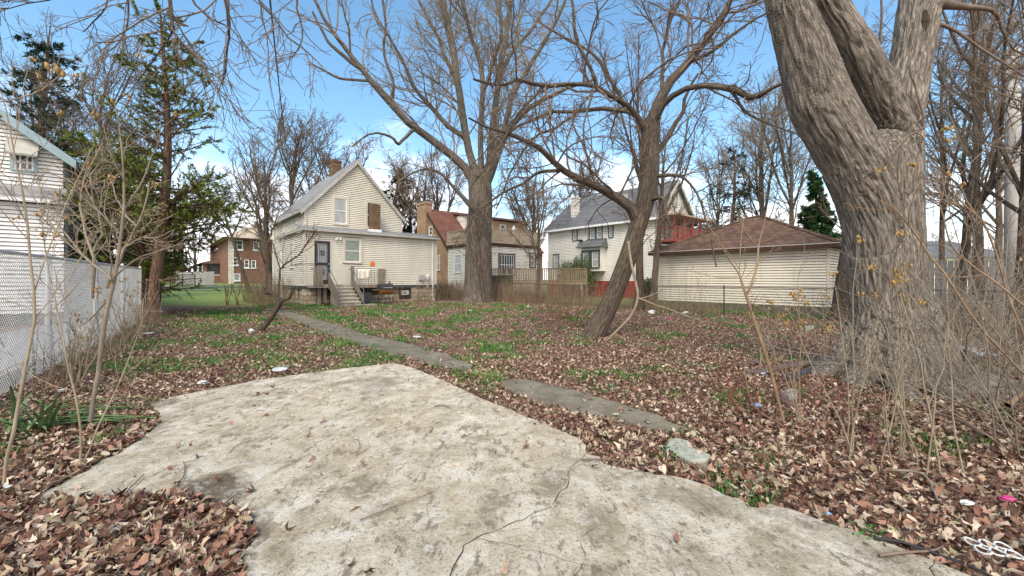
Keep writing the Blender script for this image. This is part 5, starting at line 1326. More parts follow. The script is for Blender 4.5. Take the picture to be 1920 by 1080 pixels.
x, y = at(625, 52); bare_tree('spreading_tree', x, y, 18.5, 'bare tree behind the ridge chimney of the cream house', 64, r=.3, nl=12, fork=.3, spread=(.25, .8), fine=3000, rm=.02)
x, y = at(822, 47); bare_tree('spreading_tree', x, y, 17, 'bare tree behind the brick cottage chimney', 65, r=.3, nl=12, fork=.25, spread=(.3, .9), fine=3200, rm=.018)
x, y = at(770, 52); bare_tree('spreading_tree', x, y, 15, 'dark bare tree between cream house gable and brick cottage chimney', 66, r=.3, nl=12, fork=.2, spread=(.3, .9), fine=3000, rm=.02)
x, y = at(1000, 52); bare_tree('spreading_tree', x, y, 17, 'bare tree rising in the gap between brick cottage and white house', 67, r=.28, nl=12, fork=.25, spread=(.3, .8), fine=2600, rm=.02)
x, y = at(1085, 55); bare_tree('spreading_tree', x, y, 19, 'bare tree behind the roof of the two storey white house', 68, r=.28, nl=12, fork=.25, spread=(.3, .8), fine=2400, rm=.02)
x, y = at(1428, 36); bare_tree('forked_tree', x, y, 20, 'tall bare tree with slim forked trunks just above the garage roof peak', 69, r=.22, nl=9, fork=.3, spread=(.15, .55), fine=2800, rm=.014, bm='bark2', tm='twiggrey')
x, y = at(1484, 33); bare_tree('forked_tree', x, y, 17, 'bare tree with straight pale trunk behind the right half of the garage roof', 70, r=.18, nl=8, fork=.35, spread=(.2, .7), fine=2400, rm=.014, bm='bark2', tm='twiggrey')
x, y = at(1345, 40); bare_tree('forked_tree', x, y, 15, 'thin bare tree behind the left slope of the garage roof', 71, r=.14, nl=8, fork=.3, spread=(.2, .8), fine=2000, rm=.015, bm='bark2', tm='twiggrey')
x, y = at(1795, 13.5); bare_tree('alley_tree', x, y, 12.5, 'bare tree with pale trunk close behind the right edge of the big trunk', 72, r=.10, nl=7, fork=.3, spread=(.3, .9), fine=1900, rm=.007, lean=(.12, 0), bm='bark2', tm='twiggrey')
x, y = at(1838, 12.8); bare_tree('alley_tree', x, y, 13.5, 'bare tree with V shaped fork between the big trunk and the pale pole', 73, r=.105, nl=7, fork=.3, spread=(.3, .8), fine=1900, rm=.007, bm='bark2', tm='twiggrey')
x, y = at(1765, 17); bare_tree('alley_tree', x, y, 14, 'slim dark bare tree touching the outline of the big trunk', 74, r=.07, nl=7, fork=.35, spread=(.35, 1.0), fine=1500, rm=.008, bm='bark3')
x, y = at(1918, 9.5); bare_tree('alley_tree', x, y, 11, 'dark bare tree at the very right edge beside the pale pole', 75, r=.07, nl=8, fork=.15, spread=(.3, .9), fine=1500, rm=.005, bm='bark3')
x, y = at(1870, 22); bare_tree('alley_tree', x, y, 15, 'bare tree with fine upright twigs behind the pale pole', 76, r=.12, nl=7, fork=.3, spread=(.35, .9), fine=1600, rm=.010, bm='bark2')
x, y = at(195, 19.5); bare_tree('alley_tree', x, y, 13, 'bare tree with fine twigs behind the roof of the white neighbour house', 77, r=.11, nl=10, fork=.35, spread=(.2, .7), fine=2300, rm=.009, bm='bark2')
x, y = at(60, 33); bare_tree('alley_tree', x, y, 21, 'big bare tree rising behind the spruce over the white neighbour house', 78, r=.2, nl=12, fork=.3, spread=(.2, .7), fine=3400, rm=.014, bm='bark3')
x, y = at(230, 36); bare_tree('spreading_tree', x, y, 17, 'hazy bare tree standing far behind the hemlock', 79, r=.17, nl=12, fork=.2, spread=(.3, .9), fine=2600, rm=.015)
x, y = at(1575, 14.2); bare_tree('dark_trunk_tree', x, y, 9, 'dark trunk half hidden behind the left side of the big furrowed trunk', 80, r=.26, nl=4, fork=.6, spread=(.2, .5), fine=500, rm=.009, lean=(.14, 0), bm='bark3')

# far treeline: one mass
def treeline():
    g = np.random.default_rng(90); B = Bag(); n = 46
    for i in range(n):
        px = -60+2040*(i+.5)/n+g.uniform(-12, 12); Y = g.uniform(72, 105); x = D(px, 523, Y)[0]; h = g.uniform(10, 15); z0 = gz(x, Y)
        K = 8; ts = np.linspace(0, 1, K); P = np.stack([x+np.cumsum(g.normal(0, .15, K)), Y+0*ts, z0+ts*h*.8], 1)[None]; R = (.3*(1-ts)**.7+.03)[None]
        l1 = grow(P, R, 16, ang=(.3, .9), lr=.6, k=6, up=.1, wander=.1, rmin=.04, t0=.15, lmin=h*.2, lmax=h*.5, seed=100+i)
        c1 = grow(*l1, 90, ang=(.4, 1.), lr=.5, k=5, up=.04, wander=.15, rmin=.032, seed=200+i, lmin=.8, lmax=3)
        c2 = grow(*c1, 420, ang=(.4, 1.), lr=.6, k=4, up=.02, wander=.15, rmin=.02, seed=300+i, lmin=.5, lmax=2)
        for (p, r, s) in ((P, R, 5), (*l1, 4), (*c1, 3), (*c2, 3)): V, F = tubes(p, r, s); B.add(V, F)
    tag(B.build('far_woods', M['twiggrey']), 'distant line of bare grey brown trees behind all the houses', 'trees', kind='stuff')
treeline()

# conifers -------------------------------------------------------------------
def conifer(name, x, y, h, label, seed, r=.2, nb=90, blen=.26, t0=.12, droop=-.03, ang=(1.1, 1.5), col=((.03,.07,.03), (.07,.12,.05)), nd=.07, dens=26, thin=.0, rise=0, profile=1.0, leanx=0, group=None, lmin=.4, nn=None, sway=.1, w=.3):
    g = np.random.default_rng(seed); z0 = gz(x, y)-.15; K = 12; ts = np.linspace(0, 1, K)
    P = np.stack([x+leanx*ts*h+.02*h*np.sin(ts*5+seed), y+.0*ts, z0+ts*h], 1)[None]; R = (r*(1-ts)**.8+.02)[None]
    # branches placed with a cone profile
    t = g.uniform(t0, .985, nb); az = g.uniform(0, 2*np.pi, nb); L = h*blen*((1-t)**profile*.9+.10)*g.uniform(.55, 1.15, nb); k = 7
    f = t*(K-1)*.999; i = f.astype(int); f = f-i; base = P[0, i]*(1-f)[:, None]+P[0, i+1]*f[:, None]
    el = g.uniform(-.15, .35, nb)+rise; d = np.stack([np.cos(az)*np.cos(el), np.sin(az)*np.cos(el), np.sin(el)], 1)
    bp = np.empty((nb, k, 3)); bp[:, 0] = base; cur = base
    for j in range(1, k):
        d = d+g.normal(0, sway, (nb, 3))*.6; d[:, 2] += droop*(1.5 if j < 4 else -.6); d /= np.linalg.norm(d, axis=1, keepdims=True); cur = cur+d*(L/(k-1))[:, None]; bp[:, j] = cur
    br = np.maximum(.012, (L*.014)[:, None]*(1-np.linspace(0, 1, k))[None]+.006)
    s1 = grow(bp, br, nb*7, ang=(.5, 1.1), lr=.34, k=4, wander=.1, up=-.03, rmin=.006, t0=.12, seed=seed+2, lmin=.15, lmax=h*.1)
    t_ = build_tree(name, (x, y, z0), label, P, R, None, M['barkred'], None, 10, trunk_extra=[(bp, br, 4)])
    # needle sprays: small flat faces along every shoot
    allP = np.concatenate([s1[0].reshape(-1, 4, 3)]); n = int(nb*dens*7)
    idx = g.integers(0, len(allP), n); f = g.uniform(0, 2.999, n); i = f.astype(int); f = f-i
    c = allP[idx, i]*(1-f)[:, None]+allP[idx, i+1]*f[:, None]; T = allP[idx, i+1]-allP[idx, i]; T /= np.linalg.norm(T, axis=1, keepdims=True)+1e-9
    if thin: k_ = np.array([mnoise.noise(Vector(q*.9)) for q in c]) > thin-.35; c, T = c[k_], T[k_]; n = len(c)
    N = np.cross(T, g.normal(0, 1, (n, 3))+np.array((0, 0, 1.2))); N /= np.linalg.norm(N, axis=1, keepdims=True)+1e-9
    s = g.uniform(.5, 1.3, n)[:, None]*nd; dd = T+N*g.choice([-1, 1], n)[:, None]*.8+g.normal(0, .2, (n, 3)); dd /= np.linalg.norm(dd, axis=1, keepdims=True)
    side = np.cross(dd, g.normal(0, .5, (n, 3))+np.array((0, 0, 1.))); side /= np.linalg.norm(side, axis=1, keepdims=True)+1e-9
    V = np.stack([c-side*s*w, c+dd*s*1.1-side*s*w*.8, c+dd*s*1.7, c+dd*s*.7+side*s*w], 1).reshape(-1, 3); F = np.arange(n*4).reshape(-1, 4)
    c0, c1 = np.array(col[0]), np.array(col[1]); cc = c0+(c1-c0)*g.random((n, 1)); C = np.repeat(cc[:, None], 4, 1).reshape(-1, 3)
    B = Bag(); B.add(V, F, C); V2, F2 = tubes(*s1, 3); B.add(V2, F2, np.full((len(V2), 3), (.07, .045, .03)))
    B.build('crown', M['needle'], t_); return t_
x, y = at(296, 14.8)
conifer('hemlock', x, y, 11.6, 'tall sparse green conifer with red brown trunk at the end of the chain link fence', 401, r=.19, nb=150, blen=.27, t0=.24, droop=.0, rise=.25, profile=.55, col=((.07,.11,.02), (.27,.31,.07)), nd=.075, dens=48, thin=.20, leanx=.02, w=.25)
x, y = at(200, 16.5)
conifer('hemlock', x, y, 7.4, 'lower bushy yellow green conifer between the neighbour house and the tall hemlock', 402, r=.10, nb=150, blen=.46, t0=.12, droop=-.0, rise=.3, profile=.5, col=((.09,.14,.02), (.32,.37,.08)), nd=.08, dens=42, thin=.12, w=.22)
x, y = at(268, 15.6)
conifer('hemlock', x, y, 5.4, 'dark low evergreen boughs close left of the hemlock trunk above the fence end', 403, r=.12, nb=90, blen=.40, t0=.22, rise=.15, profile=.35, col=((.04,.08,.015), (.20,.25,.05)), nd=.08, dens=44, thin=.24, w=.24)
x, y = at(88, 27)
conifer('spruce', x, y, 18.5, 'dark blue green spruce with open whorls behind the white neighbour house', 404, r=.3, nb=150, blen=.25, t0=.15, droop=.02, rise=.05, profile=.75, col=((.018,.045,.03), (.05,.10,.07)), nd=.2, dens=16, thin=.2)
x, y = at(742, 50)
conifer('spruce', x, y, 15.5, 'dark evergreen behind the right slope of the cream house gable', 405, r=.3, nb=90, blen=.28, t0=.15, droop=.0, profile=.8, col=((.012,.022,.014), (.03,.045,.03)), nd=.3, dens=14, thin=.15)
x, y = at(1372, 33)
conifer('spruce', x, y, 12.6, 'sparse drooping spruce behind the left half of the garage roof', 406, r=.22, nb=105, blen=.30, t0=.15, droop=-.02, profile=.8, col=((.03,.035,.02), (.07,.075,.04)), nd=.16, dens=9, thin=.3)
x, y = at(1527, 30)
conifer('spruce', x, y, 9.8, 'dense dark green spruce between the garage roof and the big trunk', 407, r=.2, nb=170, blen=.22, t0=.05, droop=-.02, profile=1.0, col=((.02,.055,.02), (.075,.14,.05)), nd=.17, dens=40)
# evergreen shrubs by the white house
def evergreen_shrub(x, y, rx, h, label, seed, n=2600, col=((.04,.08,.02), (.15,.18,.05)), s0=.09):
    g = np.random.default_rng(seed); t = empty('evergreen_shrub', (x, y, 0), label, 'shrub')
    u_, v_ = g.uniform(0, 2*np.pi, n), g.uniform(-.2, 1, n); rr = g.uniform(.55, 1.05, n)
    lump = np.array([1+.35*mnoise.noise(Vector((math.cos(a)*1.6+seed, math.sin(a)*1.6, b*1.8))) for a, b in zip(u_, v_)])
    q = np.sqrt(np.clip(1-v_**2*.8, 0, 1)); c = np.stack([x+np.cos(u_)*q*rr*rx*lump, y+np.sin(u_)*q*rr*rx*lump, h*.35+v_*rr*h*.62*lump], 1); c[:, 2] = np.maximum(c[:, 2], .05)
    d = g.normal(0, 1, (n, 3))+np.array((0, 0, .9)); d /= np.linalg.norm(d, axis=1, keepdims=True); sd = np.cross(d, g.normal(0, 1, (n, 3))); sd /= np.linalg.norm(sd, axis=1, keepdims=True)
    s = g.uniform(.6, 1.3, n)[:, None]*s0; V = np.stack([c-sd*s*.3, c+d*s*1.4, c+sd*s*.3], 1).reshape(-1, 3)
    cc = np.array(col[0])+(np.array(col[1])-np.array(col[0]))*g.random((n, 1)); B = Bag(); B.add(V, np.arange(3*n).reshape(-1, 3), np.repeat(cc[:, None], 3, 1).reshape(-1, 3)); B.build('foliage', M['needle'], t)
    m = MB()
    for k in range(5): a = k*1.3; m.tube([(x, y, 0), (x+math.cos(a)*rx*.25, y+math.sin(a)*rx*.25, h*.3), (x+math.cos(a)*rx*.6, y+math.sin(a)*rx*.6, h*.7)], [.05, .035, .015], 5)
    m.build('stem', M['twig'], t)
x, y = at(1068, 34.5); evergreen_shrub(x, y, 1.15, 3.2, 'rounded yellow green shrub at the left behind the garden deck', 1, 5200)
x, y = at(1091, 33.2); evergreen_shrub(x, y, 1.0, 3.45, 'pointed darker green shrub beside the bay window of the white house', 2, 5200, ((.03,.07,.02), (.11,.15,.04)))
x, y = at(1216, 24.5); evergreen_shrub(x, y, .55, 1.6, 'small green shrub behind the wire fence at the corner of the garage', 3, 2400)
# cut tree left of the path
def cut_tree():
    Y0 = 11.4
    P, R = limbs_from_px(Y0, [[(484, 630, 0, 16), (489, 620, 0, 13), (511, 592, 0, 11), (525, 567, 0, 11), (523, 560, 0, 9)]], 12)
    e, er = limbs_from_px(Y0, [[(524, 568, 0, 9), (533, 561, 0, 8), (541, 559, 0, 8), (548, 545, 0, 7)], [(525, 567, 0, 9), (518, 556, 0, 8), (509, 550, 0, 8), (497, 549, -.1, 7), (494, 540, -.1, 6)],
                               [(520, 556, 0, 5), (524, 530, .1, 4.5), (525, 505, .1, 4), (540, 492, .0, 3.5), (560, 478, -.1, 3), (580, 452, -.3, 2.5), (592, 430, -.4, 2)],
                               [(500, 549, -.1, 4.5), (500, 520, 0, 4), (499, 490, .1, 3.5), (504, 452, .3, 3), (515, 418, .4, 2.5), (524, 395, .5, 2)],
                               [(526, 506, .1, 3), (518, 480, .2, 2.5), (512, 455, .2, 2)], [(499, 500, .1, 3), (488, 470, -.1, 2.5), (470, 450, -.2, 2)]], 10)
    wobble(e[2:], .03, 3)
    c1 = grow(e[2:], er[2:], 36, lr=.4, k=6, rmin=.005, seed=3, wander=.15, rr=.6, up=.05, lmax=.9); c2 = grow(*c1, 120, lr=.5, k=4, rmin=.004, seed=4, lmin=.12)
    build_tree('cut_tree', G(489, 624), 'low leaning cut back tree with stubby dark forks left of the path', P, R, [(*c1, 4), (*c2, 3)], M['bark3'], M['twig'], 12, trunk_extra=[(e, er, 8)])
cut_tree()
# hanging broken branch
P, R = limbs_from_px(9.7, [[(1178, 452, .3, 6), (1183, 490, .2, 7), (1192, 530, .1, 7), (1196, 556, 0, 7), (1186, 588, 0, 7), (1162, 615, 0, 6), (1142, 634, 0, 5.5), (1128, 652, 0, 5)], [(1196, 558, 0, 4), (1225, 570, -.2, 4), (1260, 582, -.4, 3.5), (1300, 597, -.6, 3), (1340, 607, -.7, 2)],
                           [(1196, 560, 0, 3), (1215, 556, .3, 3), (1240, 545, .5, 2)], [(1150, 625, 0, 2.5), (1180, 640, -.2, 2), (1215, 665, -.4, 1.5)]], 16)
B = Bag(); V, F = tubes(P, R*.72, 7); B.add(V, F)
tag(B.build('broken_branch', M['stem'], None, True, G(1130, 650)), 'pale broken branch hanging beside the leaning trunk down to the leaves', 'branch')

# ---------------------------------------------------------------- seed pod shrubs and brush
def pods(c, g, s, B):
    for k in range(g.integers(3, 7)):
        o = c+g.normal(0, s*1.3, 3)*np.array((1, 1, .7)); n = 8; V = []; tl = g.normal(0, 1, 2)
        for j, (r, z) in enumerate(((.2, -1), (.85, -.5), (1, .15), (.75, .7), (.45, 1.15))):
            for i in range(n): a = 2*math.pi*i/n; r2 = r*(1.15 if i % 2 else .7)*g.uniform(.8, 1.15); V.append((o[0]+r2*s*.75*math.cos(a)+z*s*.3*tl[0], o[1]+r2*s*.75*math.sin(a)+z*s*.3*tl[1], o[2]+z*s*1.15))
        F = np.array([[j*n+i, j*n+(i+1) % n, (j+1)*n+(i+1) % n, (j+1)*n+i] for j in range(4) for i in range(n)]); B.add(np.array(V), F)
def pod_shrub(x, y, label, seed, stems=None, n=5, h=1.8, r=.012, sp=.25, np_=8, ps=.016, side=26, mat='stem', rmin=.0022, extra=60, lmax=.6):
    g = np.random.default_rng(seed); t = empty('seed_pod_shrub', (x, y, 0), label, 'shrub', 'shrubs with dry seed pods')
    if stems is None:
        K = 10; ts = np.linspace(0, 1, K); Ps = []
        for i in range(n):
            d = g.normal(0, sp, 2); hh = h*g.uniform(.7, 1.1); b = g.normal(0, .05, 2)
            Ps.append(np.stack([x+b[0]+d[0]*ts**1.3*hh+np.cumsum(g.normal(0, .012, K)), y+b[1]+d[1]*ts**1.3*hh+np.cumsum(g.normal(0, .012, K)), -.03+ts*hh], 1))
        P = np.array(Ps); R = np.tile((r*(1-.75*ts))[None], (n, 1))
    else: P, R = stems
    B = Bag(); V, F = tubes(P, R, 7); B.add(V, F); B.build('stem', M[mat], t, True)
    c1 = grow(P, R, side, ang=(.4, 1.0), lr=.35, k=6, rmin=rmin, wander=.12, up=.12, rr=.55, t0=.3, lmin=.12, lmax=lmax, seed=seed+1); c2 = grow(*c1, extra, ang=(.4, 1.), lr=.5, k=4, rmin=rmin*.8, lmin=.06, lmax=.25, seed=seed+2)
    B = Bag()
    for (p, r_, s) in ((*c1, 4), (*c2, 3)): V, F = tubes(p, r_, s); B.add(V, F)
    B.build('crown', M[mat], t)
    if np_:
        tips = np.concatenate([P[:, -1], c1[0][:, -1]]); tips = tips[np.argsort(-tips[:, 2]+g.normal(0, .3, len(tips)))][:np_]
        for c in tips: B = Bag(); pods(c, g, ps, B); B.build('seed_cluster', M['pod'], t, True)
    return t
# sapling traced in front of the garage
Ps, Rs = limbs_from_px(4.06, [[(1474, 812, 0, 13), (1453, 726, 0, 15), (1433, 657, 0, 15), (1415, 604, 0, 15), (1398, 551, 0, 12), (1385, 512, 0, 7)],
                              [(1401, 552, 0, 10), (1409, 530, 0, 9), (1419, 500, .05, 9), (1423, 456, .1, 7), (1432, 425, .1, 4), (1436, 400, .1, 3)],
                              [(1386, 514, 0, 6), (1366, 485, -.05, 5), (1348, 451, -.1, 4.5), (1332, 428, -.1, 4), (1318, 400, -.1, 3)], [(1386, 514, 0, 4), (1388, 470, .05, 4), (1392, 425, .1, 3.5), (1399, 398, .1, 3)],
                              [(1422, 458, .1, 4), (1450, 445, 0, 4), (1478, 422, -.1, 3.5), (1505, 395, -.2, 2)], [(1421, 462, .1, 4), (1402, 440, .1, 4), (1385, 405, .1, 3), (1376, 384, .1, 2)],
                              [(1384, 520, 0, 3), (1345, 520, .1, 2.5), (1310, 512, .2, 2)], [(1398, 520, 0, 3), (1420, 498, .1, 2.5), (1452, 462, .1, 2)], [(1386, 505, 0, 4), (1362, 470, .05, 3), (1325, 438, .05, 2)]], 12)
Rs = Rs*.5; x, y, _ = G(1474, 812); pod_shrub(x, y, 'tan young sapling with upswept forks standing alone in front of the garage', 500, (Ps, Rs), np_=0, side=16, extra=30, mat='stemred')
for i, (px, py, h, lab, n, np_) in enumerate(((1600, 860, 1.75, 'pale twiggy seed pod shrub right in front of the big trunk, tallest of the row', 5, 9), (1500, 800, 1.45, 'thin seed pod shrub between the paver and the tan sapling', 6, 8),
                                     (1700, 865, 1.5, 'seed pod shrub whose stems cross the right half of the big trunk', 5, 6), (1545, 700, 1.3, 'seed pod shrub beside the wet plank and the left root of the big trunk', 5, 7),
                                     (1770, 900, 1.5, 'seed pod shrub over the right hand root of the big trunk', 4, 5), (1430, 700, 1.0, 'low seed pod shrub behind the tan sapling near the plank end', 5, 5), (1660, 880, 1.1, 'short bare forked shrub in the leaves in front of the big trunk', 3, 0))):
    x, y, _ = G(px, py); pod_shrub(x, y, lab, 510+i*7, n=max(2, n-1), h=h, np_=np_, sp=.16, r=.007, ps=.012, side=15, extra=24, rmin=.0017)
# near stems on the left
def near(lst, Y, label, seed, np_, **k):
    P, R = limbs_from_px(Y, lst, 14); R = R*.55; wobble(P, .012, 5); b = P[0, 0]; return pod_shrub(b[0], b[1], label, seed, (P, R), np_=np_, **k)
near([[(8, 905, 0, 16), (25, 800, 0, 16), (60, 640, .05, 14), (62, 520, .05, 12), (45, 380, .1, 10), (20, 250, .1, 7), (0, 170, .1, 5)], [(60, 560, .05, 6), (110, 420, .15, 6), (150, 330, .2, 5), (180, 270, .2, 4)],
      [(50, 420, .1, 5), (10, 350, 0, 4), (-20, 300, 0, 3)]], 2.05, 'tall near seed pod shrub at the left edge with thick pale stems', 601, 8, ps=.008, side=16, extra=36, rmin=.0016)
near([[(170, 790, 0, 20), (185, 690, 0, 19), (205, 560, 0, 17), (225, 470, .05, 13), (232, 350, .1, 10), (225, 250, .1, 6), (215, 190, .1, 4)], [(210, 525, 0, 12), (170, 490, .1, 9), (120, 450, .1, 7), (70, 380, .2, 5), (30, 330, .3, 4)],
      [(215, 520, 0, 10), (250, 490, -.1, 7), (300, 470, -.1, 5), (350, 455, -.1, 3)], [(228, 400, .1, 6), (270, 330, .2, 5), (300, 260, .3, 3)], [(205, 560, 0, 8), (150, 610, .2, 5), (120, 560, .3, 4), (100, 500, .3, 3)]], 3.7, 'dark stemmed forked sapling growing in front of the chain link fence', 602, 10, ps=.012, side=30, extra=70, mat='twiggrey', rmin=.003)
near([[(150, 870, 0, 10), (150, 780, 0, 9), (130, 690, 0, 8), (110, 600, .05, 7), (90, 500, .1, 5), (80, 440, .1, 4)], [(160, 860, 0, 8), (190, 790, 0, 7), (230, 700, .1, 6), (260, 620, .1, 5), (270, 560, .1, 3)], [(150, 880, 0, 7), (110, 900, -.1, 5), (40, 930, -.3, 4)]],
     2.95, 'slender seed pod shrub leaning over the strap leaved clump', 603, 8, ps=.009, side=20, extra=40, rmin=.002)
near([[(-120, 330, 0, 9), (-40, 215, 0, 7), (30, 187, 0, 6), (70, 170, 0, 5), (112, 138, 0, 4)]], 1.5, 'near twig with four brown pods reaching in from the left above the fence', 604, 1, ps=.011, side=2, extra=2, rmin=.0015)
for i, (px, py, h) in enumerate(((235, 660, 1.5), (140, 720, 1.3), (268, 630, 1.4))):
    x, y, _ = G(px, py); pod_shrub(x, y, ('dry stems with pods halfway along the foot of the chain link fence', 'short dry shrub at the near foot of the chain link fence', 'dry shrub at the far end of the chain link fence')[i], 620+i*5, n=6, h=h, np_=8, ps=.015, sp=.25, side=30, extra=60, rmin=.003)
# pale many branched tree behind the fence
Ps, Rs = limbs_from_px(8.6, [[(172, 560, 0, 9), (174, 510, 0, 8), (176, 470, 0, 7), (160, 430, .1, 6), (150, 380, .2, 5), (165, 320, .3, 4), (195, 270, .4, 3)], [(176, 470, 0, 6), (195, 430, -.1, 5), (180, 390, 0, 4), (170, 340, .1, 3), (190, 300, .1, 2)],
                             [(200, 540, -.2, 9), (215, 505, -.2, 8), (236, 462, -.2, 7), (255, 425, -.3, 6), (275, 380, -.4, 4), (280, 345, -.4, 3)], [(236, 462, -.2, 5), (260, 448, -.5, 4), (290, 445, -.7, 3), (330, 430, -.9, 2)], [(174, 500, 0, 5), (130, 450, .3, 4), (95, 400, .5, 3), (70, 340, .7, 2)],
                             [(255, 425, -.3, 4), (225, 385, -.1, 3), (210, 340, 0, 2)]], 12); wobble(Ps, .05, 3)
c1 = grow(Ps, Rs, 90, lr=.4, k=6, rmin=.006, seed=70, wander=.2, up=.02, lmax=.9); c2 = grow(*c1, 420, lr=.5, k=4, rmin=.004, lmin=.12, lmax=.4, seed=71, wander=.2)
t_ = build_tree('pale_tree', D(172, 523, 8.6)[:2]+(0,), 'pale grey many branched small tree behind the chain link fence with orange brown buds', Ps, Rs, [(*c1, 4), (*c2, 3)], M['stem'], M['stem'], 8)
X = c2[0][:, -1]; k_ = RNG.random(len(X)) < .6; X = X[k_]; V, F, C = leaves(X[:, 0], X[:, 1], X[:, 2], RNG.uniform(.035, .06, len(X)), oval, 1.2)
C[:] = np.array((.34, .20, .08)); mk('buds', V, [F], M['grassblade'], t_, cols=C)['kind'] = 'stuff'
# overhanging branches at the top left, hanging from a tree above and behind the camera
Ps, Rs = limbs_from_px(5.2, [[(300, -160, .6, 14), (310, -60, .3, 12), (318, 20, .1, 11), (322, 62, 0, 8), (350, 90, -.2, 5), (380, 140, -.3, 3), (390, 190, -.3, 2)], [(322, 60, 0, 5), (290, 110, .2, 4), (255, 170, .3, 3), (215, 240, .3, 2)],
                             [(400, -120, .2, 12), (418, -20, 0, 10), (430, 60, 0, 7), (428, 110, 0, 5), (410, 170, 0, 3)], [(330, -60, .2, 8), (380, 20, .1, 6), (440, 60, -.2, 4), (480, 120, -.3, 3)],
                             [(236, -120, .4, 9), (242, -20, .2, 7), (240, 40, .1, 5), (222, 85, .1, 4), (200, 100, .1, 2)], [(120, -90, .3, 6), (108, -10, .2, 5), (60, 8, 0, 4), (0, 25, 0, 3), (-40, 60, 0, 2)],
                             [(460, -90, .1, 9), (490, 0, 0, 6), (530, 60, -.3, 4), (590, 110, -.5, 3)], [(180, -80, .1, 7), (200, 10, 0, 5), (170, 40, .1, 4), (150, 60, .1, 3)], [(600, -100, .2, 9), (560, -10, 0, 6), (570, 60, -.2, 4), (550, 110, -.3, 3)]], 12); wobble(Ps, .05, 3); Rs = Rs*.75
c1 = grow(Ps, Rs, 110, ang=(.3, .9), lr=.5, k=7, rmin=.004, seed=80, wander=.16, up=-.06, lmax=1.2, t0=.25); c2 = grow(*c1, 380, ang=(.3, .9), lr=.5, k=5, rmin=.0028, lmin=.12, lmax=.5, seed=81, wander=.2, up=-.05)
# the tree itself stands outside the picture on the left
K = 12; tr_ = resample([(-8.6, 2.4, -.1), (-8.4, 2.5, 3), (-7.9, 2.9, 5.6), (-6.9, 3.6, 6.6), (-5.6, 4.6, 6.5), (-3.2, 5.3, 6.2)], K)[None]; tR = np.linspace(.26, .05, K)[None]
build_tree('overhanging_tree', (-8.6, 2.4, 0), 'drooping dark twigs with buds hanging into the top left of the sky', tr_, tR, [(*c1, 4), (*c2, 3)], M['bark3'], M['twig'], 10, trunk_extra=[(Ps, Rs, 7)])

def brush():
    g = np.random.default_rng(77); B = Bag(); n = 400; K = 10; ts = np.linspace(0, 1, K); P = []; R = []
    for i in range(n):
        Y = g.uniform(3.0, 12.0); px = g.uniform(1735, 2050); x = D(px, 523, Y)[0]
        if Y < 5 and px < 1850: continue
        az = g.uniform(0, 2*np.pi); L = g.uniform(.9, 2.9); el = g.uniform(.35, 1.4); d = np.array((math.cos(az)*math.cos(el)-.15, math.sin(az)*math.cos(el), math.sin(el)))
        b = g.normal(0, .25, 3); pts = np.array([(x, Y, 0)]) + ts[:, None]*L*d + (ts**2)[:, None]*b*L*.5; pts[:, 2] -= (ts**2)*L*.15*g.uniform(0, 1.5)
        P.append(pts+np.cumsum(g.normal(0, .012, (K, 3)), 0)); R.append((.004+.006*g.random())*(1-.7*ts))
    P, R = np.array(P), np.array(R); c1 = grow(P, R, 1300, lr=.42, k=6, rmin=.0026, seed=5, wander=.16, up=.02, lmax=1.1, lmin=.15); c2 = grow(*c1, 2600, lr=.5, k=4, rmin=.002, lmin=.1, lmax=.4, seed=6, wander=.2)
    for (p, r, s) in ((P, R, 5), (*c1, 3), (*c2, 3)): V, F = tubes(p, r, s); B.add(V, F)
    tag(B.build('brush', M['twiggrey']), 'dense tangle of bare brush filling the right edge behind the big trunk', 'brush', kind='stuff')
    X = np.concatenate([c1[0][:, -1], P[:, -1]]); X = X[g.random(len(X)) < .10]; V, F, C = leaves(X[:, 0], X[:, 1], X[:, 2]-.03, g.uniform(.03, .055, len(X)), oval, 1.2); C[:] = np.array((.50, .34, .14))
    tag(mk('withered_leaves', V, [F], M['leaf'], cols=C), 'withered tan leaves clinging to the brush at the right', 'leaves', kind='stuff')
brush()
# long bare canes arching in the brush near the right edge
Ps, Rs = limbs_from_px(3.4, [[(1940, 720, 0, 9), (1860, 640, 0, 9), (1790, 540, .1, 8), (1730, 460, .2, 7), (1690, 405, .2, 5), (1650, 375, .2, 4)], [(1960, 600, -.1, 9), (1880, 540, 0, 8), (1800, 480, .1, 7), (1775, 430, .1, 5), (1760, 380, .1, 4)],
                             [(1930, 660, .1, 8), (1885, 530, .1, 8), (1850, 430, .1, 7), (1820, 390, .1, 6), (1775, 345, .2, 4), (1740, 300, .2, 3)]], 14); wobble(Ps, .02, 4); Rs = Rs*.7
b = Ps[0, 0]; pod_shrub(b[0], b[1], 'long tan canes arching left across the right edge of the big trunk', 700, (Ps, Rs), np_=6, ps=.014, side=26, extra=50, mat='stemred')

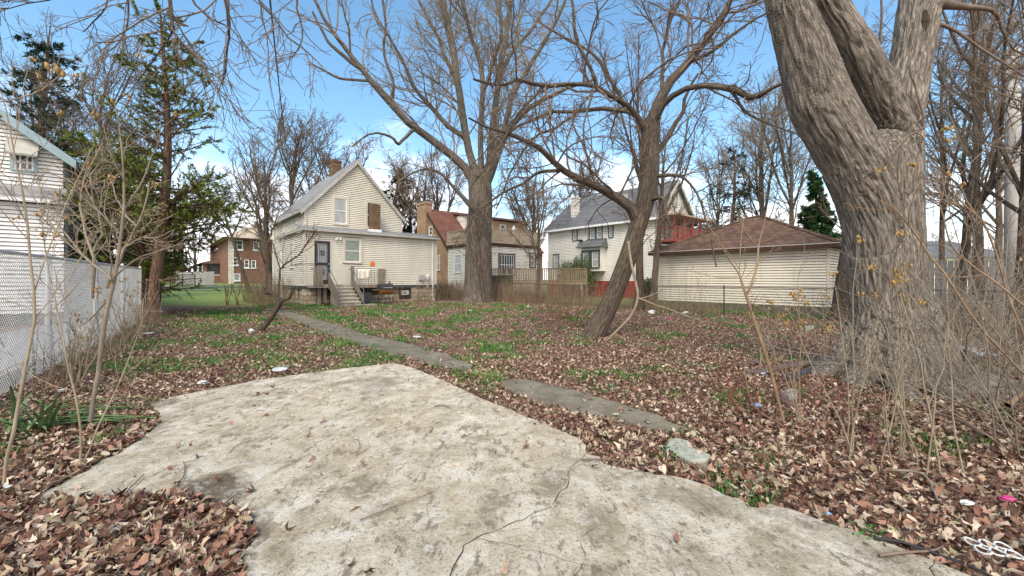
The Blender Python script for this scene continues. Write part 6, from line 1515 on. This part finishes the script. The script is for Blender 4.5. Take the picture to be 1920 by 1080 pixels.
# dry weeds and stalks along the wire fence and the house foot
def weeds():
    g = np.random.default_rng(12); P = []; R = []; K = 6; ts = np.linspace(0, 1, K)
    def st(x, y, h, r=.006, sp=.25):
        d = g.normal(0, sp, 2); P.append(np.stack([x+d[0]*h*ts**1.4, y+d[1]*h*ts**1.4, gz(x, y)-.02+ts*h], 1)); R.append(r*(1-.6*ts))
    for i in range(2300):      # fence line, u=17.7
        v = g.uniform(7, 31); u = 17.4+g.normal(0, .28); x, y = U[0]*u+V_[0]*v, U[1]*u+V_[1]*v; big = .9 if v < 13 else 1.25; st(x, y, g.uniform(.25, big)*(.7 if v < 10 else 1), .0055+.00015*y)
    for i in range(1300):
        v = g.uniform(17, 29); u = 17.0+g.normal(0, .45); x, y = U[0]*u+V_[0]*v, U[1]*u+V_[1]*v; st(x, y, g.uniform(.5, 1.5), .008)
    for i in range(150):
        v = g.uniform(7.5, 21); u = 17.5+g.normal(0, .2); x, y = U[0]*u+V_[0]*v, U[1]*u+V_[1]*v; st(x, y, g.uniform(1.2, 2.6), .006, .18)
    for i in range(420):      # left of the cream house
        a, b = g.uniform(-2.2, -.3), g.uniform(-.5, 7.5); p = pos((-11.8, 23, 0), a, b, 0); st(p[0], p[1], g.uniform(.6, 1.9), .009)
    for i in range(160):
        a, b = g.uniform(5.2, 9.2), g.uniform(-.5, -.05); p = pos((-11.8, 23, 0), a, b, 0); st(p[0], p[1], g.uniform(.3, 1.5), .008, .12)
    for i in range(260):      # foot of the chain link fence
        t = g.uniform(0, 1); x, y = -6.2+(-12.5+6.2)*t+g.normal(0, .15)+.25, 5.0+9.1*t; st(x, y, g.uniform(.2, .9), .005)
    P, R = np.array(P), np.array(R); c = grow(P, R, 5200, lr=.4, k=4, rmin=.0035, lmin=.08, lmax=.4, seed=4, wander=.15, up=.05, t0=.35)
    B = Bag(); 
    for (p, r, s) in ((P, R, 3), (*c, 3)): V, F = tubes(p, r, s); B.add(V, F)
    tag(B.build('dry_weeds', M['dry']), 'dry brown weed stalks along the wire fence and house foundations', 'weeds', kind='stuff')
    # reddish young shoots in the leaves
    P.__class__; Q = []; S = []
    for (px, py, n, h) in ((1050, 600, 40, .6), (1075, 615, 30, .5), (1400, 780, 18, .4), (1430, 760, 12, .5), (1520, 760, 10, .45), (340, 585, 40, .25), (300, 590, 30, .25), (1030, 575, 25, .5), (1480, 640, 20, .7), (1385, 760, 10, .35)):
        x, y, _ = G(px, py)
        for i in range(n):
            a, b = x+g.normal(0, .03*y), y+g.normal(0, .03*y); d = g.normal(0, .35, 2); hh = h*g.uniform(.4, 1.2); Q.append(np.stack([a+d[0]*hh*ts, b+d[1]*hh*ts, ts*hh-.01], 1)); S.append(.0045*(1-.6*ts))
    Q, S = np.array(Q), np.array(S); c = grow(Q, S, 500, lr=.4, k=4, rmin=.0025, lmin=.06, lmax=.3, seed=9, wander=.15); B = Bag()
    for (p, r, s) in ((Q, S, 4), (*c, 3)): V, F = tubes(p, r, s); B.add(V, F)
    tag(B.build('red_shoots', M['redtwig']), 'thin reddish shoots sprouting from the leaf covered yard', 'shoots', kind='stuff')
weeds()
# ---------------------------------------------------------------- fences
def chain_fence(name, a, b, h, label, wire, postm, pitch=.075, rw=.0024, rp=.025, step=2.6, zs=None, post_mats=None):
    dx, dy = b[0]-a[0], b[1]-a[1]; L = math.hypot(dx, dy); ux, uy = dx/L, dy/L
    t = empty(name, (a[0], a[1], 0), label, 'fence')
    P = []; n = int((L+h)/pitch); z0 = .03
    for s in (0, 1):
        for i in range(n):
            c = i*pitch-(h if s else 0)+(0 if s else 0)
            x0, x1 = (c, c+h) if s else (c, c-h)
            # clip to 0..L
            pts = []
            ta = 0; tb = 1
            d = x1-x0
            lo, hi = sorted(((0-x0)/d, (L-x0)/d)); ta = max(0, lo); tb = min(1, hi)
            if tb-ta < .02: continue
            o = .0025 if s else -.0025
            P.append([(a[0]+ux*(x0+d*q)-uy*o, a[1]+uy*(x0+d*q)+ux*o, z0+(h-z0)*q) for q in (ta, tb)])
    P = np.array(P); V, F = tubes(P, np.full((len(P), 2), rw), 3); mk('wire_mesh', V, [F], wire, t)
    MB().tube([(a[0], a[1], h), (b[0], b[1], h)], rp*.75, 8).build('top_rail', postm, t)
    MB().tube([(a[0], a[1], .06), (b[0], b[1], .06)], .003, 4).build('tension_wire', wire, t)
    k = max(1, round(L/step))
    for i in range(k+1):
        x, y = a[0]+ux*L*i/k, a[1]+uy*L*i/k
        m = MB().tube([(x-uy*.04, y+ux*.04, -.2), (x-uy*.04, y+ux*.04, h+.02)], rp, 10).lathe((x-uy*.04, y+ux*.04, h+.02), [(rp*1.3, 0), (rp*1.2, .04), (.005, .07)], 10)
        m.build('post', (post_mats or [postm])[i % len(post_mats or [postm])], t, True)
    return t
chain_fence('chain_link_fence', (-5.7, 4.1), (-12.75, 13.95), 1.85, 'tall galvanised chain link fence along the left side of the yard', M['galv'], M['galv'], .062, .0036, .03, 3.0)
ps_ = [(-6.6, 4.2, .02), (-13.4, 13.9, .02), (-15.0, 12.9, .02), (-9.0, 3.0, .02)]; tag(MB().slab(ps_, .06).build('pavement', M['road']), kind='structure')
# concrete footing strip along the tall fence
fa = (-6.5, 5.0); F_ = Fr((-6.05, 4.3, 0), (-.583, .812), (-.812, -.583)); o = MB().box(F_, 0, 11.6, .05, .17, -.2, .16).build('fence_footing', M['concrete'], origin=(-6.05, 4.3, 0)); tag(o, 'low concrete footing running under the tall chain link fence', 'footing')
def fl(t): return (6.70+.659*t, 19.3-.752*t)
chain_fence('wire_fence', fl(-15.6), fl(14.5), 1.16, 'low rusty wire fence in front of the deck and garage', M['galvdark'], M['galvdark'], .09, .0026, .024, 3.76, post_mats=[M['galvdark'], M['galvdark'], M['rail'], M['galv'], M['galvdark']])
def board_fence(name, a, b, h, label, mat, w=.14, gap=.015, z=None, rails=True, jag=.03):
    dx, dy = b[0]-a[0], b[1]-a[1]; L = math.hypot(dx, dy); F = Fr((a[0], a[1], gz(*a) if z is None else z), (dx/L, dy/L), (dy/L, -dx/L)); t = empty(name, F.O, label, 'fence'); rr = random.Random(int(L*100))
    m = MB(); x = 0
    while x < L: hh = h+rr.uniform(-jag, jag); m.box(F, x, min(L, x+w), 0, .02, .03, hh); x += w+gap
    m.build('boards', mat, t); MB().box(F, 0, L, -.06, 0, .35, .44).box(F, 0, L, -.06, 0, h-.35, h-.26).build('rail', mat, t)
    for i in range(int(L/2.4)+1): MB().box(F, i*2.4, i*2.4+.09, -.15, -.06, -.2, h-.05).build('post', mat, t)
p = fl(-13.5); q = fl(-10.9); board_fence('board_fence', (p[0]+.5, p[1]+.43), (q[0]+.5, q[1]+.43), 1.75, 'dark mossy board fence between cream house and tall maple', M['darkfence'])
board_fence('board_fence', (13.2, 16.3), (19.5, 9.1), 2.15, 'grey weathered board fence behind the brush at the right', M['greyfence'])
a = D(330, 523, 52); b = D(402, 523, 50); board_fence('board_fence', a[:2], b[:2], 1.7, 'grey stockade fence in front of the brown brick house', M['greyfence'], z=.7)
a = D(296, 523, 48); b = D(365, 523, 47); chain_fence('iron_fence', a[:2], b[:2], 1.3, 'dark iron fence at the far edge of the left lawn', M['iron'], M['iron'], .2, .012, .05, 2.0)
for o in [c for c in bpy.data.objects if c.name.startswith('iron_fence')]: o.location.z = .7
# utility poles and wires
def pole(px, Y, top, r, label, lean=0):
    x, y = at(px, Y); t = empty('utility_pole', (x, y, 0), label, 'pole')
    MB().tube([(x, y, -.2), (x+lean*.5, y, top*.5), (x+lean, y, top)], [r*1.15, r, r*.85], 14).build('shaft', M['pole'], t, True)
    MB().box(Fr((x-.9, y-.2, top-.7), (1, 0), (0, -1)), 0, 1.8, 0, .09, 0, .11).build('crossarm', M['wood'], t)
    return (x, y, top)
pole(1899, 12.2, 8.4, .17, 'thick pale utility pole near the right edge'); pole(1879, 27, 8.9, .12, 'thin distant utility pole just left of the thick pale pole')
def wire(a, b, sag, label, r=.008):
    pts = [(a[0]+(b[0]-a[0])*t, a[1]+(b[1]-a[1])*t, a[2]+(b[2]-a[2])*t-sag*4*t*(1-t)) for t in [i/24 for i in range(25)]]
    tag(MB().tube(pts, r, 5).build('overhead_wire', M['iron'], origin=a), label, 'wire')
wire(D(500, -60, 7), D(540, 300, 27.5), .25, 'black overhead service wire running down to the cream house ridge', .018)
wire(D(1215, 378, 33), D(1700, 385, 16), .3, 'pale service wire crossing above the garage roof peak', .008)
wire(D(1560, 330, 24), D(1960, 300, 12), .3, 'overhead wire crossing behind the big trunk at mid height')
wire(D(1560, 388, 24), D(1960, 420, 12), .3, 'lower overhead wire crossing behind the big trunk toward the pale pole')

# ---------------------------------------------------------------- strap leaved clump
def straps():
    x, y, _ = G(60, 815); t = empty('strap_leaf_clump', (x, y, 0), 'clump of long green strap leaves at the near foot of the fence', 'plant', None)
    g = random.Random(8)
    def strap(p0, az, L, el, droop, w=.019):
        m = MB(); n = 9; pts = []
        for i in range(n):
            s = i/(n-1)*L; pts.append((p0[0]+math.cos(az)*s*math.cos(el), p0[1]+math.sin(az)*s*math.cos(el), max(.02+.02*g.random(), p0[2]+s*math.sin(el)-droop*s*s)))
        sx, sy = -math.sin(az), math.cos(az)
        for i, p in enumerate(pts):
            ww = w*math.sin(math.pi*min(1, .18+.82*(1-i/(n-1)))*.5+.0)*(1 if i < n-1 else .1)
            m.v += [(p[0]-sx*ww, p[1]-sy*ww, p[2]+.008), (p[0], p[1], p[2]), (p[0]+sx*ww, p[1]+sy*ww, p[2]+.008)]
        for i in range(n-1):
            k = 3*i; m.f += [[k, k+1, k+4, k+3], [k+1, k+2, k+5, k+4]]
        m.build('leaf', M['yucca'], t, True)
    for i in range(34): strap((x+g.uniform(-.15, .15), y+g.uniform(-.15, .15), .02), g.uniform(0, 6.28), g.uniform(.45, .85), g.uniform(.3, 1.25), g.uniform(.3, .9))
    for i in range(16):
        q = G(g.uniform(70, 150), g.uniform(775, 815)); strap((q[0], q[1], .06), g.uniform(-.1, .45), g.uniform(.5, .8), g.uniform(.02, .25), .25)
straps()
# ---------------------------------------------------------------- litter and small things
def crumple(name, px, py, s, mat, label, cat, seed, flat=.5):
    g = np.random.default_rng(seed); x, y, _ = G(px, py); n = 8; m = 6; V = []
    for j in range(m+1):
        for i in range(n):
            a = 2*math.pi*i/n; b = math.pi*j/m; r = s*(1+g.normal(0, .22)); V.append((x+r*math.sin(b)*math.cos(a)*1.3, y+r*math.sin(b)*math.sin(a), .045+s*flat+r*math.cos(b)*flat))
    F = [[j*n+i, j*n+(i+1) % n, (j+1)*n+(i+1) % n, (j+1)*n+i] for j in range(m) for i in range(n)]
    tag(mk(name, V, F, mat, None, (x, y, 0)), label, cat)
def plate(px, py, r, label, tilt=.1):
    x, y, _ = G(px, py); o = MB().lathe((x, y, .06), [(r*.6, 0), (r*.7, .004), (r, .02), (r*1.02, .024), (r*.68, .012), (r*.1, .01)], 20).build('foam_plate', M['plastic'], None, True, (x, y, .0)); o.rotation_euler = (tilt, tilt*.5, 0); tag(o, label, 'plate')
plate(525, 701, .11, 'white foam plate lying in the leaves near the middle of the slab edge', .12); plate(278, 630, .14, 'white plate in the leaves beside the far end of the fence', .05); plate(782, 637, .10, 'white foam plate in the grass right of the path', .1); plate(585, 628, .06, 'small white lid on the path edge', .05)
crumple('crumpled_paper', 380, 727, .055, M['plastic'], 'crumpled white paper at the edge of the slab', 'paper', 1); crumple('paper_cup', 471, 627, .06, M['plastic'], 'crushed white cup beside the foot of the cut tree', 'cup', 2, .9)
crumple('crumpled_paper', 118, 740, .035, M['plastic'], 'white scrap of paper at the foot of the fence above the strap leaves', 'paper', 3); crumple('crumpled_foil', 57, 807, .045, M['galv'], 'silver foil ball beneath the strap leaves', 'foil', 4)
crumple('crumpled_paper', 57, 838, .02, M['plastic'], 'thin white wrapper below the foil ball at the left', 'paper', 5); crumple('crumpled_paper', 2, 935, .04, M['plastic'], 'white paper corner at the left edge beside the slab tip', 'paper', 6)
crumple('pink_wrapper', 40, 1052, .022, M['pink'], 'pink and white wrapper in the near left leaves', 'wrapper', 7, .4); crumple('pink_wrapper', 1890, 951, .034, M['pink'], 'bright pink wrapper in the leaves at the right edge', 'wrapper', 8, .35)
crumple('pink_wrapper', 1256, 601, .06, M['pink'], 'pink wrapper by the wire fence in front of the garage', 'wrapper', 9); crumple('plastic_bag', 1222, 592, .11, M['plastic'], 'white plastic bag lying by the fence post at the garage corner', 'bag', 10, .9)
crumple('blue_wrapper', 1421, 770, .035, M['blue'], 'pale blue crumpled wrapper below the grey paver', 'wrapper', 11); crumple('blue_wrapper', 1432, 708, .03, M['blue'], 'blue scrap beside the near end of the wet plank', 'wrapper', 12)
crumple('blue_wrapper', 1554, 978, .012, M['blue'], 'tiny blue scrap on the right edge of the slab', 'wrapper', 13); crumple('dark_bag', 1415, 690, .07, M['plankdark'], 'dark crumpled bag at the near end of the wet plank', 'bag', 14, .8)
crumple('plastic_bag', 1285, 590, .09, M['plastic'], 'pale bag scrap under the weeds in front of the garage', 'bag', 15); crumple('paper_scrap', 990, 577, .06, M['plastic'], 'white scrap in the leaves in front of the garden deck', 'paper', 16)
crumple('paper_scrap', 882, 585, .05, M['plastic'], 'white scrap in the leaves near the foot of the tall maple', 'paper', 17); crumple('plastic_bottle', 297, 591, .09, M['plastic'], 'white bottle standing beside the hemlock trunk', 'bottle', 18, 1.2)
crumple('paper_scrap', 268, 617, .07, M['cloth'], 'yellowish scrap at the far foot of the chain link fence', 'paper', 19); crumple('crumpled_paper', 1812, 960, .03, M['plastic'], 'tiny pale scrap in the leaves left of the bright pink wrapper', 'paper', 20)
x, y, _ = G(893, 567); m = MB(); m.lathe((x, y, .02), [(.02, 0), (.1, .03), (.155, .1), (.165, .17), (.15, .24), (.09, .3), (.02, .325)], 18)
tag(m.build('ball', M['orange'], None, True, (x, y, 0)), 'faded orange red ball in the leaves before the tall maple', 'ball'); 
# six pack rings
def rings():
    c = G(1862, 1028, .07); t = []; B = Bag(); ex = np.array(G(1905, 1045, .07))-np.array(G(1858, 1010, .07)); ex /= np.linalg.norm(ex); ey = np.array((-ex[1], ex[0], 0)); r = .030
    for i in range(3):
        for j in range(2):
            cc = np.array(c)+ex*(j-.5)*.07+ey*(i-1)*.062; an = np.linspace(0, 2*np.pi, 17); P = (cc[None]+ex[None]*(r*1.15*np.cos(an))[:, None]+ey[None]*(r*np.sin(an))[:, None]); P[:, 2] += .004*np.sin(an*2+i)
            V, F = tubes(P[None], np.full((1, 17), .0055), 6); B.add(V, F)
    tag(B.build('can_rings', M['plastic'], None, True, c), 'white plastic can carrier rings in the leaves at the lower right corner', 'can rings')
rings()
def stick(pxs, r, label, mat='twig', z=.065, name='stick', seed=0, Zs=None):
    P = [G(a, b, z) for a, b in pxs]; P = resample([(p[0], p[1], z+(Zs[i] if Zs else .004*(i % 2))) for i, p in enumerate(P)], 16)[None]; wobble(P, .004, 12)
    V, F = tubes(P, (np.linspace(r, r*.5, 16))[None], 6); tag(mk(name, V, [F], M[mat], None, tuple(P[0, 0]), True), label, 'stick' if name != 'cable' else 'cable')
stick([(655, 850), (668, 848), (675, 838), (672, 826), (664, 823)], .004, 'small hooked twig in the middle of the slab'); stick([(815, 762), (830, 760), (845, 766)], .006, 'short curved twig near the far corner of the slab')
stick([(325, 917), (340, 900), (347, 880), (344, 866)], .006, 'curved dark stick at the damp edge of the leaf drift'); stick([(408, 955), (430, 938), (447, 922)], .006, 'short straight stick at the damp edge of the leaf drift')
stick([(238, 922), (255, 905), (270, 890)], .006, 'thin stick near the left tip of the slab'); stick([(1090, 862), (1140, 863), (1185, 868)], .006, 'dark stick across the crack at the right edge of the slab'); stick([(675, 975), (745, 950), (815, 922)], .004, 'long thin dark twig on the slab centre')
stick([(1648, 1042), (1700, 1036), (1750, 1032), (1778, 1018)], .008, 'brown stick lying over the right edge of the slab', 'twig'); stick([(1640, 1008), (1700, 1020), (1760, 1040), (1830, 1068), (1890, 1095)], .009, 'dark cable following the right edge of the slab', 'iron', name='cable')
stick([(740, 1037), (748, 1025)], .004, 'tiny brown twig at the bottom of the slab', 'redtwig'); stick([(372, 812), (392, 806)], .004, 'tiny twig on the left part of the slab'); stick([(445, 1025), (480, 1000), (480, 998)], .005, 'stick at the lower edge of the leaf drift')
stick([(1395, 700), (1410, 760), (1470, 800)], .010, 'fallen cane lying behind the foot of the tan sapling', 'stemred', .08, Zs=[.1, .03, 0]); stick([(1250, 660), (1290, 680), (1330, 672)], .01, 'dark branch lying in the middle of the leaves'); stick([(1660, 880), (1730, 890), (1760, 940)], .012, 'grey fallen branch in the leaves right of the seed pod shrubs', 'twiggrey')
stick([(1740, 690), (1790, 655), (1850, 630), (1900, 600)], .035, 'thick tan fallen branch in the brush beside the big trunk', 'stemred', .3, Zs=[0, .1, .2, .3]); stick([(1890, 760), (1920, 735), (1960, 700)], .03, 'thick fallen limb at the right edge in the brush', 'stemred', .2)
stick([(1850, 820), (1800, 790), (1740, 770)], .02, 'dark dead root lying right of the big trunk', 'twig', .12)
# red flower stake on the lawn
x, y, _ = G(430, 578)
for i, (px, lab) in enumerate(((425, 'small bare bush on the far lawn, left of the pair'), (445, 'small bare bush on the far lawn, right of the pair'))):
    x, y, _ = G(px, 572); pod_shrub(x, y, lab, 800+i, n=4, h=1.4, np_=0, r=.02, sp=.3, side=20, extra=40, mat='redtwig', rmin=.006)

# ---------------------------------------------------------------- sky, sun, camera
EL, AZ = math.radians(50), math.radians(-168)     # behind the camera, to the left
w = bpy.data.worlds.new('World'); SC.world = w; w.use_nodes = True; t = w.node_tree; t.nodes.clear()
N = lambda ty, **k: (lambda x: [setattr(x, a, b) for a, b in k.items()] and x or x)(t.nodes.new(ty))
out = N('ShaderNodeOutputWorld'); bg = N('ShaderNodeBackground'); sky = N('ShaderNodeTexSky', sky_type='NISHITA')
sky.sun_disc = False; sky.sun_elevation = EL; sky.sun_rotation = AZ; sky.altitude = 100; sky.air_density = 1.0; sky.dust_density = .4; sky.ozone_density = 1.6
tc = N('ShaderNodeTexCoord'); sep = N('ShaderNodeSeparateXYZ'); t.links.new(tc.outputs['Generated'], sep.inputs[0])
def mt(op, a, b=0.0):
    x = N('ShaderNodeMath', operation=op)
    for s, v in ((x.inputs[0], a), (x.inputs[1], b)):
        if isinstance(v, (int, float)): s.default_value = v
        else: t.links.new(v, s)
    return x.outputs[0]
mp = N('ShaderNodeMapping'); mp.inputs['Scale'].default_value = (1, 1, 2.6); mp.inputs['Location'].default_value = (.35, .2, .1); t.links.new(tc.outputs['Generated'], mp.inputs[0])
nz1 = N('ShaderNodeTexNoise'); nz1.inputs['Scale'].default_value = 2.6; nz1.inputs['Detail'].default_value = 7; nz1.inputs['Roughness'].default_value = .58; t.links.new(mp.outputs[0], nz1.inputs['Vector'])
lowm = mt('MULTIPLY', mt('SUBTRACT', .42, sep.outputs[2]), 1.25)                 # more cloud toward the horizon
back = mt('MAXIMUM', mt('MULTIPLY', mt('MULTIPLY', sep.outputs[1], -1.0), .9), -.12)      # and unseen cloud behind the camera, added for soft neutral light
dst = N('ShaderNodeVectorMath', operation='DISTANCE'); t.links.new(tc.outputs['Generated'], dst.inputs[0]); dst.inputs[1].default_value = Vector((-.26, 1, .40)).normalized()
blob = mt('MULTIPLY', mt('MAXIMUM', mt('SUBTRACT', .26, dst.outputs['Value']), 0.0), 1.1)
over = mt('MULTIPLY', mt('MAXIMUM', mt('SUBTRACT', sep.outputs[2], .66), 0.0), 2.2)  # unseen overhead cloud, added to make the ambient light less blue
f = mt('ADD', mt('ADD', mt('ADD', mt('ADD', nz1.outputs[0], lowm), back), blob), over)
cr = N('ShaderNodeValToRGB'); cr.color_ramp.elements[0].position = .55; cr.color_ramp.elements[1].position = .90; cr.color_ramp.interpolation = 'EASE'; t.links.new(f, cr.inputs[0])
hs = N('ShaderNodeHueSaturation'); hs.inputs['Saturation'].default_value = 1.10; hs.inputs['Value'].default_value = .84; hs.inputs['Hue'].default_value = .487; t.links.new(sky.outputs[0], hs.inputs['Color'])
nz2 = N('ShaderNodeTexNoise'); nz2.inputs['Scale'].default_value = 6; nz2.inputs['Detail'].default_value = 5; t.links.new(mp.outputs[0], nz2.inputs['Vector'])
cc = N('ShaderNodeValToRGB'); e = cc.color_ramp.elements; e[0].position = .35; e[0].color = (4.6, 4.55, 4.85, 1); e[1].position = .6; e[1].color = (6.7, 6.5, 6.5, 1); t.links.new(nz2.outputs[0], cc.inputs[0])
mx = N('ShaderNodeMix', data_type='RGBA'); t.links.new(cr.outputs[0], mx.inputs[0]); t.links.new(hs.outputs[0], mx.inputs[6]); t.links.new(cc.outputs[0], mx.inputs[7])
t.links.new(mx.outputs[2], bg.inputs[0]); bg.inputs[1].default_value = .15; t.links.new(bg.outputs[0], out.inputs[0])
sl = bpy.data.lights.new('sun', 'SUN'); sl.energy = 1.5; sl.angle = math.radians(24); sl.color = (1, .92, .79); so = bpy.data.objects.new('sun', sl); COL.objects.link(so)
d = Vector((math.sin(AZ)*math.cos(EL), math.cos(AZ)*math.cos(EL), math.sin(EL))); so.rotation_euler = d.to_track_quat('Z', 'Y').to_euler(); so.location = (0, 0, 30)
cam = bpy.data.cameras.new('camera'); cam.sensor_width = 36; cam.lens = 36*FX/1920; cam.shift_y = -17/1920; cam.clip_start = .05; cam.clip_end = 1000
co = bpy.data.objects.new('camera', cam); COL.objects.link(co); co.location = (0, 0, H); co.rotation_euler = (math.pi/2, 0, 0); SC.camera = co
SC.view_settings.view_transform = 'Standard'; SC.view_settings.look = 'None'; SC.view_settings.exposure = 1.17; SC.view_settings.gamma = 1
print('objects', len(bpy.data.objects))
